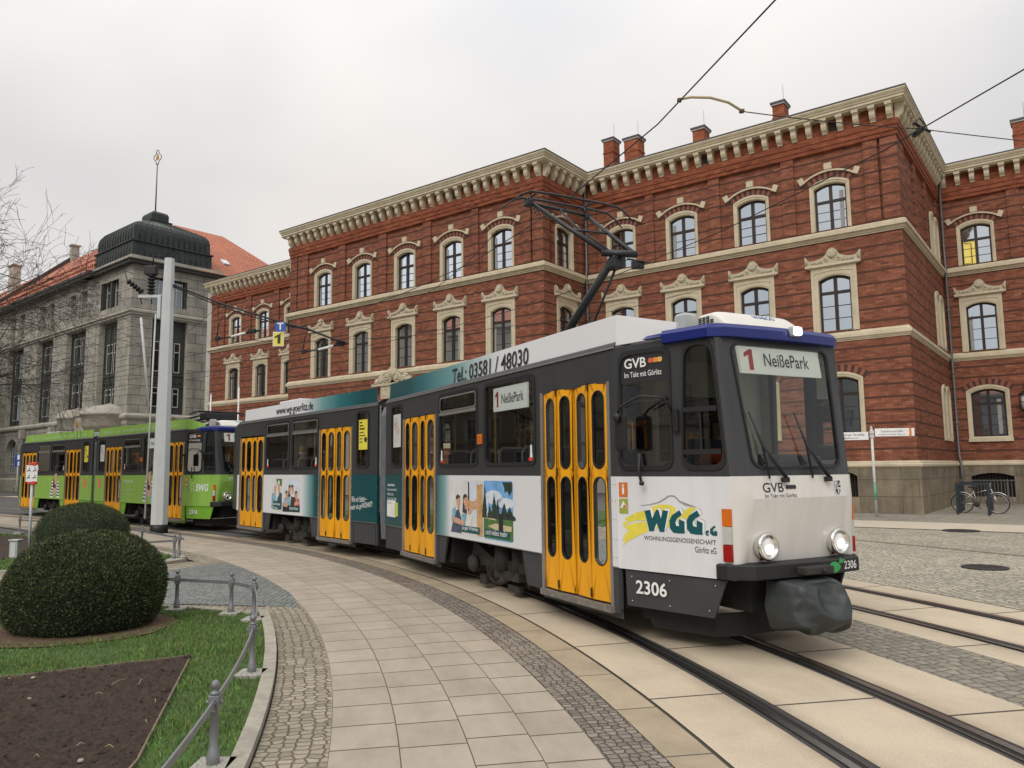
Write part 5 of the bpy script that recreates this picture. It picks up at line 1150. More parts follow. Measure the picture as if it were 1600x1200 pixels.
    for fx,x0,x1,kind in ((T.RX,-.74,-.40,0),(T.FX,-6.60,-6.22,1)):
        p=MB(T.near(fx)); p.poly([(x0,-.006,2.08),(x1,-.006,2.08),(x1,-.006,2.66),(x0,-.006,2.66)]); po=T.part(p,'window_poster',m_yel if kind==0 else m_sign)
        if kind==0:
            for k,(w_,h_) in enumerate(((.10,.04),(.14,.04),(.20,.045),(.16,.025),(.22,.025),(.10,.025),(.12,.025))):
                q=MB(T.near(fx)); z=2.59-k*.062; q.poly([(x0+.03,-.005,z),(x0+.03+w_,-.005,z),(x0+.03+w_,-.005,z+h_*.7),(x0+.03,-.005,z+h_*.7)]); T.part(q,'poster_print',m_ink,po)
            q=MB(T.near(fx)); q.poly([(x1-.07+.055*math.cos(k*.5),-.005,2.27+.055*math.sin(k*.5)) for k in range(13)]); T.part(q,'poster_print',m_ink,po)
        else:
            q=MB(T.near(fx)); rnd=random.Random(3)
            for k in range(16):
                cx,cz=x0+.06+rnd.random()*.24,2.2+rnd.random()*.38; q.mi=k%2; r_=rnd.uniform(.02,.05); q.ring([(cx+r_*math.cos(t),-.005,cz+r_*math.sin(t)) for t in [i*.7 for i in range(9)]],[(cx+r_*.8*math.cos(t),-.005,cz+r_*.8*math.sin(t)) for t in [i*.7 for i in range(9)]])
            T.part(q,'poster_print',[m_gryp,m_red],po)
    # operator lettering on the cab window
    W3=lambda t,z,d=.004:SP(t,z,d)
    pb=MB(); pb.poly([W3(.07,2.52,-.004),W3(.655,2.52,-.004),W3(.655,2.79,-.004),W3(.085,2.79,-.004)]); T.part(pb,'window_film',m_ink)
    rd=(SD[0],SD[1],0)
    text('cab_lettering','GVB',W3(.13,2.665),rd,(0,0,1),.27,.10,m_wht,T.root,.018); text('cab_lettering','Im Takt mit Görlitz',W3(.13,2.575),rd,(0,0,1),.45,.055,m_wht,T.root,.004)
    dots=MB(); dc=[M('dot_red_mat',(.60,.12,.05),.5),M('dot_orange_mat',(.68,.25,.06),.5),M('dot_amber_mat',(.70,.40,.09),.5)]
    def chain(P,s_,mats,name):
        c_=MB()
        for k in range(3):
            c_.mi=min(k,len(mats)-1); cx=k*1.55; L=[(cx+math.cos(t)*.9,math.sin(t)*(.9+.22*math.cos(2*t))) for t in [i*.4488 for i in range(14)]]; c_.poly([P(a*s_,b_*s_) for a,b_ in L])
            if k<2: c_.poly([P((cx+.7)*s_,-.35*s_),P((cx+.9)*s_,-.35*s_),P((cx+.9)*s_,.35*s_),P((cx+.7)*s_,.35*s_)])
        T.part(c_,name,mats)
    chain(lambda a,b_:W3(.455+a,2.722+b_),.034,dc,'cab_emblem')
    if not green:
        text('front_lettering','GVB',(0,-.49,1.455),(0,1,0),(0,0,1),.235,.085,m_ink,T.root,.004,ONF)
        text('front_lettering','Im Takt mit Görlitz',(0,-.475,1.408),(0,1,0),(0,0,1),.37,.034,m_ink,T.root,0,ONF)
        chain(lambda a,b_:ONF(Vector((0,-.205+a,1.498+b_))),.026,[m_ink],'front_emblem')
        cr_=MB(); cx,cz=.47,1.475; xx=FX_(cx,cz)+.004; sh=lambda mi,L,d:(setattr(cr_,'mi',mi),cr_.poly([(FX_(cx+a,cz+b_)+.005+d*.7,cx+a,cz+b_) for a,b_ in L]))
        sh(0,[(-.05,.075),(.05,.075),(.05,-.03),(.03,-.065),(0,-.085),(-.03,-.065),(-.05,-.03)],0); sh(1,[(-.045,.0),(0,.0),(0,.07),(-.045,.07)],.001); sh(2,[(.005,.005),(.045,.005),(.045,.07),(.005,.07)],.001); sh(2,[(-.04,-.03),(-.005,-.07),(-.005,-.005),(-.04,-.005)],.001); sh(1,[(.005,-.005),(.04,-.005),(.04,-.03),(.005,-.07)],.001)
        sh(0,[(-.03,.02),(-.012,.05),(-.03,.06)],.002); sh(0,[(.015,.02),(.03,.055),(.038,.03)],.002); T.part(cr_,'coat_of_arms',[m_wht,m_gryp,m_ink])
        text('bumper_number','2306',(1.545,.43,.735),(-.03,.999,0),(0,0,1),.17,.075,m_wht,T.root,.008)
        gn=MB(); gn.poly([(1.563,.28+.075*math.cos(k*.45)*(1+.12*math.cos(3*k*.45)),.765+.05*math.sin(k*.45)) for k in range(14)]); gn.poly([(1.564,.33,.80),(1.564,.36,.85),(1.564,.375,.83),(1.564,.42,.83),(1.564,.38,.795)]); T.part(gn,'bumper_sticker',M('sticker_green_mat',(.03,.30,.08),.5))
    text('fleet_number','2306' if not green else '2316',SP(.19,.475,-.012),rd,(0,0,1),.36,.13,m_wht,T.root,.02)
    # info stickers behind the front door
    for z,c in ((1.395,M('sticker_orange_mat',(.62,.16,.03),.5)),(1.235,M('sticker_olive_mat',(.32,.36,.06),.5))):
        q=MB(); q.poly([SP(.02,z,.003),SP(.13,z,.003),SP(.13,z+.145,.003),SP(.02,z+.145,.003)]); T.part(q,'info_sticker',c)
    text('info_letter','i',SP(.06,1.425,.005),rd,(0,0,1),.03,.095,m_wht,T.root,.02)
    q=MB(); q.mi=0; q.poly([SP(.03,1.29,.005),SP(.12,1.29,.005),SP(.075,1.36,.005)]); q.mi=1; q.poly([SP(.065,1.293,.0055),SP(.115,1.293,.0055),SP(.085,1.325,.0055)]); T.part(q,'warning_symbol',[m_wht,m_red])
    return T
WL=dict(nose=m_cream,cab_side=m_white,skirt=m_skirt)
WL['shroud_f']=Mgrad('front_shroud_print',(-1,0,0),0,[(2.4,WHT),(4.0,MID),(5.2,(.02,.14,.16)),(5.9,TEAL)])
WL['front_panel']=Mgrad('front_side_print',(-1,0,0),0,[(4.02,WHT),(4.25,(.2,.36,.37)),(4.6,TEAL)])
WF=((.9716,7.844),-28.04); WR_=((-2.53,14.36),-39.61); GF=((-9.68,22.58),-47.37); GR=((-15.07,27.54),-50.0)
def rear_axis(fr,re):
    t=Tram('p','p',fr,re,{}); bpy.data.objects.remove(t.root); return tuple(-x for x in t.rdir),-t.roff
rd_,ro_=rear_axis(WF,WR_)
WL['shroud_r']=Mgrad('rear_shroud_print',rd_,ro_,[(.6,TEAL),(1.6,(.02,.14,.16)),(2.4,MID),(3.4,WHT)])
WL['rear_panel']=Mgrad('rear_side_print',rd_,ro_,[(2.62,TEAL),(2.95,(.2,.36,.37)),(3.3,WHT)])
TW=build_tram('tram','white, teal and grey articulated tram with yellow doors and raised pantograph, nearest the camera',WF,WR_,WL)
n_f=TW.near(TW.FX); n_r=TW.near(TW.RX)
for (fx,a,b_,k,body) in ((TW.FX,-4.02,-2.93,'young',None),(TW.FX,-2.90,-2.06,'park',None),(TW.RX,-4.95,-4.32,'senior',None),(TW.RX,-4.28,-3.36,'family',None)):
    TW.poster(TW.near(fx),a,b_,.765,1.53,k)
L_=lettering_side
L_(TW,TW.FX,'Junges Wohnen',-3.60,.825,.54,.07,m_wht,off=.006,y=-1.1165); L_(TW,TW.FX,'und vieles mehr',-2.82,.825,.62,.07,m_wht,off=.006,y=-1.1165)
L_(TW,TW.RX,'Komfortables',-4.82,.90,.42,.06,m_wht,off=.01,y=-1.1165); L_(TW,TW.RX,'Wohnen',-4.82,.815,.28,.055,m_wht,y=-1.1165); L_(TW,TW.RX,'Familien Wohnen',-3.88,.825,.44,.065,m_wht,off=.006,y=-1.1165)
text('roof_lettering','Tel.: 03581 / 48030',(-4.02,-1.083,2.965),(1,0,0),(0,.04,1),2.35,.215,m_ink,TW.root,.012,TW.FX)
text('roof_lettering','www.wg-goerlitz.de',(-4.85,-1.083,2.955),(1,0,0),(0,.04,1),2.0,.235,m_ink,TW.root,.006,TW.RX)
L_(TW,TW.RX,'Wie wir bieten –',-.98,1.06,.62,.12,m_wht,slant=.05,off=.004); L_(TW,TW.RX,'mehr als geWOHNT!',-1.02,.885,.86,.13,m_wht,slant=.10,off=.004)
for k,(t,w) in enumerate((('Geschäftsstelle',.38),('Konsulstraße 65',.50),('02826 Görlitz',.32),('Telefon 03581 48030',.48))): L_(TW,TW.FX,t,-6.86,1.40-k*.082,w,.045,m_wht,off=.012 if k==0 else 0)
cd=MB(n_f); f3=lambda L,d:[(a,d,c) for a,c in L]
cd.mi=0; cd.poly(f3(rr(-6.88,-6.42,.86,1.15,.03,3),.0085)); cd.mi=1; cd.poly(f3(rr(-6.48,-6.30,.88,1.12,.03,3),.009)); TW.part(cd,'info_card',[m_wht,M('card_lime_mat',(.50,.55,.10),.5)])
L_(TW,TW.FX,'WG-Görlitz',-6.84,1.09,.26,.03,m_gryp,y=-1.1105)
# --- company logo on the cab side
LOGO={'0y1': [(0.063, 1.15), (0.123, 1.158), (0.079, 1.187), (0.214, 1.243), (0.326, 1.273), (0.346, 1.175), (0.231, 1.174), (0.142, 1.151), (0.066, 1.107)], '0y2': [(0.071, 1.103), (0.162, 1.138), (0.346, 1.17), (0.371, 1.078), (0.265, 1.038), (0.146, 0.982), (0.045, 0.917), (0.091, 0.97), (0.042, 0.975), (0.093, 1.004), (0.053, 1.007), (0.14, 1.079), (0.118, 1.08)], '0y3': [(0.35, 1.278), (0.427, 1.314), (0.53, 1.336), (0.639, 1.332), (0.687, 1.307), (0.67, 1.226), (0.622, 1.135), (0.4, 1.094)], '0y4': [(0.734, 1.257), (0.84, 1.315), (0.914, 1.325), (0.865, 1.276), (0.801, 1.194), (0.704, 1.183)], '2W': [(0.329, 1.27), (0.398, 1.283), (0.418, 1.201), (0.465, 1.284), (0.496, 1.283), (0.518, 1.205), (0.544, 1.284), (0.605, 1.277), (0.552, 1.08), (0.502, 1.079), (0.468, 1.158), (0.432, 1.083), (0.381, 1.077)], '2G': [(0.73, 1.29), (0.755, 1.247), (0.705, 1.212), (0.682, 1.175), (0.689, 1.146), (0.718, 1.14), (0.723, 1.206), (0.783, 1.186), (0.78, 1.079), (0.726, 1.076), (0.655, 1.078), (0.617, 1.12), (0.613, 1.186), (0.644, 1.239)], '2G2': [(0.921, 1.293), (0.95, 1.247), (0.901, 1.22), (0.869, 1.183), (0.872, 1.151), (0.91, 1.143), (0.914, 1.205), (0.975, 1.182), (0.97, 1.077), (0.903, 1.075), (0.843, 1.081), (0.806, 1.122), (0.803, 1.194), (0.833, 1.243)], '2g': [(1.095, 1.166), (1.108, 1.15), (1.084, 1.136), (1.077, 1.118), (1.091, 1.105), (1.096, 1.124), (1.121, 1.113), (1.12, 1.075), (1.073, 1.076), (1.047, 1.095), (1.051, 1.134)], '2e': [(1.003, 1.107), (1.018, 1.12), (1.034, 1.118), (1.037, 1.1), (1.015, 1.093), (1.023, 1.083), (1.036, 1.09), (1.032, 1.075), (1.011, 1.071), (1.0, 1.086)], '3m': [(0.275, 1.318), (0.4, 1.336), (0.503, 1.362), (0.578, 1.401), (0.606, 1.42), (0.656, 1.426), (0.687, 1.419), (0.738, 1.375), (0.816, 1.351), (0.922, 1.321), (0.858, 1.325), (0.789, 1.336), (0.729, 1.364), (0.678, 1.409), (0.624, 1.413), (0.568, 1.382), (0.503, 1.35), (0.409, 1.329), (0.313, 1.317)]}

lg=MB()
def lsh(mi,pts,d,du=0,dv=0): lg.mi=mi; lg.poly([SP(t+du,z+dv,d) for t,z in pts])
for k,pts in LOGO.items():
    if k[0]=='0': lsh(0,pts,.0022)
    elif k[0]=='2':
        if k[1] in 'WG': lsh(4,pts,.0026,.027,.021); lsh(1,pts,.003,.023,.018)
        lsh(2,pts,.0036)
    else: lsh(3,pts,.0028)
TW.part(lg,'company_logo',[m_yel,m_wht,m_teal,m_gryp,m_gryp])
rd=(SD[0],SD[1],0)
text('side_lettering','WOHNUNGSGENOSSENSCHAFT',SP(.315,.994,.003),rd,(0,0,1),.79,.042,m_ink,TW.root); text('side_lettering','Görlitz eG',SP(.885,.915,.003),rd,(0,0,1),.22,.055,m_ink,TW.root)
# --- the second tram
m_gsk=M('tram_green_skirt_mat',(.185,.42,.035),.4,var=.15,scale=2.5,dirt=.2); m_pale=M('pale_green_print_mat',(.50,.68,.36),.5)
GL=dict(green=True,nose=m_green,cab_side=m_green,skirt=m_gsk,shroud_f=m_green,front_panel=m_green,shroud_r=m_green,rear_panel=m_green)
TG=build_tram('tram','bright green articulated tram with yellow doors and folded pantograph, waiting behind the white one',GF,GR,GL)
TG.poster(TG.near(TG.FX),-2.9,-1.75,.72,1.85,'stripes2'); TG.poster(TG.near(TG.RX),-3.95,-2.75,.72,1.8,'stripes')
text('roof_lettering','Energie – Ihr umweltfreundlicher Energiepartner',(-6.4,-1.084,2.99),(1,0,0),(0,.04,1),5.9,.16,m_pale,TG.root,.004,TG.FX)
text('roof_lettering','Strom – Ihre umweltfreundliche Energie',(-6.2,-1.084,2.99),(1,0,0),(0,.04,1),5.5,.15,m_pale,TG.root,.004,TG.RX)
text('side_lettering','SWG',SP(.46,1.13,.003),rd,(.12,.03,.99),.50,.21,m_wht,TG.root,.028)
sw=MB()
for k in range(4):
    z=1.12+k*.075; sw.tube([SP(.12,z,.004),SP(.22,z+.05,.004),SP(.34,z-.01,.004),SP(.42,z+.03,.004)],.012,4)
TG.part(sw,'company_emblem',m_pale)
text('front_lettering','SWG Energie',(0,-.45,1.435),(0,1,0),(0,0,1),.85,.10,m_wht,TG.root,.01,ONF); text('front_lettering','günstig und nah',(0,-.45,1.30),(0,1,0),(0,0,1),.8,.07,m_pale,TG.root,0,ONF)
L_(TG,TG.FX,'Energie, die',-4.35,1.33,.75,.13,m_wht,off=.006); L_(TG,TG.FX,'umweltfreundlich',-4.3,1.10,.8,.07,m_pale); L_(TG,TG.FX,'und günstig ist',-4.3,.95,.7,.06,m_pale)
for fx,x in ((TG.FX,-6.52),(TG.RX,-.55)):
    o_=MB(TG.near(fx)); o_.poly([(x+.15*math.cos(k*.35),.0095,1.33+.20*math.sin(k*.35)) for k in range(18)]); TG.part(o_,'round_print',M('print_salmon_mat',(.62,.22,.08),.5))
# ================================================================= stone building, far left
def Mashlar(name,bw,rh,c1,c2):
    m,nt,b=newmat(name); tc=N(nt,'ShaderNodeTexCoord'); s=N(nt,'ShaderNodeSeparateXYZ'); nt.links.new(tc.outputs['Object'],s.inputs[0])
    sn=N(nt,'ShaderNodeSeparateXYZ'); nt.links.new(tc.outputs['Normal'],sn.inputs[0]); ab=N(nt,'ShaderNodeMath',operation='ABSOLUTE'); nt.links.new(sn.outputs['X'],ab.inputs[0])
    gt=N(nt,'ShaderNodeMath',operation='GREATER_THAN'); nt.links.new(ab.outputs[0],gt.inputs[0]); gt.inputs[1].default_value=.6
    mu=N(nt,'ShaderNodeMix'); mu.data_type='FLOAT'; nt.links.new(gt.outputs[0],mu.inputs[0]); nt.links.new(s.outputs['X'],mu.inputs[2]); nt.links.new(s.outputs['Y'],mu.inputs[3])
    cb=N(nt,'ShaderNodeCombineXYZ'); nt.links.new(mu.outputs[0],cb.inputs[0]); nt.links.new(s.outputs['Z'],cb.inputs[1])
    br=N(nt,'ShaderNodeTexBrick',offset=.43); br.inputs['Scale'].default_value=1; br.inputs['Brick Width'].default_value=bw; br.inputs['Row Height'].default_value=rh; br.inputs['Mortar Size'].default_value=.022
    nt.links.new(cb.outputs[0],br.inputs['Vector']); br.inputs['Color1'].default_value=(*c1,1); br.inputs['Color2'].default_value=(*c2,1); br.inputs['Mortar'].default_value=(.07,.065,.055,1)
    c=mix(nt,br.outputs['Color'],ramp(nt,noise_fac(nt,.8,7,.7),[(.3,(.7,.7,.7)),(.7,(1.2,1.2,1.2))]),1.0,'MULTIPLY')
    c=mix(nt,c,ramp(nt,noise_fac(nt,.5,5,.7,'Object',(2,2,.2)),[(.35,(.75,.75,.75)),(.6,(1.05,1.05,1.05))]),1.0,'MULTIPLY')
    nt.links.new(c,b.inputs['Base Color']); b.inputs['Roughness'].default_value=.9; add_bump(nt,b,noise_fac(nt,8,5,.7),.5,.03); return m
m_ash=Mashlar('grey_ashlar_mat',1.5,.78,(.38,.36,.305),(.30,.285,.24)); m_ashs=M('dressed_stone_mat',(.39,.365,.305),.85,var=.2,scale=1.2,bump=.3,dirt=.4)
m_span=M('bronze_spandrel_mat',(.052,.056,.05),.6,.2,var=.25,scale=3); m_fpane=Mpane('far_pane_mat',.20,(.03,.03,.028)); m_wfr=M('pale_frame_mat',(.5,.5,.47),.6)
m_cu=M('patina_copper_mat',(.030,.038,.034),.55,.3,var=.35,scale=1.2); m_cul=M('green_patina_mat',(.10,.125,.095),.6,.1,var=.3,scale=1.5)
def Mtile():
    m,nt,b=newmat('roof_tile_mat'); tc=N(nt,'ShaderNodeTexCoord'); br=N(nt,'ShaderNodeTexBrick',offset=.5); br.inputs['Scale'].default_value=1; br.inputs['Brick Width'].default_value=.25; br.inputs['Row Height'].default_value=.32; br.inputs['Mortar Size'].default_value=.03
    s=N(nt,'ShaderNodeSeparateXYZ'); nt.links.new(tc.outputs['Object'],s.inputs[0]); ad=N(nt,'ShaderNodeMath',operation='ADD'); nt.links.new(s.outputs['X'],ad.inputs[0]); nt.links.new(s.outputs['Y'],ad.inputs[1]); cb=N(nt,'ShaderNodeCombineXYZ'); nt.links.new(ad.outputs[0],cb.inputs[0]); nt.links.new(s.outputs['Z'],cb.inputs[1]); nt.links.new(cb.outputs[0],br.inputs['Vector'])
    br.inputs['Color1'].default_value=(.52,.185,.105,1); br.inputs['Color2'].default_value=(.44,.15,.085,1); br.inputs['Mortar'].default_value=(.22,.075,.045,1)
    c=mix(nt,br.outputs['Color'],ramp(nt,noise_fac(nt,.35,5,.6),[(.3,(.85,.85,.85)),(.7,(1.15,1.15,1.15))]),1.0,'MULTIPLY'); nt.links.new(c,b.inputs['Base Color']); b.inputs['Roughness'].default_value=.85; return m
m_tile=Mtile()
SB=thing('stone_building','grey ashlar stone building with dark domed corner tower and red tiled roof','building',(-30.303,60,0),math.atan2(-.643,.766))
fl_=lambda p:Vector((p.x,-p.y,p.z)); rt_=lambda p:Vector((p.y,p.x,p.z))
bays=[(-6.0,-2.5),(-13.1,-8.8),(-20.2,-16.3),(-28.3,-24.0),(-36,-31.7),(-43.5,-39.3)]
tops=[]
for i,(a,b_) in enumerate(bays):
    c=(a+b_)/2
    if i==0: tops.append((-6.0,-2.6,15.3,17.6))
    else: tops+= [(a+.1,c-.45,15.2,17.6),(c+.45,b_-.1,15.2,17.6)]
arch=[(-27.5,-24.2,1.7,5.1),(-34.6,-31.2,1.7,5.1),(-20.0,-16.8,1.7,5.1)]
w=MB(fl_); grid_wall(w,-60,0,0,18.4,[(a,b_,6.4,14.2) for a,b_ in bays]+tops+arch); w.build('wall',m_ash,SB)
w=MB(rt_); rb_=[(1.7,4.7)]; grid_wall(w,0,22,0,18.4,[(a,b_,6.4,14.2) for a,b_ in rb_]+[(1.5,4.5,15.3,17.6)]); w.build('wall',m_ash,SB)
w=MB(); w.poly([(-60,0,0),(-60,16,0),(-60,16,18.4),(-60,0,18.4)]); w.poly([(-60,22,0),(0,22,0),(0,22,18.4),(-60,22,18.4)]); w.build('wall',m_ash,SB)
def bay(xf,a,b_,style):
    m_=MB(xf); d=-.55
    for P in ([(a,0,6.4),(a,d,6.4),(a,d,14.2),(a,0,14.2)],[(b_,0,6.4),(b_,d,6.4),(b_,d,14.2),(b_,0,14.2)],[(a,0,14.2),(b_,0,14.2),(b_,d,14.2),(a,d,14.2)],[(a,0,6.4),(b_,0,6.4),(b_,d,6.4),(a,d,6.4)]): m_.poly(P)
    m_.build('bay_reveal',m_ashs,SB)
    s=MB(xf); w_=b_-a; c=(a+b_)/2; s.box(a,b_,d-.1,d,6.4,14.2)
    rows=((9.9,12.4),(7.0,8.6)) if style else ((11.3,13.7),(7.0,9.6))
    wins=[]
    for z0,z1 in rows:
        for k in (-1,1):
            x0=c-.12-w_*.33 if k<0 else c+.12; wins.append((x0,x0+w_*.33,z0,z1))
    for k in range(4): x=a+w_*(k+.0)/3.0; s.box(x-.07,x+.07,d,d+.10,6.4,14.2)
    for z in (rows[0][0]-.2,rows[1][1]+.15,13.95): s.box(a,b_,d,d+.08,z-.09,z+.09)
    n=5
    for k in range(n):
        cx=a+w_*(k+.5)/n; z=rows[0][0]-1.0; r_=w_/n*.36
        s.tube([(cx+r_*math.cos(R(180*j/6)),d+.03,z+r_*math.sin(R(180*j/6))) for j in range(7)],.05,5)
    so=s.build('metal_spandrel',m_span,SB)
    for x0,x1,z0,z1 in wins:
        q=MB(xf); q.ring([(x,d+.05,z) for x,z in ((x0,z0),(x1,z0),(x1,z1),(x0,z1))],[(x,d+.05,z) for x,z in ((x0+.07,z0+.07),(x1-.07,z0+.07),(x1-.07,z1-.07),(x0+.07,z1-.07))]); q.box((x0+x1)/2-.03,(x0+x1)/2+.03,d+.01,d+.06,z0,z1); q.box(x0,x1,d+.01,d+.055,z0+(z1-z0)*.68,z0+(z1-z0)*.68+.06)
        wo=q.build('window',m_wfr,SB); p=MB(xf); p.poly([(x0,d+.012,z0),(x1,d+.012,z0),(x1,d+.012,z1),(x0,d+.012,z1)]); p.build('pane',m_fpane,wo)
for i,(a,b_) in enumerate(bays): bay(fl_,a,b_,i==0)
bay(rt_,1.7,4.7,True)
def topwin(xf,a,b_,z0,z1):
    d=-.45; m_=MB(xf)
    for P in ([(a,0,z0),(a,d,z0),(a,d,z1),(a,0,z1)],[(b_,0,z0),(b_,d,z0),(b_,d,z1),(b_,0,z1)],[(a,0,z1),(b_,0,z1),(b_,d,z1),(a,d,z1)],[(a,0,z0),(b_,0,z0),(b_,d,z0),(a,d,z0)]): m_.poly(P)
    n=2 if b_-a>2.5 else 1
    for k in range(n+1): x=a+(b_-a)*k/n; m_.box(x-.14,x+.14,d,-.1,z0,z1)
    m_.build('bay_reveal',m_span if n==2 else m_ashs,SB)
    for k in range(n):
        x0=a+(b_-a)*k/n+.2; x1=a+(b_-a)*(k+1)/n-.2
        q=MB(xf)
        for x in (x0,x1-.08,(x0+x1)/2-.03): q.box(x,x+.08,d+.005,d+.06,z0+.05,z1-.05)
        q.box(x0,x1,d+.01,d+.05,z0+1.5,z0+1.56); wo=q.build('window',m_wfr,SB); p=MB(xf); p.poly([(x0,d+.004,z0),(x1,d+.004,z0),(x1,d+.004,z1),(x0,d+.004,z1)]); p.build('pane',m_fpane,wo)
for t in tops: topwin(fl_,*t)
topwin(rt_,1.5,4.5,15.3,17.6)
for a,b_,z0,z1 in arch:
    q=MB(fl_); c=(a+b_)/2; r_=(b_-a)/2; top=[(c+r_*math.cos(R(180*k/10)),z1-r_*.85+r_*.85*math.sin(R(180*k/10))) for k in range(11)]
    q.mi=0
    for k in range(10):
        xs,zs=(top[k][0]+top[k+1][0])/2,z1
        q.poly([(top[k][0],-.004,top[k][1]),(top[k+1][0],-.004,top[k+1][1]),(top[k+1][0],-.004,z1+.01),(top[k][0],-.004,z1+.01)]); q.poly([(top[k][0],-.004,top[k][1]),(top[k+1][0],-.004,top[k+1][1]),(top[k+1][0],-.5,top[k+1][1]),(top[k][0],-.5,top[k][1])])
    for x in (a,b_): q.poly([(x,0,z0),(x,-.5,z0),(x,-.5,z1),(x,0,z1)])
    wo=q.build('arched_window',m_ashs,SB)
    f_=MB(fl_)
    for k in range(6): x=a+.1+(b_-a-.2)*k/5; f_.box(x-.04,x+.04,-.48,-.42,z0,z1-.25-.9*abs(k-2.5)/2.5)
    for z in (z0+.05,z0+.9,z0+1.7): f_.box(a,b_,-.48,-.43,z-.04,z+.04)
    f_.build('window_frame',m_wfr,wo); p=MB(fl_); p.poly([(a,-.49,z0),(b_,-.49,z0),(b_,-.49,z1),(a,-.49,z1)]); p.build('pane',m_fpane,wo)
def ledge(name,prof,mat):
    m_=MB(); path=lambda e:[(-60,-e),(e,-e),(e,22)]
    m_.loft([[(x,y,z) for x,y in path(e)] for e,z in prof],False); m_.build(name,mat,SB)
ledge('ledge',[(0,14.25),(.12,14.3),(.12,14.42),(.26,14.5),(.26,14.66),(.18,14.72),(0,14.78)],m_ashs); ledge('ledge',[(0,5.85),(.15,5.92),(.22,6.05),(.22,6.2),(0,6.35)],m_ashs); ledge('plinth',[(.15,-.1),(.15,1.1),(0,1.25)],m_ashs)
m_eave=M('dark_eave_mat',(.05,.046,.04),.7,var=.2)
e=MB(); e.box(-60,-6.6,-.75,.3,18.4,18.62); e.box(-60,-6.6,-.85,.2,18.62,18.85); e.build('eave',m_eave,SB)
e=MB(); e.box(-8.4,.5,-.5,8.2,18.4,18.62); e.box(-8.6,.62,-.62,8.4,18.62,18.72); e.box(.0,.5,8.3,22,18.4,18.7); e.build('eave',m_eave,SB)
e=MB(); e.box(-7.6,.35,-.35,7.5,18.722,19.05); e.build('attic_course',m_ashs,SB)
# corner dome of seamed copper
d=MB(); d.mi=0
def sq(i0,z): return [(-7.0+i0,.0+i0-.25,z),(.22-i0,i0-.25,z),(.22-i0,6.5-i0,z),(-7.0+i0,6.5-i0,z)]
PR=[(0,19.05),(.02,20.2),(-.10,20.24),(-.10,20.34),(.12,20.4),(.14,21.3),(.22,21.65),(.42,21.95),(.75,22.15)]
d.loft([sq(a,z) for a,z in PR]); d.mi=1; d.loft([sq(a,z) for a,z in ((.75,22.15),(2.5,23.0))]); d.mi=0
d.loft([sq(a,z) for a,z in ((2.45,22.95),(2.4,23.15),(2.65,23.2),(2.65,23.75),(2.75,23.95),(2.95,24.05))],True,False,True)
for k in range(1,14):
    t=k/14
    for s in range(2):
        P=[]
        for a,z in PR[4:]+[(2.4,22.95)]:
            c=sq(a-.01,z+.012); A,B_=(c[0],c[1]) if s==0 else (c[1],c[2]); P.append(tuple(A[j]+(B_[j]-A[j])*t for j in range(3)))
        d.tube(P,.035,4)
        P=[]
        for a,z in PR[:2]:
            c=sq(a-.01,z); A,B_=(c[0],c[1]) if s==0 else (c[1],c[2]); P.append(tuple(A[j]+(B_[j]-A[j])*t for j in range(3)))
        d.tube(P,.03,4)
DM=d.build('dome',[m_cu,m_cul],SB)
f=MB(); f.mi=0; f.tube([(-3.4,3.1,24.0),(-3.4,3.1,28.6)],[.07,.045],6); f.lathe([(.12,0),(.2,.12),(.1,.25)],(-3.4,3.1,24.05),8)
q4=[(( .42+.10*math.cos(4*t))*math.cos(t),(.42+.10*math.cos(4*t))*math.sin(t)*1.35) for t in [k*.2618 for k in range(24)]]
f.tube([(-3.4+x*.766,3.1+x*.3,29.15+z) for x,z in q4]+[(-3.4+q4[0][0]*.766,3.1+q4[0][0]*.3,29.15+q4[0][1])],.035,5); f.mi=1
for x0,x1,z0,z1 in ((-.26,.26,28.95,29.08),(-.22,.22,29.10,29.22),(-.16,.16,29.24,29.34),(-.05,.05,29.34,29.5)): f.box(-3.4+x0,-3.4+x1,3.06,3.12,z0,z1)
f.build('roof_vane',[M('vane_iron_mat',(.10,.10,.10),.6),M('gilt_mat',(.65,.40,.06),.35,.6)],DM)
# tiled roofs
r_=MB(); r_.poly([(-60,-.8,18.86),(-7.0,-.8,18.86),(-17.5,8,26.8),(-60,8,26.8)]); r_.poly([(-60,17,18.8),(-7,17,18.8),(-17.5,8,26.8),(-60,8,26.8)]); r_.poly([(-7,-.8,18.86),(-7,17,18.8),(-17.5,8,26.8)])
r_.poly([(.55,5,18.7),(.55,17,18.7),(-8,12,25.0),(-8,7,25.0)]); r_.poly([(.55,17,18.7),(-16.5,17,18.7),(-8,12,25.0)]); r_.poly([(-16.5,5,18.7),(-16.5,17,18.7),(-8,12,25.0),(-8,7,25.0)]); r_.poly([(.55,5,18.7),(-16.5,5,18.7),(-8,7,25.0)]); RO=r_.build('roof',m_tile,SB)
fw_=MB(); fw_.prism([(-35.3,-.9,18.9),(-35.3,8.1,26.95),(-35.3,8.1,27.5),(-35.3,-.9,19.4)],(.5,0,0)); fw_.build('fire_wall',M('fire_wall_mat',(.075,.055,.05),.9,var=.3),RO)
for x,y,w_,z0,z1 in ((-45,5,1.6,23,27.2),(-34.7,8,.7,26.5,28.4),(-55,4,1.6,22,26)):
    c=MB(); c.box(x-w_/2,x+w_/2,y-.4,y+.4,z0,z1); c.box(x-w_/2-.15,x+w_/2+.15,y-.55,y+.55,z1,z1+.15); c.build('chimney',m_ashs,RO)
sk=MB()
for zf in (.06,.30):
    for k in range(64): x=-34+k*.43; yy=-.8+8.8*zf; zz=18.86+7.94*zf; sk.box(x-.05,x+.05,yy-.1,yy,zz+.02,zz+.22)
o=sk.build('snow_guards',m_chim,RO); o['kind']='stuff'
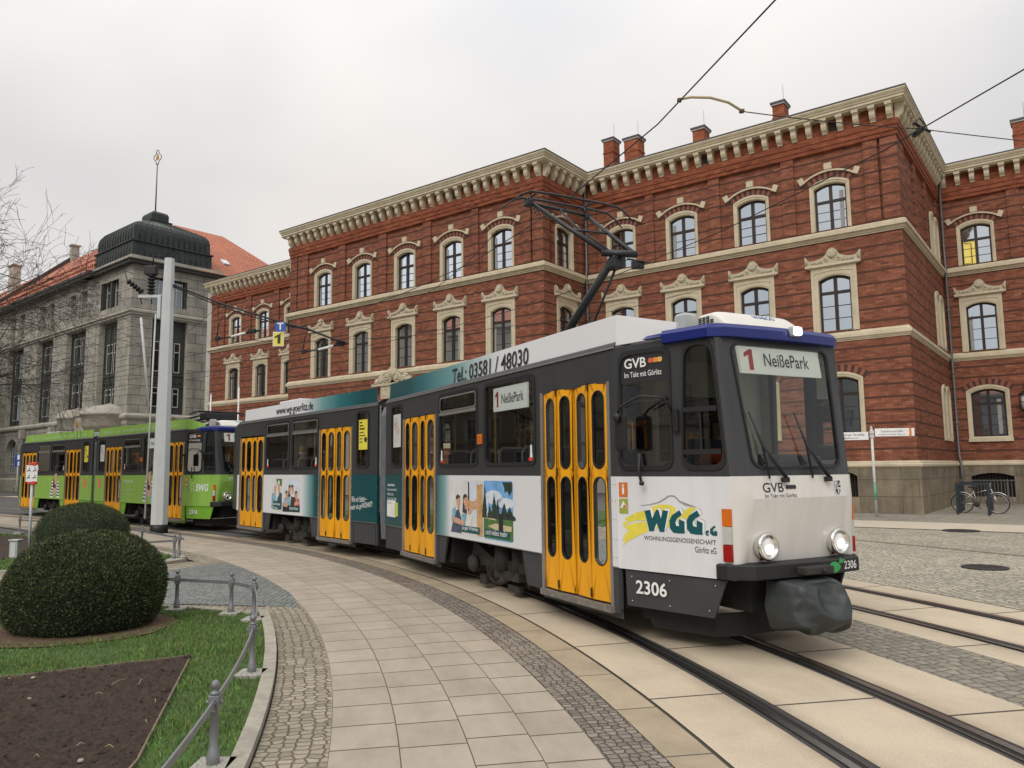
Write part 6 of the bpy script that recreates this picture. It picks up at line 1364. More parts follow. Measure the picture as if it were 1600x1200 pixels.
sl_=MB(); sl_.box(.02,.03,9.5,10.2,0,0.01); 
dw=MB(); dw.prism([(-1.6,8.6,20.3),(-1.6,9.2,20.3),(-2.3,9.2,20.82),(-2.3,8.6,20.82)],(.1,0,.12)); dw.build('skylight',M('skylight_mat',(.6,.62,.64),.2),RO)
# twin oriel with the gilt inscription
orl=MB()
for cx,rr_ in ((-9.3,1.55),(-3.0,2.0)):
    orl.lathe([(rr_*.72,4.7),(rr_*.95,5.3),(rr_,5.4),(rr_,6.2),(rr_*1.07,6.25),(rr_*1.07,6.45),(rr_,6.5),(rr_,6.75),(rr_*.6,7.0),(rr_*.2,7.15),(0.01,7.3)],(cx,-.1,0),24)
orl.box(-7.9,-4.9,-.9,0,4.9,6.4); orl.box(-7.9,-4.9,-1.0,0,6.4,6.55); OR=orl.build('oriel',m_ashs,SB)
text('inscription','SPARKASSE',(-7.65,-.91,5.50),(1,0,0),(0,0,1),2.5,.42,M('gilt_letter_mat',(.42,.24,.05),.5),OR,.02)
bb=MB()
for x in (-14.8,-22.3,-30): bb.bbox(x-.3,x+.3,-.5,0,5.0,5.85,.08)
bb.build('corbels',m_ashs,SB)['kind']='stuff'
# ================================================================= buildings on the near side of the square (they show in the window panes)
def row_house(label,x,y,rz,wd,h,col,seed):
    b=thing('townhouse',label,'building',(x,y,0),rz); rnd=random.Random(seed); n=int(wd/3.1); holes=[]
    for k in range(n):
        c=(k+.5)*wd/n
        for z in [1.2+3.6*i for i in range(int((h-2)/3.6))]: holes.append((c-.6,c+.6,z,z+2.1))
    xf=lambda p:Vector((p.x,-p.y,p.z)); w=MB(xf); grid_wall(w,0,wd,0,h,holes); mt=M('stucco_mat_%d'%seed,col,.9,var=.12,scale=.6,dirt=.3); w.build('wall',mt,b)
    pr=None
    for a,c,z0,z1 in holes:
        if pr is None:
            q=MB(xf); q.ring([(p,.05,r) for p,r in ((-.75,-.1),(.75,-.1),(.75,2.25),(-.75,2.25))],[(p,.05,r) for p,r in ((-.6,0),(.6,0),(.6,2.1),(-.6,2.1))]); q.ring([(p,.05,r) for p,r in ((-.6,0),(.6,0),(.6,2.1),(-.6,2.1))],[(p,-.2,r) for p,r in ((-.6,0),(.6,0),(.6,2.1),(-.6,2.1))]); q.box(-.04,.04,-.2,-.12,0,2.1); q.box(-.6,.6,-.2,-.13,1.4,1.48)
            pr=q.build('window',m_ashs,b); p=MB(xf); p.poly([(-.6,-.19,0),(.6,-.19,0),(.6,-.19,2.1),(-.6,-.19,2.1)]); p.build('pane',m_fpane,pr); pr.location=((a+c)/2,0,z0)
        else: inst(pr,b,((a+c)/2,0,z0))
    c=MB(xf); c.box(-.2,wd+.2,0,.5,h,h+.5); c.box(0,wd,0,.15,4.3,4.55); c.build('cornice',mt,b)
    r_=MB(); r_.poly([(0,-.5,h+.5),(wd,-.5,h+.5),(wd,6,h+3),(0,6,h+3)]); r_.poly([(0,12,h+.5),(wd,12,h+.5),(wd,6,h+3),(0,6,h+3)]); r_.build('roof',m_tile,b)
    s=MB(); s.poly([(0,0,0),(0,12,0),(0,12,h+.5),(0,6,h+3),(0,0,h+.5)]); s.poly([(wd,0,0),(wd,12,0),(wd,12,h+.5),(wd,6,h+3),(wd,0,h+.5)]); s.poly([(0,12,0),(wd,12,0),(wd,12,h+.5),(0,12,h+.5)]); s.build('gable_wall',mt,b)
row_house('pale grey stuccoed townhouse seen only as a reflection in the window panes',-40,-42,R(90),40,11.5,(.34,.33,.30),1)
row_house('ochre stuccoed townhouse mirrored in the side windows of the white tram',-40,-1,R(90),36,15,(.50,.46,.38),2)
row_house('brownish townhouse mirrored in the door panes of the trams',-57,36,R(90),44,16,(.22,.19,.15),3)
# ================================================================= street furniture, plants, people
m_mast=M('mast_paint_mat',(.55,.57,.57),.55,var=.06,scale=2,dirt=.15); m_wire=M('wire_mat',(.015,.015,.017),.5,.3); m_iron=M('railing_iron_mat',(.20,.205,.215),.5,.3,var=.15,scale=12,dirt=.2,bump=.1)
# --- catenary mast
T_=thing('catenary_mast','tall pale grey octagonal mast with black foot between pavement and green tram','mast',(-9.88,21.62,0))
m_=MB(); m_.mi=0; m_.lathe([(.235,.24),(.225,2.2),(.222,2.22),(.19,4.4),(.188,4.42),(.17,6.6),(.14,7.83),(.10,7.84)],(0,0,0),8); sh=m_.build('shaft',m_mast,T_)
for p in sh.data.polygons: p.use_smooth=False
m_=MB(); m_.lathe([(.245,0),(.245,.24),(.2,.245)],(0,0,0),8); m_.build('foot',m_rub,T_)
m_=MB()
for z in (3.3,5.15,5.75,6.55): m_.lathe([(.215-.012*z,-.03),(.225-.012*z,0),(.215-.012*z,.03)],(0,0,z),8)
m_.lathe([(.17,6.1),(.17,6.2)],(0,0,0),8); m_.build('clamp_band',m_mast,T_)
m_=MB(); m_.bbox(-.26,-.16,-.12,.12,6.05,6.75,.02); m_.box(-.85,-.16,-.05,.05,6.68,6.76); m_.tube([(-.75,-.02,6.1),(-.42,-.02,3.55)],.035,6); m_.tube([(-.33,-.02,6.2),(-.40,-.02,.4)],.022,6); m_.build('cable_bracket',m_mast,T_)
m_=MB()
for k in range(6): m_.lathe([(.06,0),(.12,.05),(.06,.09)],(-.5,0,6.78+k*.10),10)
m_.bbox(-.68,-.35,-.1,.1,7.35,7.62,.03); m_.tube([(-.5,0,7.6),(-.45,0,7.95),(-.2,0,7.9)],.02,5)
for k in range(5): m_.lathe([(.05,0),(.09,.05),(.05,.08)],(-.75-k*.09,0,6.85+k*.07),10,(-.8,0,.6))
m_.tube([(-.75,0,6.5),(-.85,0,6.85),(-1.2,0,7.2),(-1.3,0,7.5),(-1.05,0,7.4)],.015,5); m_.build('insulator',m_rub,T_)
# --- overhead line
def wire(name,label,pts,r=.008,cat='overhead wire',sag=0,group=None):
    P=[Vector(p) for p in pts]; out=[]
    for a,b_ in zip(P,P[1:]):
        for k in range(8): t=k/8; q=a.lerp(b_,t); q.z-=sag*4*t*(1-t); out.append(q)
    out.append(P[-1]); m_=MB(); m_.tube(out,r,5); return tag(m_.build(name,m_wire),label,cat,group)
wire('contact_wire','black contact wire curving above the near track to the raised pantograph',[PP(s,0,5.46 if s<16 else 5.5) for s in range(-10,62,3)],.008)
wire('contact_wire','black contact wire curving above the far track in front of the brick wall',[PP(s,3.05,5.5) for s in range(-10,62,3)],.008)
o=thing('pull_off_arm','curved pale yellow pull-off arm holding the near contact wire against the sky','wire fitting'); m_=MB(); m_.tube([(1.777,7.61,5.50),(1.90,7.615,5.525),(2.11,7.64,5.53),(2.32,7.72,5.515),(2.51,7.84,5.47)],.014,6); m_.build('rod',M('fibreglass_mat',(.45,.38,.22),.5),o); m_=MB(); m_.bbox(1.755,1.80,7.59,7.63,5.47,5.51,.008); m_.bbox(2.47,2.52,7.81,7.86,5.455,5.49,.008); m_.build('clamp',M('rust_clamp_mat',(.13,.07,.045),.8),o)
wire('span_wire','thin span wire running right from the yellow pull-off arm',[(2.51,7.84,5.47),(4.75,8.45,5.53),(8,9.35,5.62),(26,14.6,7.0)],.006,'span wire',.02)
o=thing('wire_clamp','black clamp on the far contact wire before the brick corner','wire fitting'); m_=MB(); m_.bbox(4.69,4.74,8.36,8.55,5.47,5.53,.01); m_.tube([(4.62,8.35,5.56),(4.75,8.45,5.55),(4.88,8.5,5.52)],.016,6); m_.tube([(4.62,8.4,5.56),(4.70,8.38,5.63),(4.80,8.45,5.58)],.008,5); m_.build('clamp_body',m_wire,o)
o=thing('wire_clamp','black clamp on the far contact wire in front of an upper floor window','wire fitting'); m_=MB(); q=PP(13.2,3.05,5.5); m_.bbox(q[0]-.12,q[0]+.12,q[1]-.06,q[1]+.06,5.46,5.62,.02); m_.tube([(q[0]-.2,q[1],5.66),(q[0]+.15,q[1]-.1,5.56)],.02,5); m_.build('clamp_body',m_wire,o)
FC=[(-9.75,21.6,7.05),(-8.3,21.4,6.45),(-7.2,21.25,6.08),(-6.35,21.15,5.80),(-5.7,21.0,5.62),(-4.95,20.8,5.30),(-4.55,20.7,5.16)]
m_=MB(); m_.tube(FC,.03,6); m_.tube([(a,b_,z-.05-.04*math.sin(i)) for i,(a,b_,z) in enumerate(FC)],.018,5)
for p in FC[1:-1]: m_.lathe([(.03,-.03),(.05,0),(.03,.03)],p,6,(1,0,-.4))
tag(m_.build('feeder_cable',m_wire),'thick black feeder cable sloping down from the grey mast','cable')
def insul(loc,label):
    o=thing('section_insulator',label,'insulator',loc,R(-8)); m_=MB(); m_.tube([(-.02,0,0),(.42,0,.10)],.035,8); m_.build('white_rod',m_wht,o); m_=MB(); m_.tube([(-.5,0,-.06),(0,0,0)],.02,6); m_.tube([(.42,0,.10),(.85,0,.15)],.03,6); m_.tube([(-.48,0,-.12),(-.42,0,.35),(-.3,0,.62)],.014,5); m_.bbox(.5,.72,-.06,.06,.08,.2,.02); m_.bbox(-.5,-.38,-.04,.04,-.1,.02,.01); m_.build('fitting',m_wire,o)
insul((-5.35,21.0,5.02),'white rod insulator hanging before the first floor windows, right of the yellow line sign'); insul((-8.0,21.6,5.52),'white rod insulator hanging left of the blue T sign')
SW=(( 'thin span wire crossing the grey stone tower',[(-21.5,33,5.6),(-13,28,6.2),(-8.3,21.4,6.4)]),('thin span wire across the first floor windows of the brick front',[(-8.3,21.5,5.5),(-4.6,20.7,5.25),(2.0,19.5,5.6),(7,22.5,7.4)]),('thin span wire low across the stone pier and brick wing',[(-25,33,5.2),(-9.5,26,5.2),(-4.9,20.8,5.2)]),('thin span wire above the first floor windows, left of the pantograph',[(-4.6,20.7,5.25),(-1.9,16.8,5.6),(-.2,12.3,5.62)]))
for l,p in SW: wire('span_wire',l,p,.007,'span wire',.10)
# --- signs on the feeder cable
o=thing('hanging_sign','small blue square sign with a white T, hung on the black feeder cable','sign',(-6.45,21.05,5.70),R(-4)); m_=MB(); m_.bbox(-.15,.15,-.012,.012,-.14,.12,.006); m_.build('plate',M('sign_blue_mat',(.02,.09,.36),.4),o); m_=MB(); m_.poly([(-.09,-.016,.06),(.09,-.016,.06),(.09,-.016,.10),(-.09,-.016,.10)]); m_.poly([(-.022,-.016,-.10),(.022,-.016,-.10),(.022,-.016,.058),(-.022,-.016,.058)]); m_.build('letter',m_wht,o)
def digit1(mb,P,w,h):
    pts=[(.42,0),(.72,0),(.72,1),(.50,1),(.12,.78),(.12,.58),(.42,.72)]; mb.poly([P((a-.42)*w/.6,b_*h) for a,b_ in pts])
o=thing('hanging_sign','yellow sign with a black 1 and white border below the blue T sign','sign',(-6.50,21.05,5.34),R(-4)); m_=MB(); m_.bbox(-.155,.155,-.012,.012,-.205,.205,.006); m_.build('plate',m_wht,o); m_=MB(); m_.poly([(-.135,-.0135,-.185),(.135,-.0135,-.185),(.135,-.0135,.185),(-.135,-.0135,.185)]); m_.build('face',m_yel,o); m_=MB(); digit1(m_,lambda a,b_:(a-.02,-.016,-.13+b_),.17,.26); m_.build('digit',m_ink,o); m_=MB(); m_.tube([(0,0,.2),(.03,0,.26)],.008,5); m_.build('hanger',m_wire,o)
# --- low iron railings round the beds
m_base=M('post_base_mat',(.36,.345,.31),.9,var=.15,scale=14,bump=.3)
def post(parent,x,y,rz=0,base=True):
    p=MB(); c=(x,y,0); p.lathe([(.036,.0),(.036,.10),(.031,.11),(.031,.125),(.024,.135),(.021,.33),(.027,.335),(.027,.345)],c,14); p.bbox(x-.030,x+.030,y-.030,y+.030,.345,.425,.006); p.lathe([(.022,.425),(.028,.43),(.028,.438),(.014,.445),(.012,.455),(.022,.463),(.026,.478),(.022,.494),(.010,.504),(0,.506)],c,14)
    ca,sa=math.cos(rz),math.sin(rz)
    for sg in (-1,1):
        for (a,b_) in ((ca,sa),(-sa,ca)): p.lathe([(.013,.028),(.013,.042),(.008,.046),(0,.047)],(x,y,.385),8,(a*sg,b_*sg,0))
    o=p.build('post',m_iron,parent)
    if base: b=MB(); b.bbox(x-.11,x+.11,y-.11,y+.11,-.02,.05,.008); b.build('foot_slab',m_base,parent)
    return o
def flat(parent,pts,z0=.366,h=.038,t=.006):
    P=[Vector((x,y,0)) for x,y in pts]; m_=MB(); L=[]
    for i,p in enumerate(P):
        d=(P[min(i+1,len(P)-1)]-P[max(i-1,0)]).normalized(); n=Vector((-d.y,d.x,0))*t; L.append([p+n+Vector((0,0,z0)),p-n+Vector((0,0,z0)),p-n+Vector((0,0,z0+h)),p+n+Vector((0,0,z0+h))])
    m_.loft(L,True,True,True); return m_.build('flat_rail',m_iron,parent)
RA=thing('low_railing','low grey iron railing of round posts curving along the nearest lawn','railing')
pa=lambda deg,r=23.80:(CX+r*math.cos(R(deg)),CY+r*math.sin(R(deg)))
angs=[5.55,10.45,15.35,21.25]; PT=[pa(a) for a in angs]+[(-3.33,9.22),(-4.10,9.52)]
for i,(x,y) in enumerate(PT): post(RA,x,y,R(angs[i]) if i<4 else .4)
flat(RA,[pa(5.55+(21.25-5.55)*k/30) for k in range(31)]); flat(RA,[PT[3],PT[4],PT[5],(-4.25,9.58)])
RB=thing('low_railing','low grey iron railing round the far lawn beside the grey mast','railing')
B2=[(-6.47,14.83),(-6.62,15.39),(-8.3,17.35),(-10.3,19.3),(-13.98,21.95)]; B3=[(-7.32,14.15)]
for x,y in B2+B3: post(RB,x,y,.7)
flat(RB,[(-6.45,15.2)]+B2[1:]); flat(RB,[B2[0],B3[0],(-7.6,14.0)])
# --- clipped yew domes
def yew(label,x,y,rad,h,seed,n):
    o=thing('yew_dome',label,'clipped bush',(x,y,0)); rnd=random.Random(seed)
    prof=lambda t:(rad*math.sin(min(1,t*1.0)*math.pi*.5+.0) if False else 0)
    def surf(u,v):    # u 0..1 bottom to top, v angle
        a=-.62+u*(math.pi/2+.62); r_=rad*math.cos(a)**.82 if math.cos(a)>0 else 0; z=h*.42+(h*.58*math.sin(a) if a>0 else h*.42*math.sin(a)/math.sin(.62)*.93)
        k=1+.035*mnoise.noise(Vector((math.cos(v)*2.2+seed,math.sin(v)*2.2,u*3)))
        return Vector((r_*k*math.cos(v),r_*k*math.sin(v),z*(1+.02*math.sin(v*3+seed))))
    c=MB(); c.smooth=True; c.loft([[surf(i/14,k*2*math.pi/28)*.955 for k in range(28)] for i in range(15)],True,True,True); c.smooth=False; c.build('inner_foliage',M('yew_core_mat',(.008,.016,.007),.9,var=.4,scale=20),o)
    m_=MB()
    for _ in range(n):
        u=rnd.random()**.8; v=rnd.uniform(0,2*math.pi); p=surf(u,v); q=surf(min(1,u+.02),v); w=surf(u,v+.03); nn=(w-p).cross(q-p)
        if nn.length<1e-7: nn=Vector((0,0,1))
        nn.normalize(); depth=rnd.uniform(-.05,.012)*(1+1.2*max(0,mnoise.noise(Vector((p.x*6,p.y*6,p.z*6))))); p=p+nn*depth
        up=(Vector((rnd.gauss(0,.7),rnd.gauss(0,.7),.5+rnd.gauss(0,.6)))+nn*1.2).normalized(); sd=up.cross(nn+Vector((rnd.gauss(0,.3),rnd.gauss(0,.3),rnd.gauss(0,.3)))).normalized()
        l=rnd.uniform(.012,.030); wd=rnd.uniform(.003,.006)
        m_.mi=0 if rnd.random()<.55-.15*u else (1 if rnd.random()<.78 else 2)  # dark needles thin out upwards: the sky-lit top painted into the needle mix
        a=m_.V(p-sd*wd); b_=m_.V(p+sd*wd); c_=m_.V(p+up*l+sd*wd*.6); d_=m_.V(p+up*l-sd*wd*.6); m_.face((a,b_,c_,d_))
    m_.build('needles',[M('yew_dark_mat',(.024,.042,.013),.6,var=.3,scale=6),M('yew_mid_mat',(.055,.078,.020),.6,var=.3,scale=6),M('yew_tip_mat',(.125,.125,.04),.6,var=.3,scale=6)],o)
    s=MB(); s.tube([(0,0,0),(0,0,.2)],.06,8); s.build('stem',M('bark_mat',(.07,.05,.035),.9,var=.3,scale=12,bump=.5),o)
    return o
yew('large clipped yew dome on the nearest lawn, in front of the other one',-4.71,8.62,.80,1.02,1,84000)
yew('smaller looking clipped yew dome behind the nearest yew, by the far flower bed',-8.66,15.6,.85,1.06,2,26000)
sr=MB(); sr.poly([(-4.75+1.0*math.cos(k*.35)*(1+.08*math.sin(k*2)),8.5+.95*math.sin(k*.35),.032) for k in range(18)]); struct('bare_soil',sr,M('bare_soil_mat',(.13,.085,.05),.95,var=.35,scale=14,bump=.8))
# --- dog sign on a thin pole, with a small cabinet
o=thing('notice_pole','thin pale pole with white pictogram notice and red clamps behind the yews','sign',(-9.74,15.64,0)); m_=MB(); m_.tube([(0,0,0),(-.03,0,1.84)],.026,8); m_.build('pole',m_mast,o)
m_=MB(); m_.bbox(-.13,.10,-.045,-.03,1.52,1.86,.004); pl=m_.build('plaque',m_wht,o)
m_=MB()
for sx,sz in ((-.075,1.76),(.045,1.76),(-.075,1.62),(.045,1.62)): m_.tube([(sx-.03,-.048,sz-.03),(sx,-.048,sz),(sx+.035,-.048,sz-.02)],.009,4); m_.lathe([(.014,0),(.014,.002)],(sx+.01,-.0455,sz+.03),8,(0,-1,0))
m_.build('pictograms',m_ink,pl)
for z in (1.50,1.88): m_=MB(); m_.lathe([(.035,-.025),(.04,0),(.035,.025)],(-.02,0,z),10); m_.bbox(-.10,-.0,-.055,-.01,z-.02,z+.02,.006); m_.bbox(.0,.07,-.06,.03,z-.035,z+.035,.015); m_.build('clamp',m_red,o)
o=thing('service_cabinet','low grey metal service box at the foot of the notice pole','service box',(-9.88,15.45,0)); m_=MB(); m_.bbox(-.1,.06,-.07,.07,0,.36,.01); m_.build('housing',m_ant,o); m_=MB(); m_.bbox(-.12,.08,-.09,.09,.361,.39,.01); m_.build('lid',m_ant,o); m_=MB(); m_.bbox(-.07,.03,-.078,-.072,.05,.33,.004); m_.build('door',m_mast,o)
# --- street name post at the brick corner
o=thing('street_sign_post','white street name post with two arm signs at the brick building corner','street sign',(11.75,25.07,0)); m_=MB(); m_.tube([(0,0,0),(0,0,2.86)],.042,10); m_.lathe([(.042,2.86),(.03,2.93),(0,2.95)],(0,0,0),8); m_.build('post',M('post_white_mat',(.55,.56,.53),.5,var=.1,scale=8,dirt=.5),o)
m_=MB()
for k,(z0,z1) in enumerate(((.55,1.05),(.95,1.25))): m_.mi=k; m_.lathe([(.0435,z0),(.044,z1)],(0,0,0),10)
m_.build('graffiti',[M('paint_green_mat',(.10,.36,.22),.6,var=.4,scale=10),M('sticker_grey_mat',(.30,.33,.33),.6,var=.5,scale=30)],o)
def arm(parent,d,l,z,lines,endc,flip):
    d=Vector((d[0],d[1],0)).normalized(); n=Vector((d.y,-d.x,0)); n=n if n.y<0 else -n; a=d*.10
    m_=MB(); u=a; e=d*l; m_.prism([u+Vector((0,0,z)),u+e+Vector((0,0,z)),u+e+Vector((0,0,z+.26)),u+Vector((0,0,z+.26))],n*.03); s=m_.build('arm_sign',m_wht,parent)
    m_=MB(); q=u+d*(l-.16); off=n*.032; m_.poly([q+off+Vector((0,0,z+.004)),u+e*.93+off+Vector((0,0,z+.004)),u+e*.93+off+Vector((0,0,z+.256)),q+off+Vector((0,0,z+.256))]); m_.build('end_stripe',endc,s)
    for t,x,zz,w,h in lines:
        p=u+off+Vector((0,0,z+zz)); rd_=d if not flip else -d; p=p+(d*x if not flip else d*(x+w)); text('arm_lettering',t,p,rd_,(0,0,1),w,h,m_ink,s)
    m_=MB(); m_.bbox(-.06,.06,-.05,.05,z+.06,z+.2,.01); m_.build('clamp',m_mast,parent)
arm(o,(-.9,.42),1.35,2.50,[('Berliner Straße',.12,.13,.78,.085),('Bahnhof',.30,.035,.42,.06)],m_red,True)
arm(o,(.97,-.22),1.18,2.60,[('Salomonstraße',.18,.13,.66,.07),('Fachhochschule Görlitz',.10,.04,.8,.045)],M('sign_orange_mat',(.60,.22,.04),.5),False)
# --- cycle stand, bicycle and area railing
m_rack=M('rack_paint_mat',(.025,.035,.04),.5,var=.2)
o=thing('cycle_stand','dark square-tube cycle stand of four hoops by the right brick wing','cycle stand',(14.87,25.91,0))
for i in range(4):
    m_=MB(); b_=Vector((.50,.74,0))*i; A=b_; B_=b_+Vector((.55,-.80,0)); d=(B_-A).normalized(); n=Vector((-d.y,d.x,0))*.028
    for P in (A,B_): m_.prism([P-d*.028-n,P+d*.028-n,P+d*.028+n,P-d*.028+n],(0,0,.98))
    z=Vector((0,0,.981)); m_.prism([A-d*.028-n+z,B_+d*.028-n+z,B_+d*.028+n+z,A-d*.028+n+z],(0,0,.055)); m_.build('hoop',m_rack,o)
def bicycle(label,x,y,rz,fr):
    o=thing('bicycle',label,'bicycle',(x,y,0),rz)
    for cx in (-.53,.53):
        m_=MB(); m_.tube([(cx+.335*math.cos(t),0,.335+.335*math.sin(t)) for t in [k*.2618 for k in range(25)]],.017,6,False); w=m_.build('wheel',m_rub,o); m_=MB(); m_.tube([(cx+.31*math.cos(t),0,.335+.31*math.sin(t)) for t in [k*.2618 for k in range(25)]],.009,5,False)
        for k in range(14): t=k*.4488; m_.tube([(cx,0.02*(-1)**k,.335),(cx+.31*math.cos(t),0,.335+.31*math.sin(t))],.0025,3)
        m_.tube([(cx,-.05,.335),(cx,.05,.335)],.02,6); m_.build('rim',m_alu,w)
    m_=MB(); S=(-.18,0,.80);Bk=(-.08,0,.30);H=(.36,0,.82);H2=(.40,0,.70)
    for a,b_ in ((S,Bk),(Bk,H2),((-.15,0,.68),H),((-.53,.05,.335),Bk),((-.53,-.05,.335),Bk),((-.53,.05,.335),(-.16,0,.72)),((-.53,-.05,.335),(-.16,0,.72)),(H,(.43,0,.60)),((.43,.05,.60),(.53,.05,.335)),((.43,-.05,.60),(.53,-.05,.335))): m_.tube([a,b_],.018,6)
    m_.build('frame',fr,o); m_=MB(); m_.bbox(-.32,-.06,-.07,.07,.86,.92,.03); m_.tube([(-.18,0,.8),(-.19,0,.88)],.013,6); m_.build('saddle',m_rub,o)
    m_=MB(); m_.tube([(.35,0,.82),(.33,0,1.0),(.34,.2,1.02),(.20,.30,1.0)],.012,6); m_.tube([(.33,0,1.0),(.34,-.2,1.02),(.20,-.30,1.0)],.012,6); m_.build('handlebar',m_alu,o)
    m_=MB(); m_.lathe([(.09,-.01),(.095,0),(.09,.01)],(-.08,-.06,.30),14,(0,1,0)); m_.tube([(-.08,-.07,.3),(.02,-.08,.17)],.01,5); m_.tube([(-.08,.05,.3),(-.18,.08,.43)],.01,5); m_.bbox(-.02,.06,-.14,-.08,.155,.175,.004); m_.build('crank',m_bogie,o)
    m_=MB(); m_.tube([(-.53+.37*math.cos(t),0,.335+.37*math.sin(t)) for t in [R(20+k*14) for k in range(11)]],.022,5); m_.tube([(.53+.37*math.cos(t),0,.335+.37*math.sin(t)) for t in [R(40+k*14) for k in range(9)]],.022,5); m_.build('mudguard',m_alu,o)
    return o
bicycle('silver bicycle parked in the dark cycle stand',15.95,26.45,math.atan2(-.80,.55)+.25,m_alu)
bicycle('small dark bicycle standing at the far left before the stone building',-39.5,62.5,R(20),m_rub)
o=thing('area_railing','thin grey bar railing in front of the right wing cellar window','railing',BP(.25,8.05),BRZ); m_=MB(); m_.box(0,5,-.02,.02,.98,1.01); m_.box(0,5,-.015,.015,.10,.13)
for k in range(42): m_.box(k*.12-.009,k*.12+.009,-.009,.009,.131,.979)
m_.build('bars',m_zinc,o)
for k in range(4): m_=MB(); m_.box(k*1.65-.025,k*1.65+.025,.022,.062,0,1.03); m_.build('post',m_zinc,o)
# --- flag poles and parking sign far left
for x,y,h,l in ((-18.2,46,6.3,'thin white flag pole left of the first brick window column'),(-15.8,44,6.5,'thin white flag pole between two brick window columns')):
    o=thing('flag_pole',l,'flag pole',(x,y,0)); m_=MB(); m_.tube([(0,0,0),(0,0,h)],[.06,.045],8); m_.build('pole',m_wht,o); m_=MB(); m_.lathe([(.05,0),(.06,.05),(0,.1)],(0,0,h),8); m_.build('cap',m_mast,o)
o=thing('parking_sign','blue and white parking sign on a post before the stone building','sign',(-38.0,59.0,0),R(-25)); m_=MB(); m_.tube([(0,0,0),(0,0,3.2)],.035,8); m_.build('post',m_mast,o); m_=MB(); m_.bbox(-.32,.32,-.06,-.04,2.25,3.15,.01); pl=m_.build('plate',M('parking_blue_mat',(.02,.07,.34),.4),o); m_=MB(); m_.poly([(-.02,-.064,2.75),(.28,-.064,2.75),(.28,-.064,3.1),(-.02,-.064,3.1)]); m_.poly([(.05,-.064,2.28),(.28,-.064,2.28),(.28,-.064,2.6),(.05,-.064,2.6)]); m_.build('panel',m_wht,pl)
# --- bare tree at the left edge
def tree(label,x,y,seed):
    o=thing('bare_tree',label,'tree',(x,y,0)); rnd=random.Random(seed); tr=MB(); br=MB(); tw=MB()
    tr.tube([(0,0,-.05),(.05,0,.5),(.02,.05,2.0),(.15,0,3.6),(.3,.1,5.4)],[.30,.23,.20,.17,.12],10)
    def grow(mb,p,d,l,r,lev):
        pts=[p]; n=5 if lev<3 else 4; q=p; dd=d
        for i in range(n):
            dd=(dd+Vector((rnd.gauss(0,.13),rnd.gauss(0,.13),rnd.gauss(0,.10)-(.05 if lev>1 else -.02)))).normalized(); q=q+dd*l/n; pts.append(q)
        t=br if lev<2 else tw; rr_=[max(.0042,r*(1-.72*i/n)) for i in range(n+1)]; t.tube(pts,rr_,6 if lev<2 else 3,False)
        if lev>=4: return
        k=[6,5,4,3,0][lev]
        for j in range(k):
            t_=.25+.75*(j+rnd.random()*.6)/k; i=min(n-1,int(t_*n)); b_=pts[i].lerp(pts[i+1],t_*n-i if t_*n-i<1 else 1); ax=(pts[i+1]-pts[i]).normalized()
            sd=ax.cross(Vector((rnd.gauss(0,1),rnd.gauss(0,1),rnd.gauss(0,1)))).normalized(); nd=(ax*.75+sd*rnd.uniform(.45,.85)+Vector((0,0,.12))).normalized()
            grow(mb,b_,nd,l*rnd.uniform(.45,.68),max(.0045,rr_[i]*.52),lev+1)
    for a,z,el,l in ((5,3.4,8,4.6),(-20,4.2,28,4.8),(22,4.6,36,4.6),(60,4.0,30,4.0),(-70,4.2,35,3.8),(150,4.0,30,3.6),(210,4.6,40,3.4),(0,5.2,44,4.4),(120,5.3,55,4.0),(-45,5.0,42,4.4),(-5,4.6,18,4.9),(10,3.9,2,4.9),(-12,3.7,14,4.6)):
        d=Vector((math.cos(R(a))*math.cos(R(el)),math.sin(R(a))*math.cos(R(el)),math.sin(R(el)))); grow(br,Vector((.2,.05,z)),d,l,.07,0)
    m_=M('twig_bark_mat',(.045,.036,.03),.9,var=.3,scale=10); tr.build('trunk',M('trunk_bark_mat',(.07,.055,.045),.9,var=.35,scale=9,bump=.8),o); br.build('limbs',m_,o); tw.build('twigs',m_,o)
    return o
tree('bare winter tree reaching in from the left edge of the photo',-18.3,19.8,21)
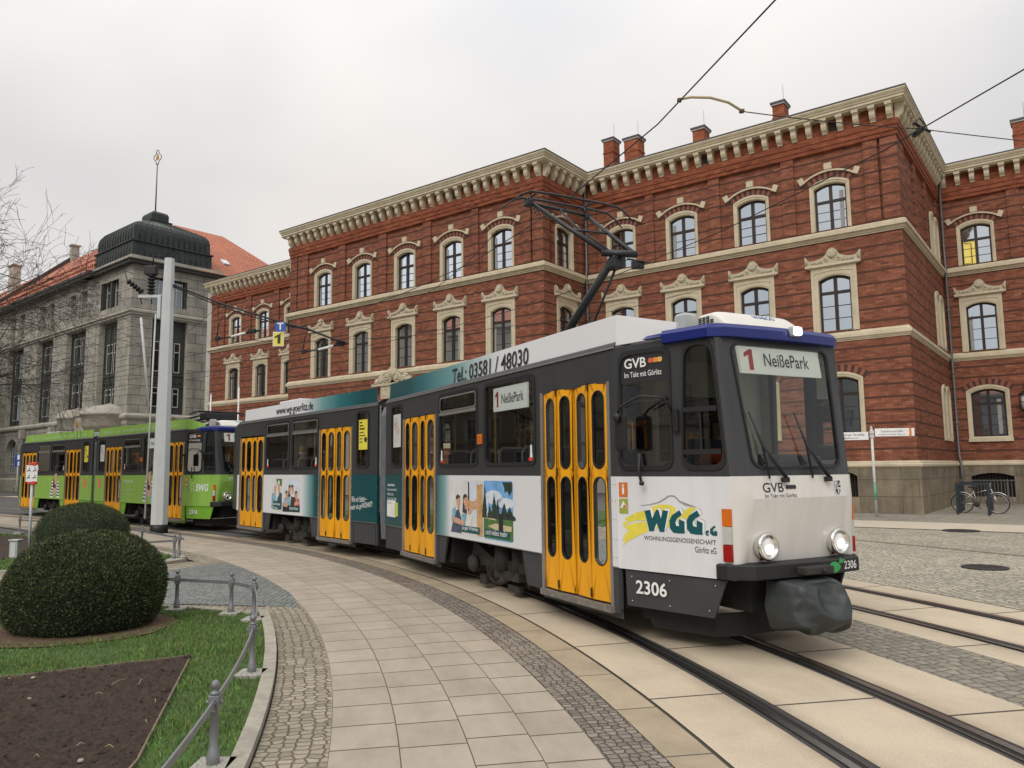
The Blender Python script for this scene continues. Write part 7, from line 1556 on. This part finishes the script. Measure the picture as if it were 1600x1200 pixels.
# --- people in the trams
def skinned(name,verts,edges,radii,mat,parent,sub=1):
    me=bpy.data.meshes.new(name); me.from_pydata(verts,edges,[]); o=bpy.data.objects.new(name,me); COL.objects.link(o); o.parent=parent
    sk=o.modifiers.new('skin','SKIN'); sk.use_smooth_shade=True
    for i,v in enumerate(me.skin_vertices[0].data): v.radius=(radii[i],radii[i]*.92) ; v.use_root=(i==0)
    s=o.modifiers.new('sub','SUBSURF'); s.levels=sub; s.render_levels=sub; me.materials.append(mat); return o
def sitter(label,tram,fx,x,y,coat,hair,face=1,extra=None):
    """seated figure; x,y in the tram's own frame"""
    w=tram.root.matrix_basis @ fx(Vector((x,y,.92))); w2=tram.root.matrix_basis @ fx(Vector((x+face,y,.92))); rz=math.atan2(w2.y-w.y,w2.x-w.x)
    V=[(0,0,.50),(.0,0,.66),(.02,0,.84),(.02,0,1.0),(.03,0,1.09),(.05,0,1.16),(.055,0,1.24),(.045,0,1.31)]; E=[(i,i+1) for i in range(7)]; r=[.14,.14,.15,.12,.055,.075,.088,.07]
    for sg in (-1,1):
        b=len(V); V+=[(.02,sg*.19,.98),(.10,sg*.22,.74),(.33,sg*.16,.66),(.41,sg*.14,.655)]; r+=[.06,.046,.034,.034]; E+=[(3,b),(b,b+1),(b+1,b+2),(b+2,b+3)]
        for k in range(5):
            c=len(V); yy=sg*(.11+.018*k) if k<4 else sg*.095; ln=(.05,.058,.054,.042,.03)[k]; V+=[(.43,yy,.65),(.43+ln,yy,.638),(.43+ln*1.6,yy,.62)]; r+=[.010,.009,.008]; E+=[(b+3,c),(c,c+1),(c+1,c+2)]
        b=len(V); V+=[(.05,sg*.09,.49),(.44,sg*.10,.50),(.46,sg*.10,.10),(.56,sg*.10,.06)]; r+=[.09,.065,.045,.04]; E+=[(0,b),(b,b+1),(b+1,b+2),(b+2,b+3)]
    o=skinned('person',V,E,r,M('skin_mat',(.42,.25,.18),.6),None); o.location=(w.x,w.y,w.z); o.rotation_euler=(0,0,rz); tag(o,label,'person')
    V2=[(0,0,.48),(0,0,.66),(.02,0,.85),(.02,0,1.02)]; E2=[(0,1),(1,2),(2,3)]; r2=[.16,.16,.165,.11]
    for sg in (-1,1):
        b=len(V2); V2+=[(.02,sg*.20,.985),(.10,sg*.235,.74),(.30,sg*.17,.67)]; r2+=[.078,.06,.048]; E2+=[(3,b),(b,b+1),(b+1,b+2)]
    skinned('jacket',V2,E2,r2,coat,o)
    h=MB(); h.smooth=True; h.lathe([(.099,-.02),(.104,.03),(.098,.08),(.07,.115),(.0,.128)],(.03,0,1.235),14); h.build('hair',hair,o)
    e_=MB()
    for sg in (-1,1): e_.lathe([(.009,0),(.006,.006),(0,.008)],(.135,sg*.033,1.24),6,(1,0,0))
    e_.build('eyes',m_ink,o); nz=MB(); nz.prism([(.135,-.014,1.20),(.135,.014,1.20),(.140,0,1.245)],(.022,0,-.004)); nz.build('nose',MATS['skin_mat'],o)
    if extra=='mask_w' or extra=='mask_b': k=MB(); k.lathe([(.075,-.05),(.088,-.01),(.085,.035)],(.072,0,1.185),12); k.build('face_mask',m_wht if extra=='mask_w' else M('mask_blue_mat',(.30,.52,.55),.7),o)
    return o
cl=lambda n,c:M(n,c,.85,var=.15,scale=20)
sitter('passenger in dark coat and yellow cap with white mask at rear window of white tram',TW,TW.RX,-4.25,-.62,cl('dark_coat_mat',(.03,.03,.035)),cl('yellow_cap_mat',(.45,.32,.03)),-1,'mask_w')
sitter('passenger in grey jacket with blue mask at rear section window of white tram',TW,TW.RX,-3.02,-.62,cl('grey_jacket_mat',(.20,.20,.20)),cl('dark_hood_mat',(.05,.05,.05)),-1,'mask_b')
sitter('driver in dark suit sitting in the cab of the white tram',TW,TW.FX,.52,-.03,cl('dark_suit_mat',(.03,.035,.05)),cl('grey_hair_mat',(.12,.10,.09)))
sitter('passenger in dark clothes at a window of the green tram',TG,TG.FX,-3.35,-.55,cl('dark_top_mat',(.025,.025,.03)),cl('black_hair_mat',(.02,.018,.016)),-1)
w=TW.root.matrix_basis@Vector((1.02,-.62,1.72)); m_=MB(); rnd=random.Random(2); L=[]
for k,(s,z) in enumerate(((1,0),(.95,.05),(.75,.10),(.35,.125))): L.append([(.13*s*math.cos(t)*(1+.2*math.sin(3*t+k)),.10*s*math.sin(t),z+.015*math.sin(2*t+k)) for t in [i*.4488 for i in range(14)]])
m_.loft(L,True,True,True); o=m_.build('safety_vest',M('hi_vis_mat',(.95,.13,.02),.7)); o.location=(w.x,w.y,w.z); tag(o,'crumpled orange safety vest lying inside the cab quarter window','vest')
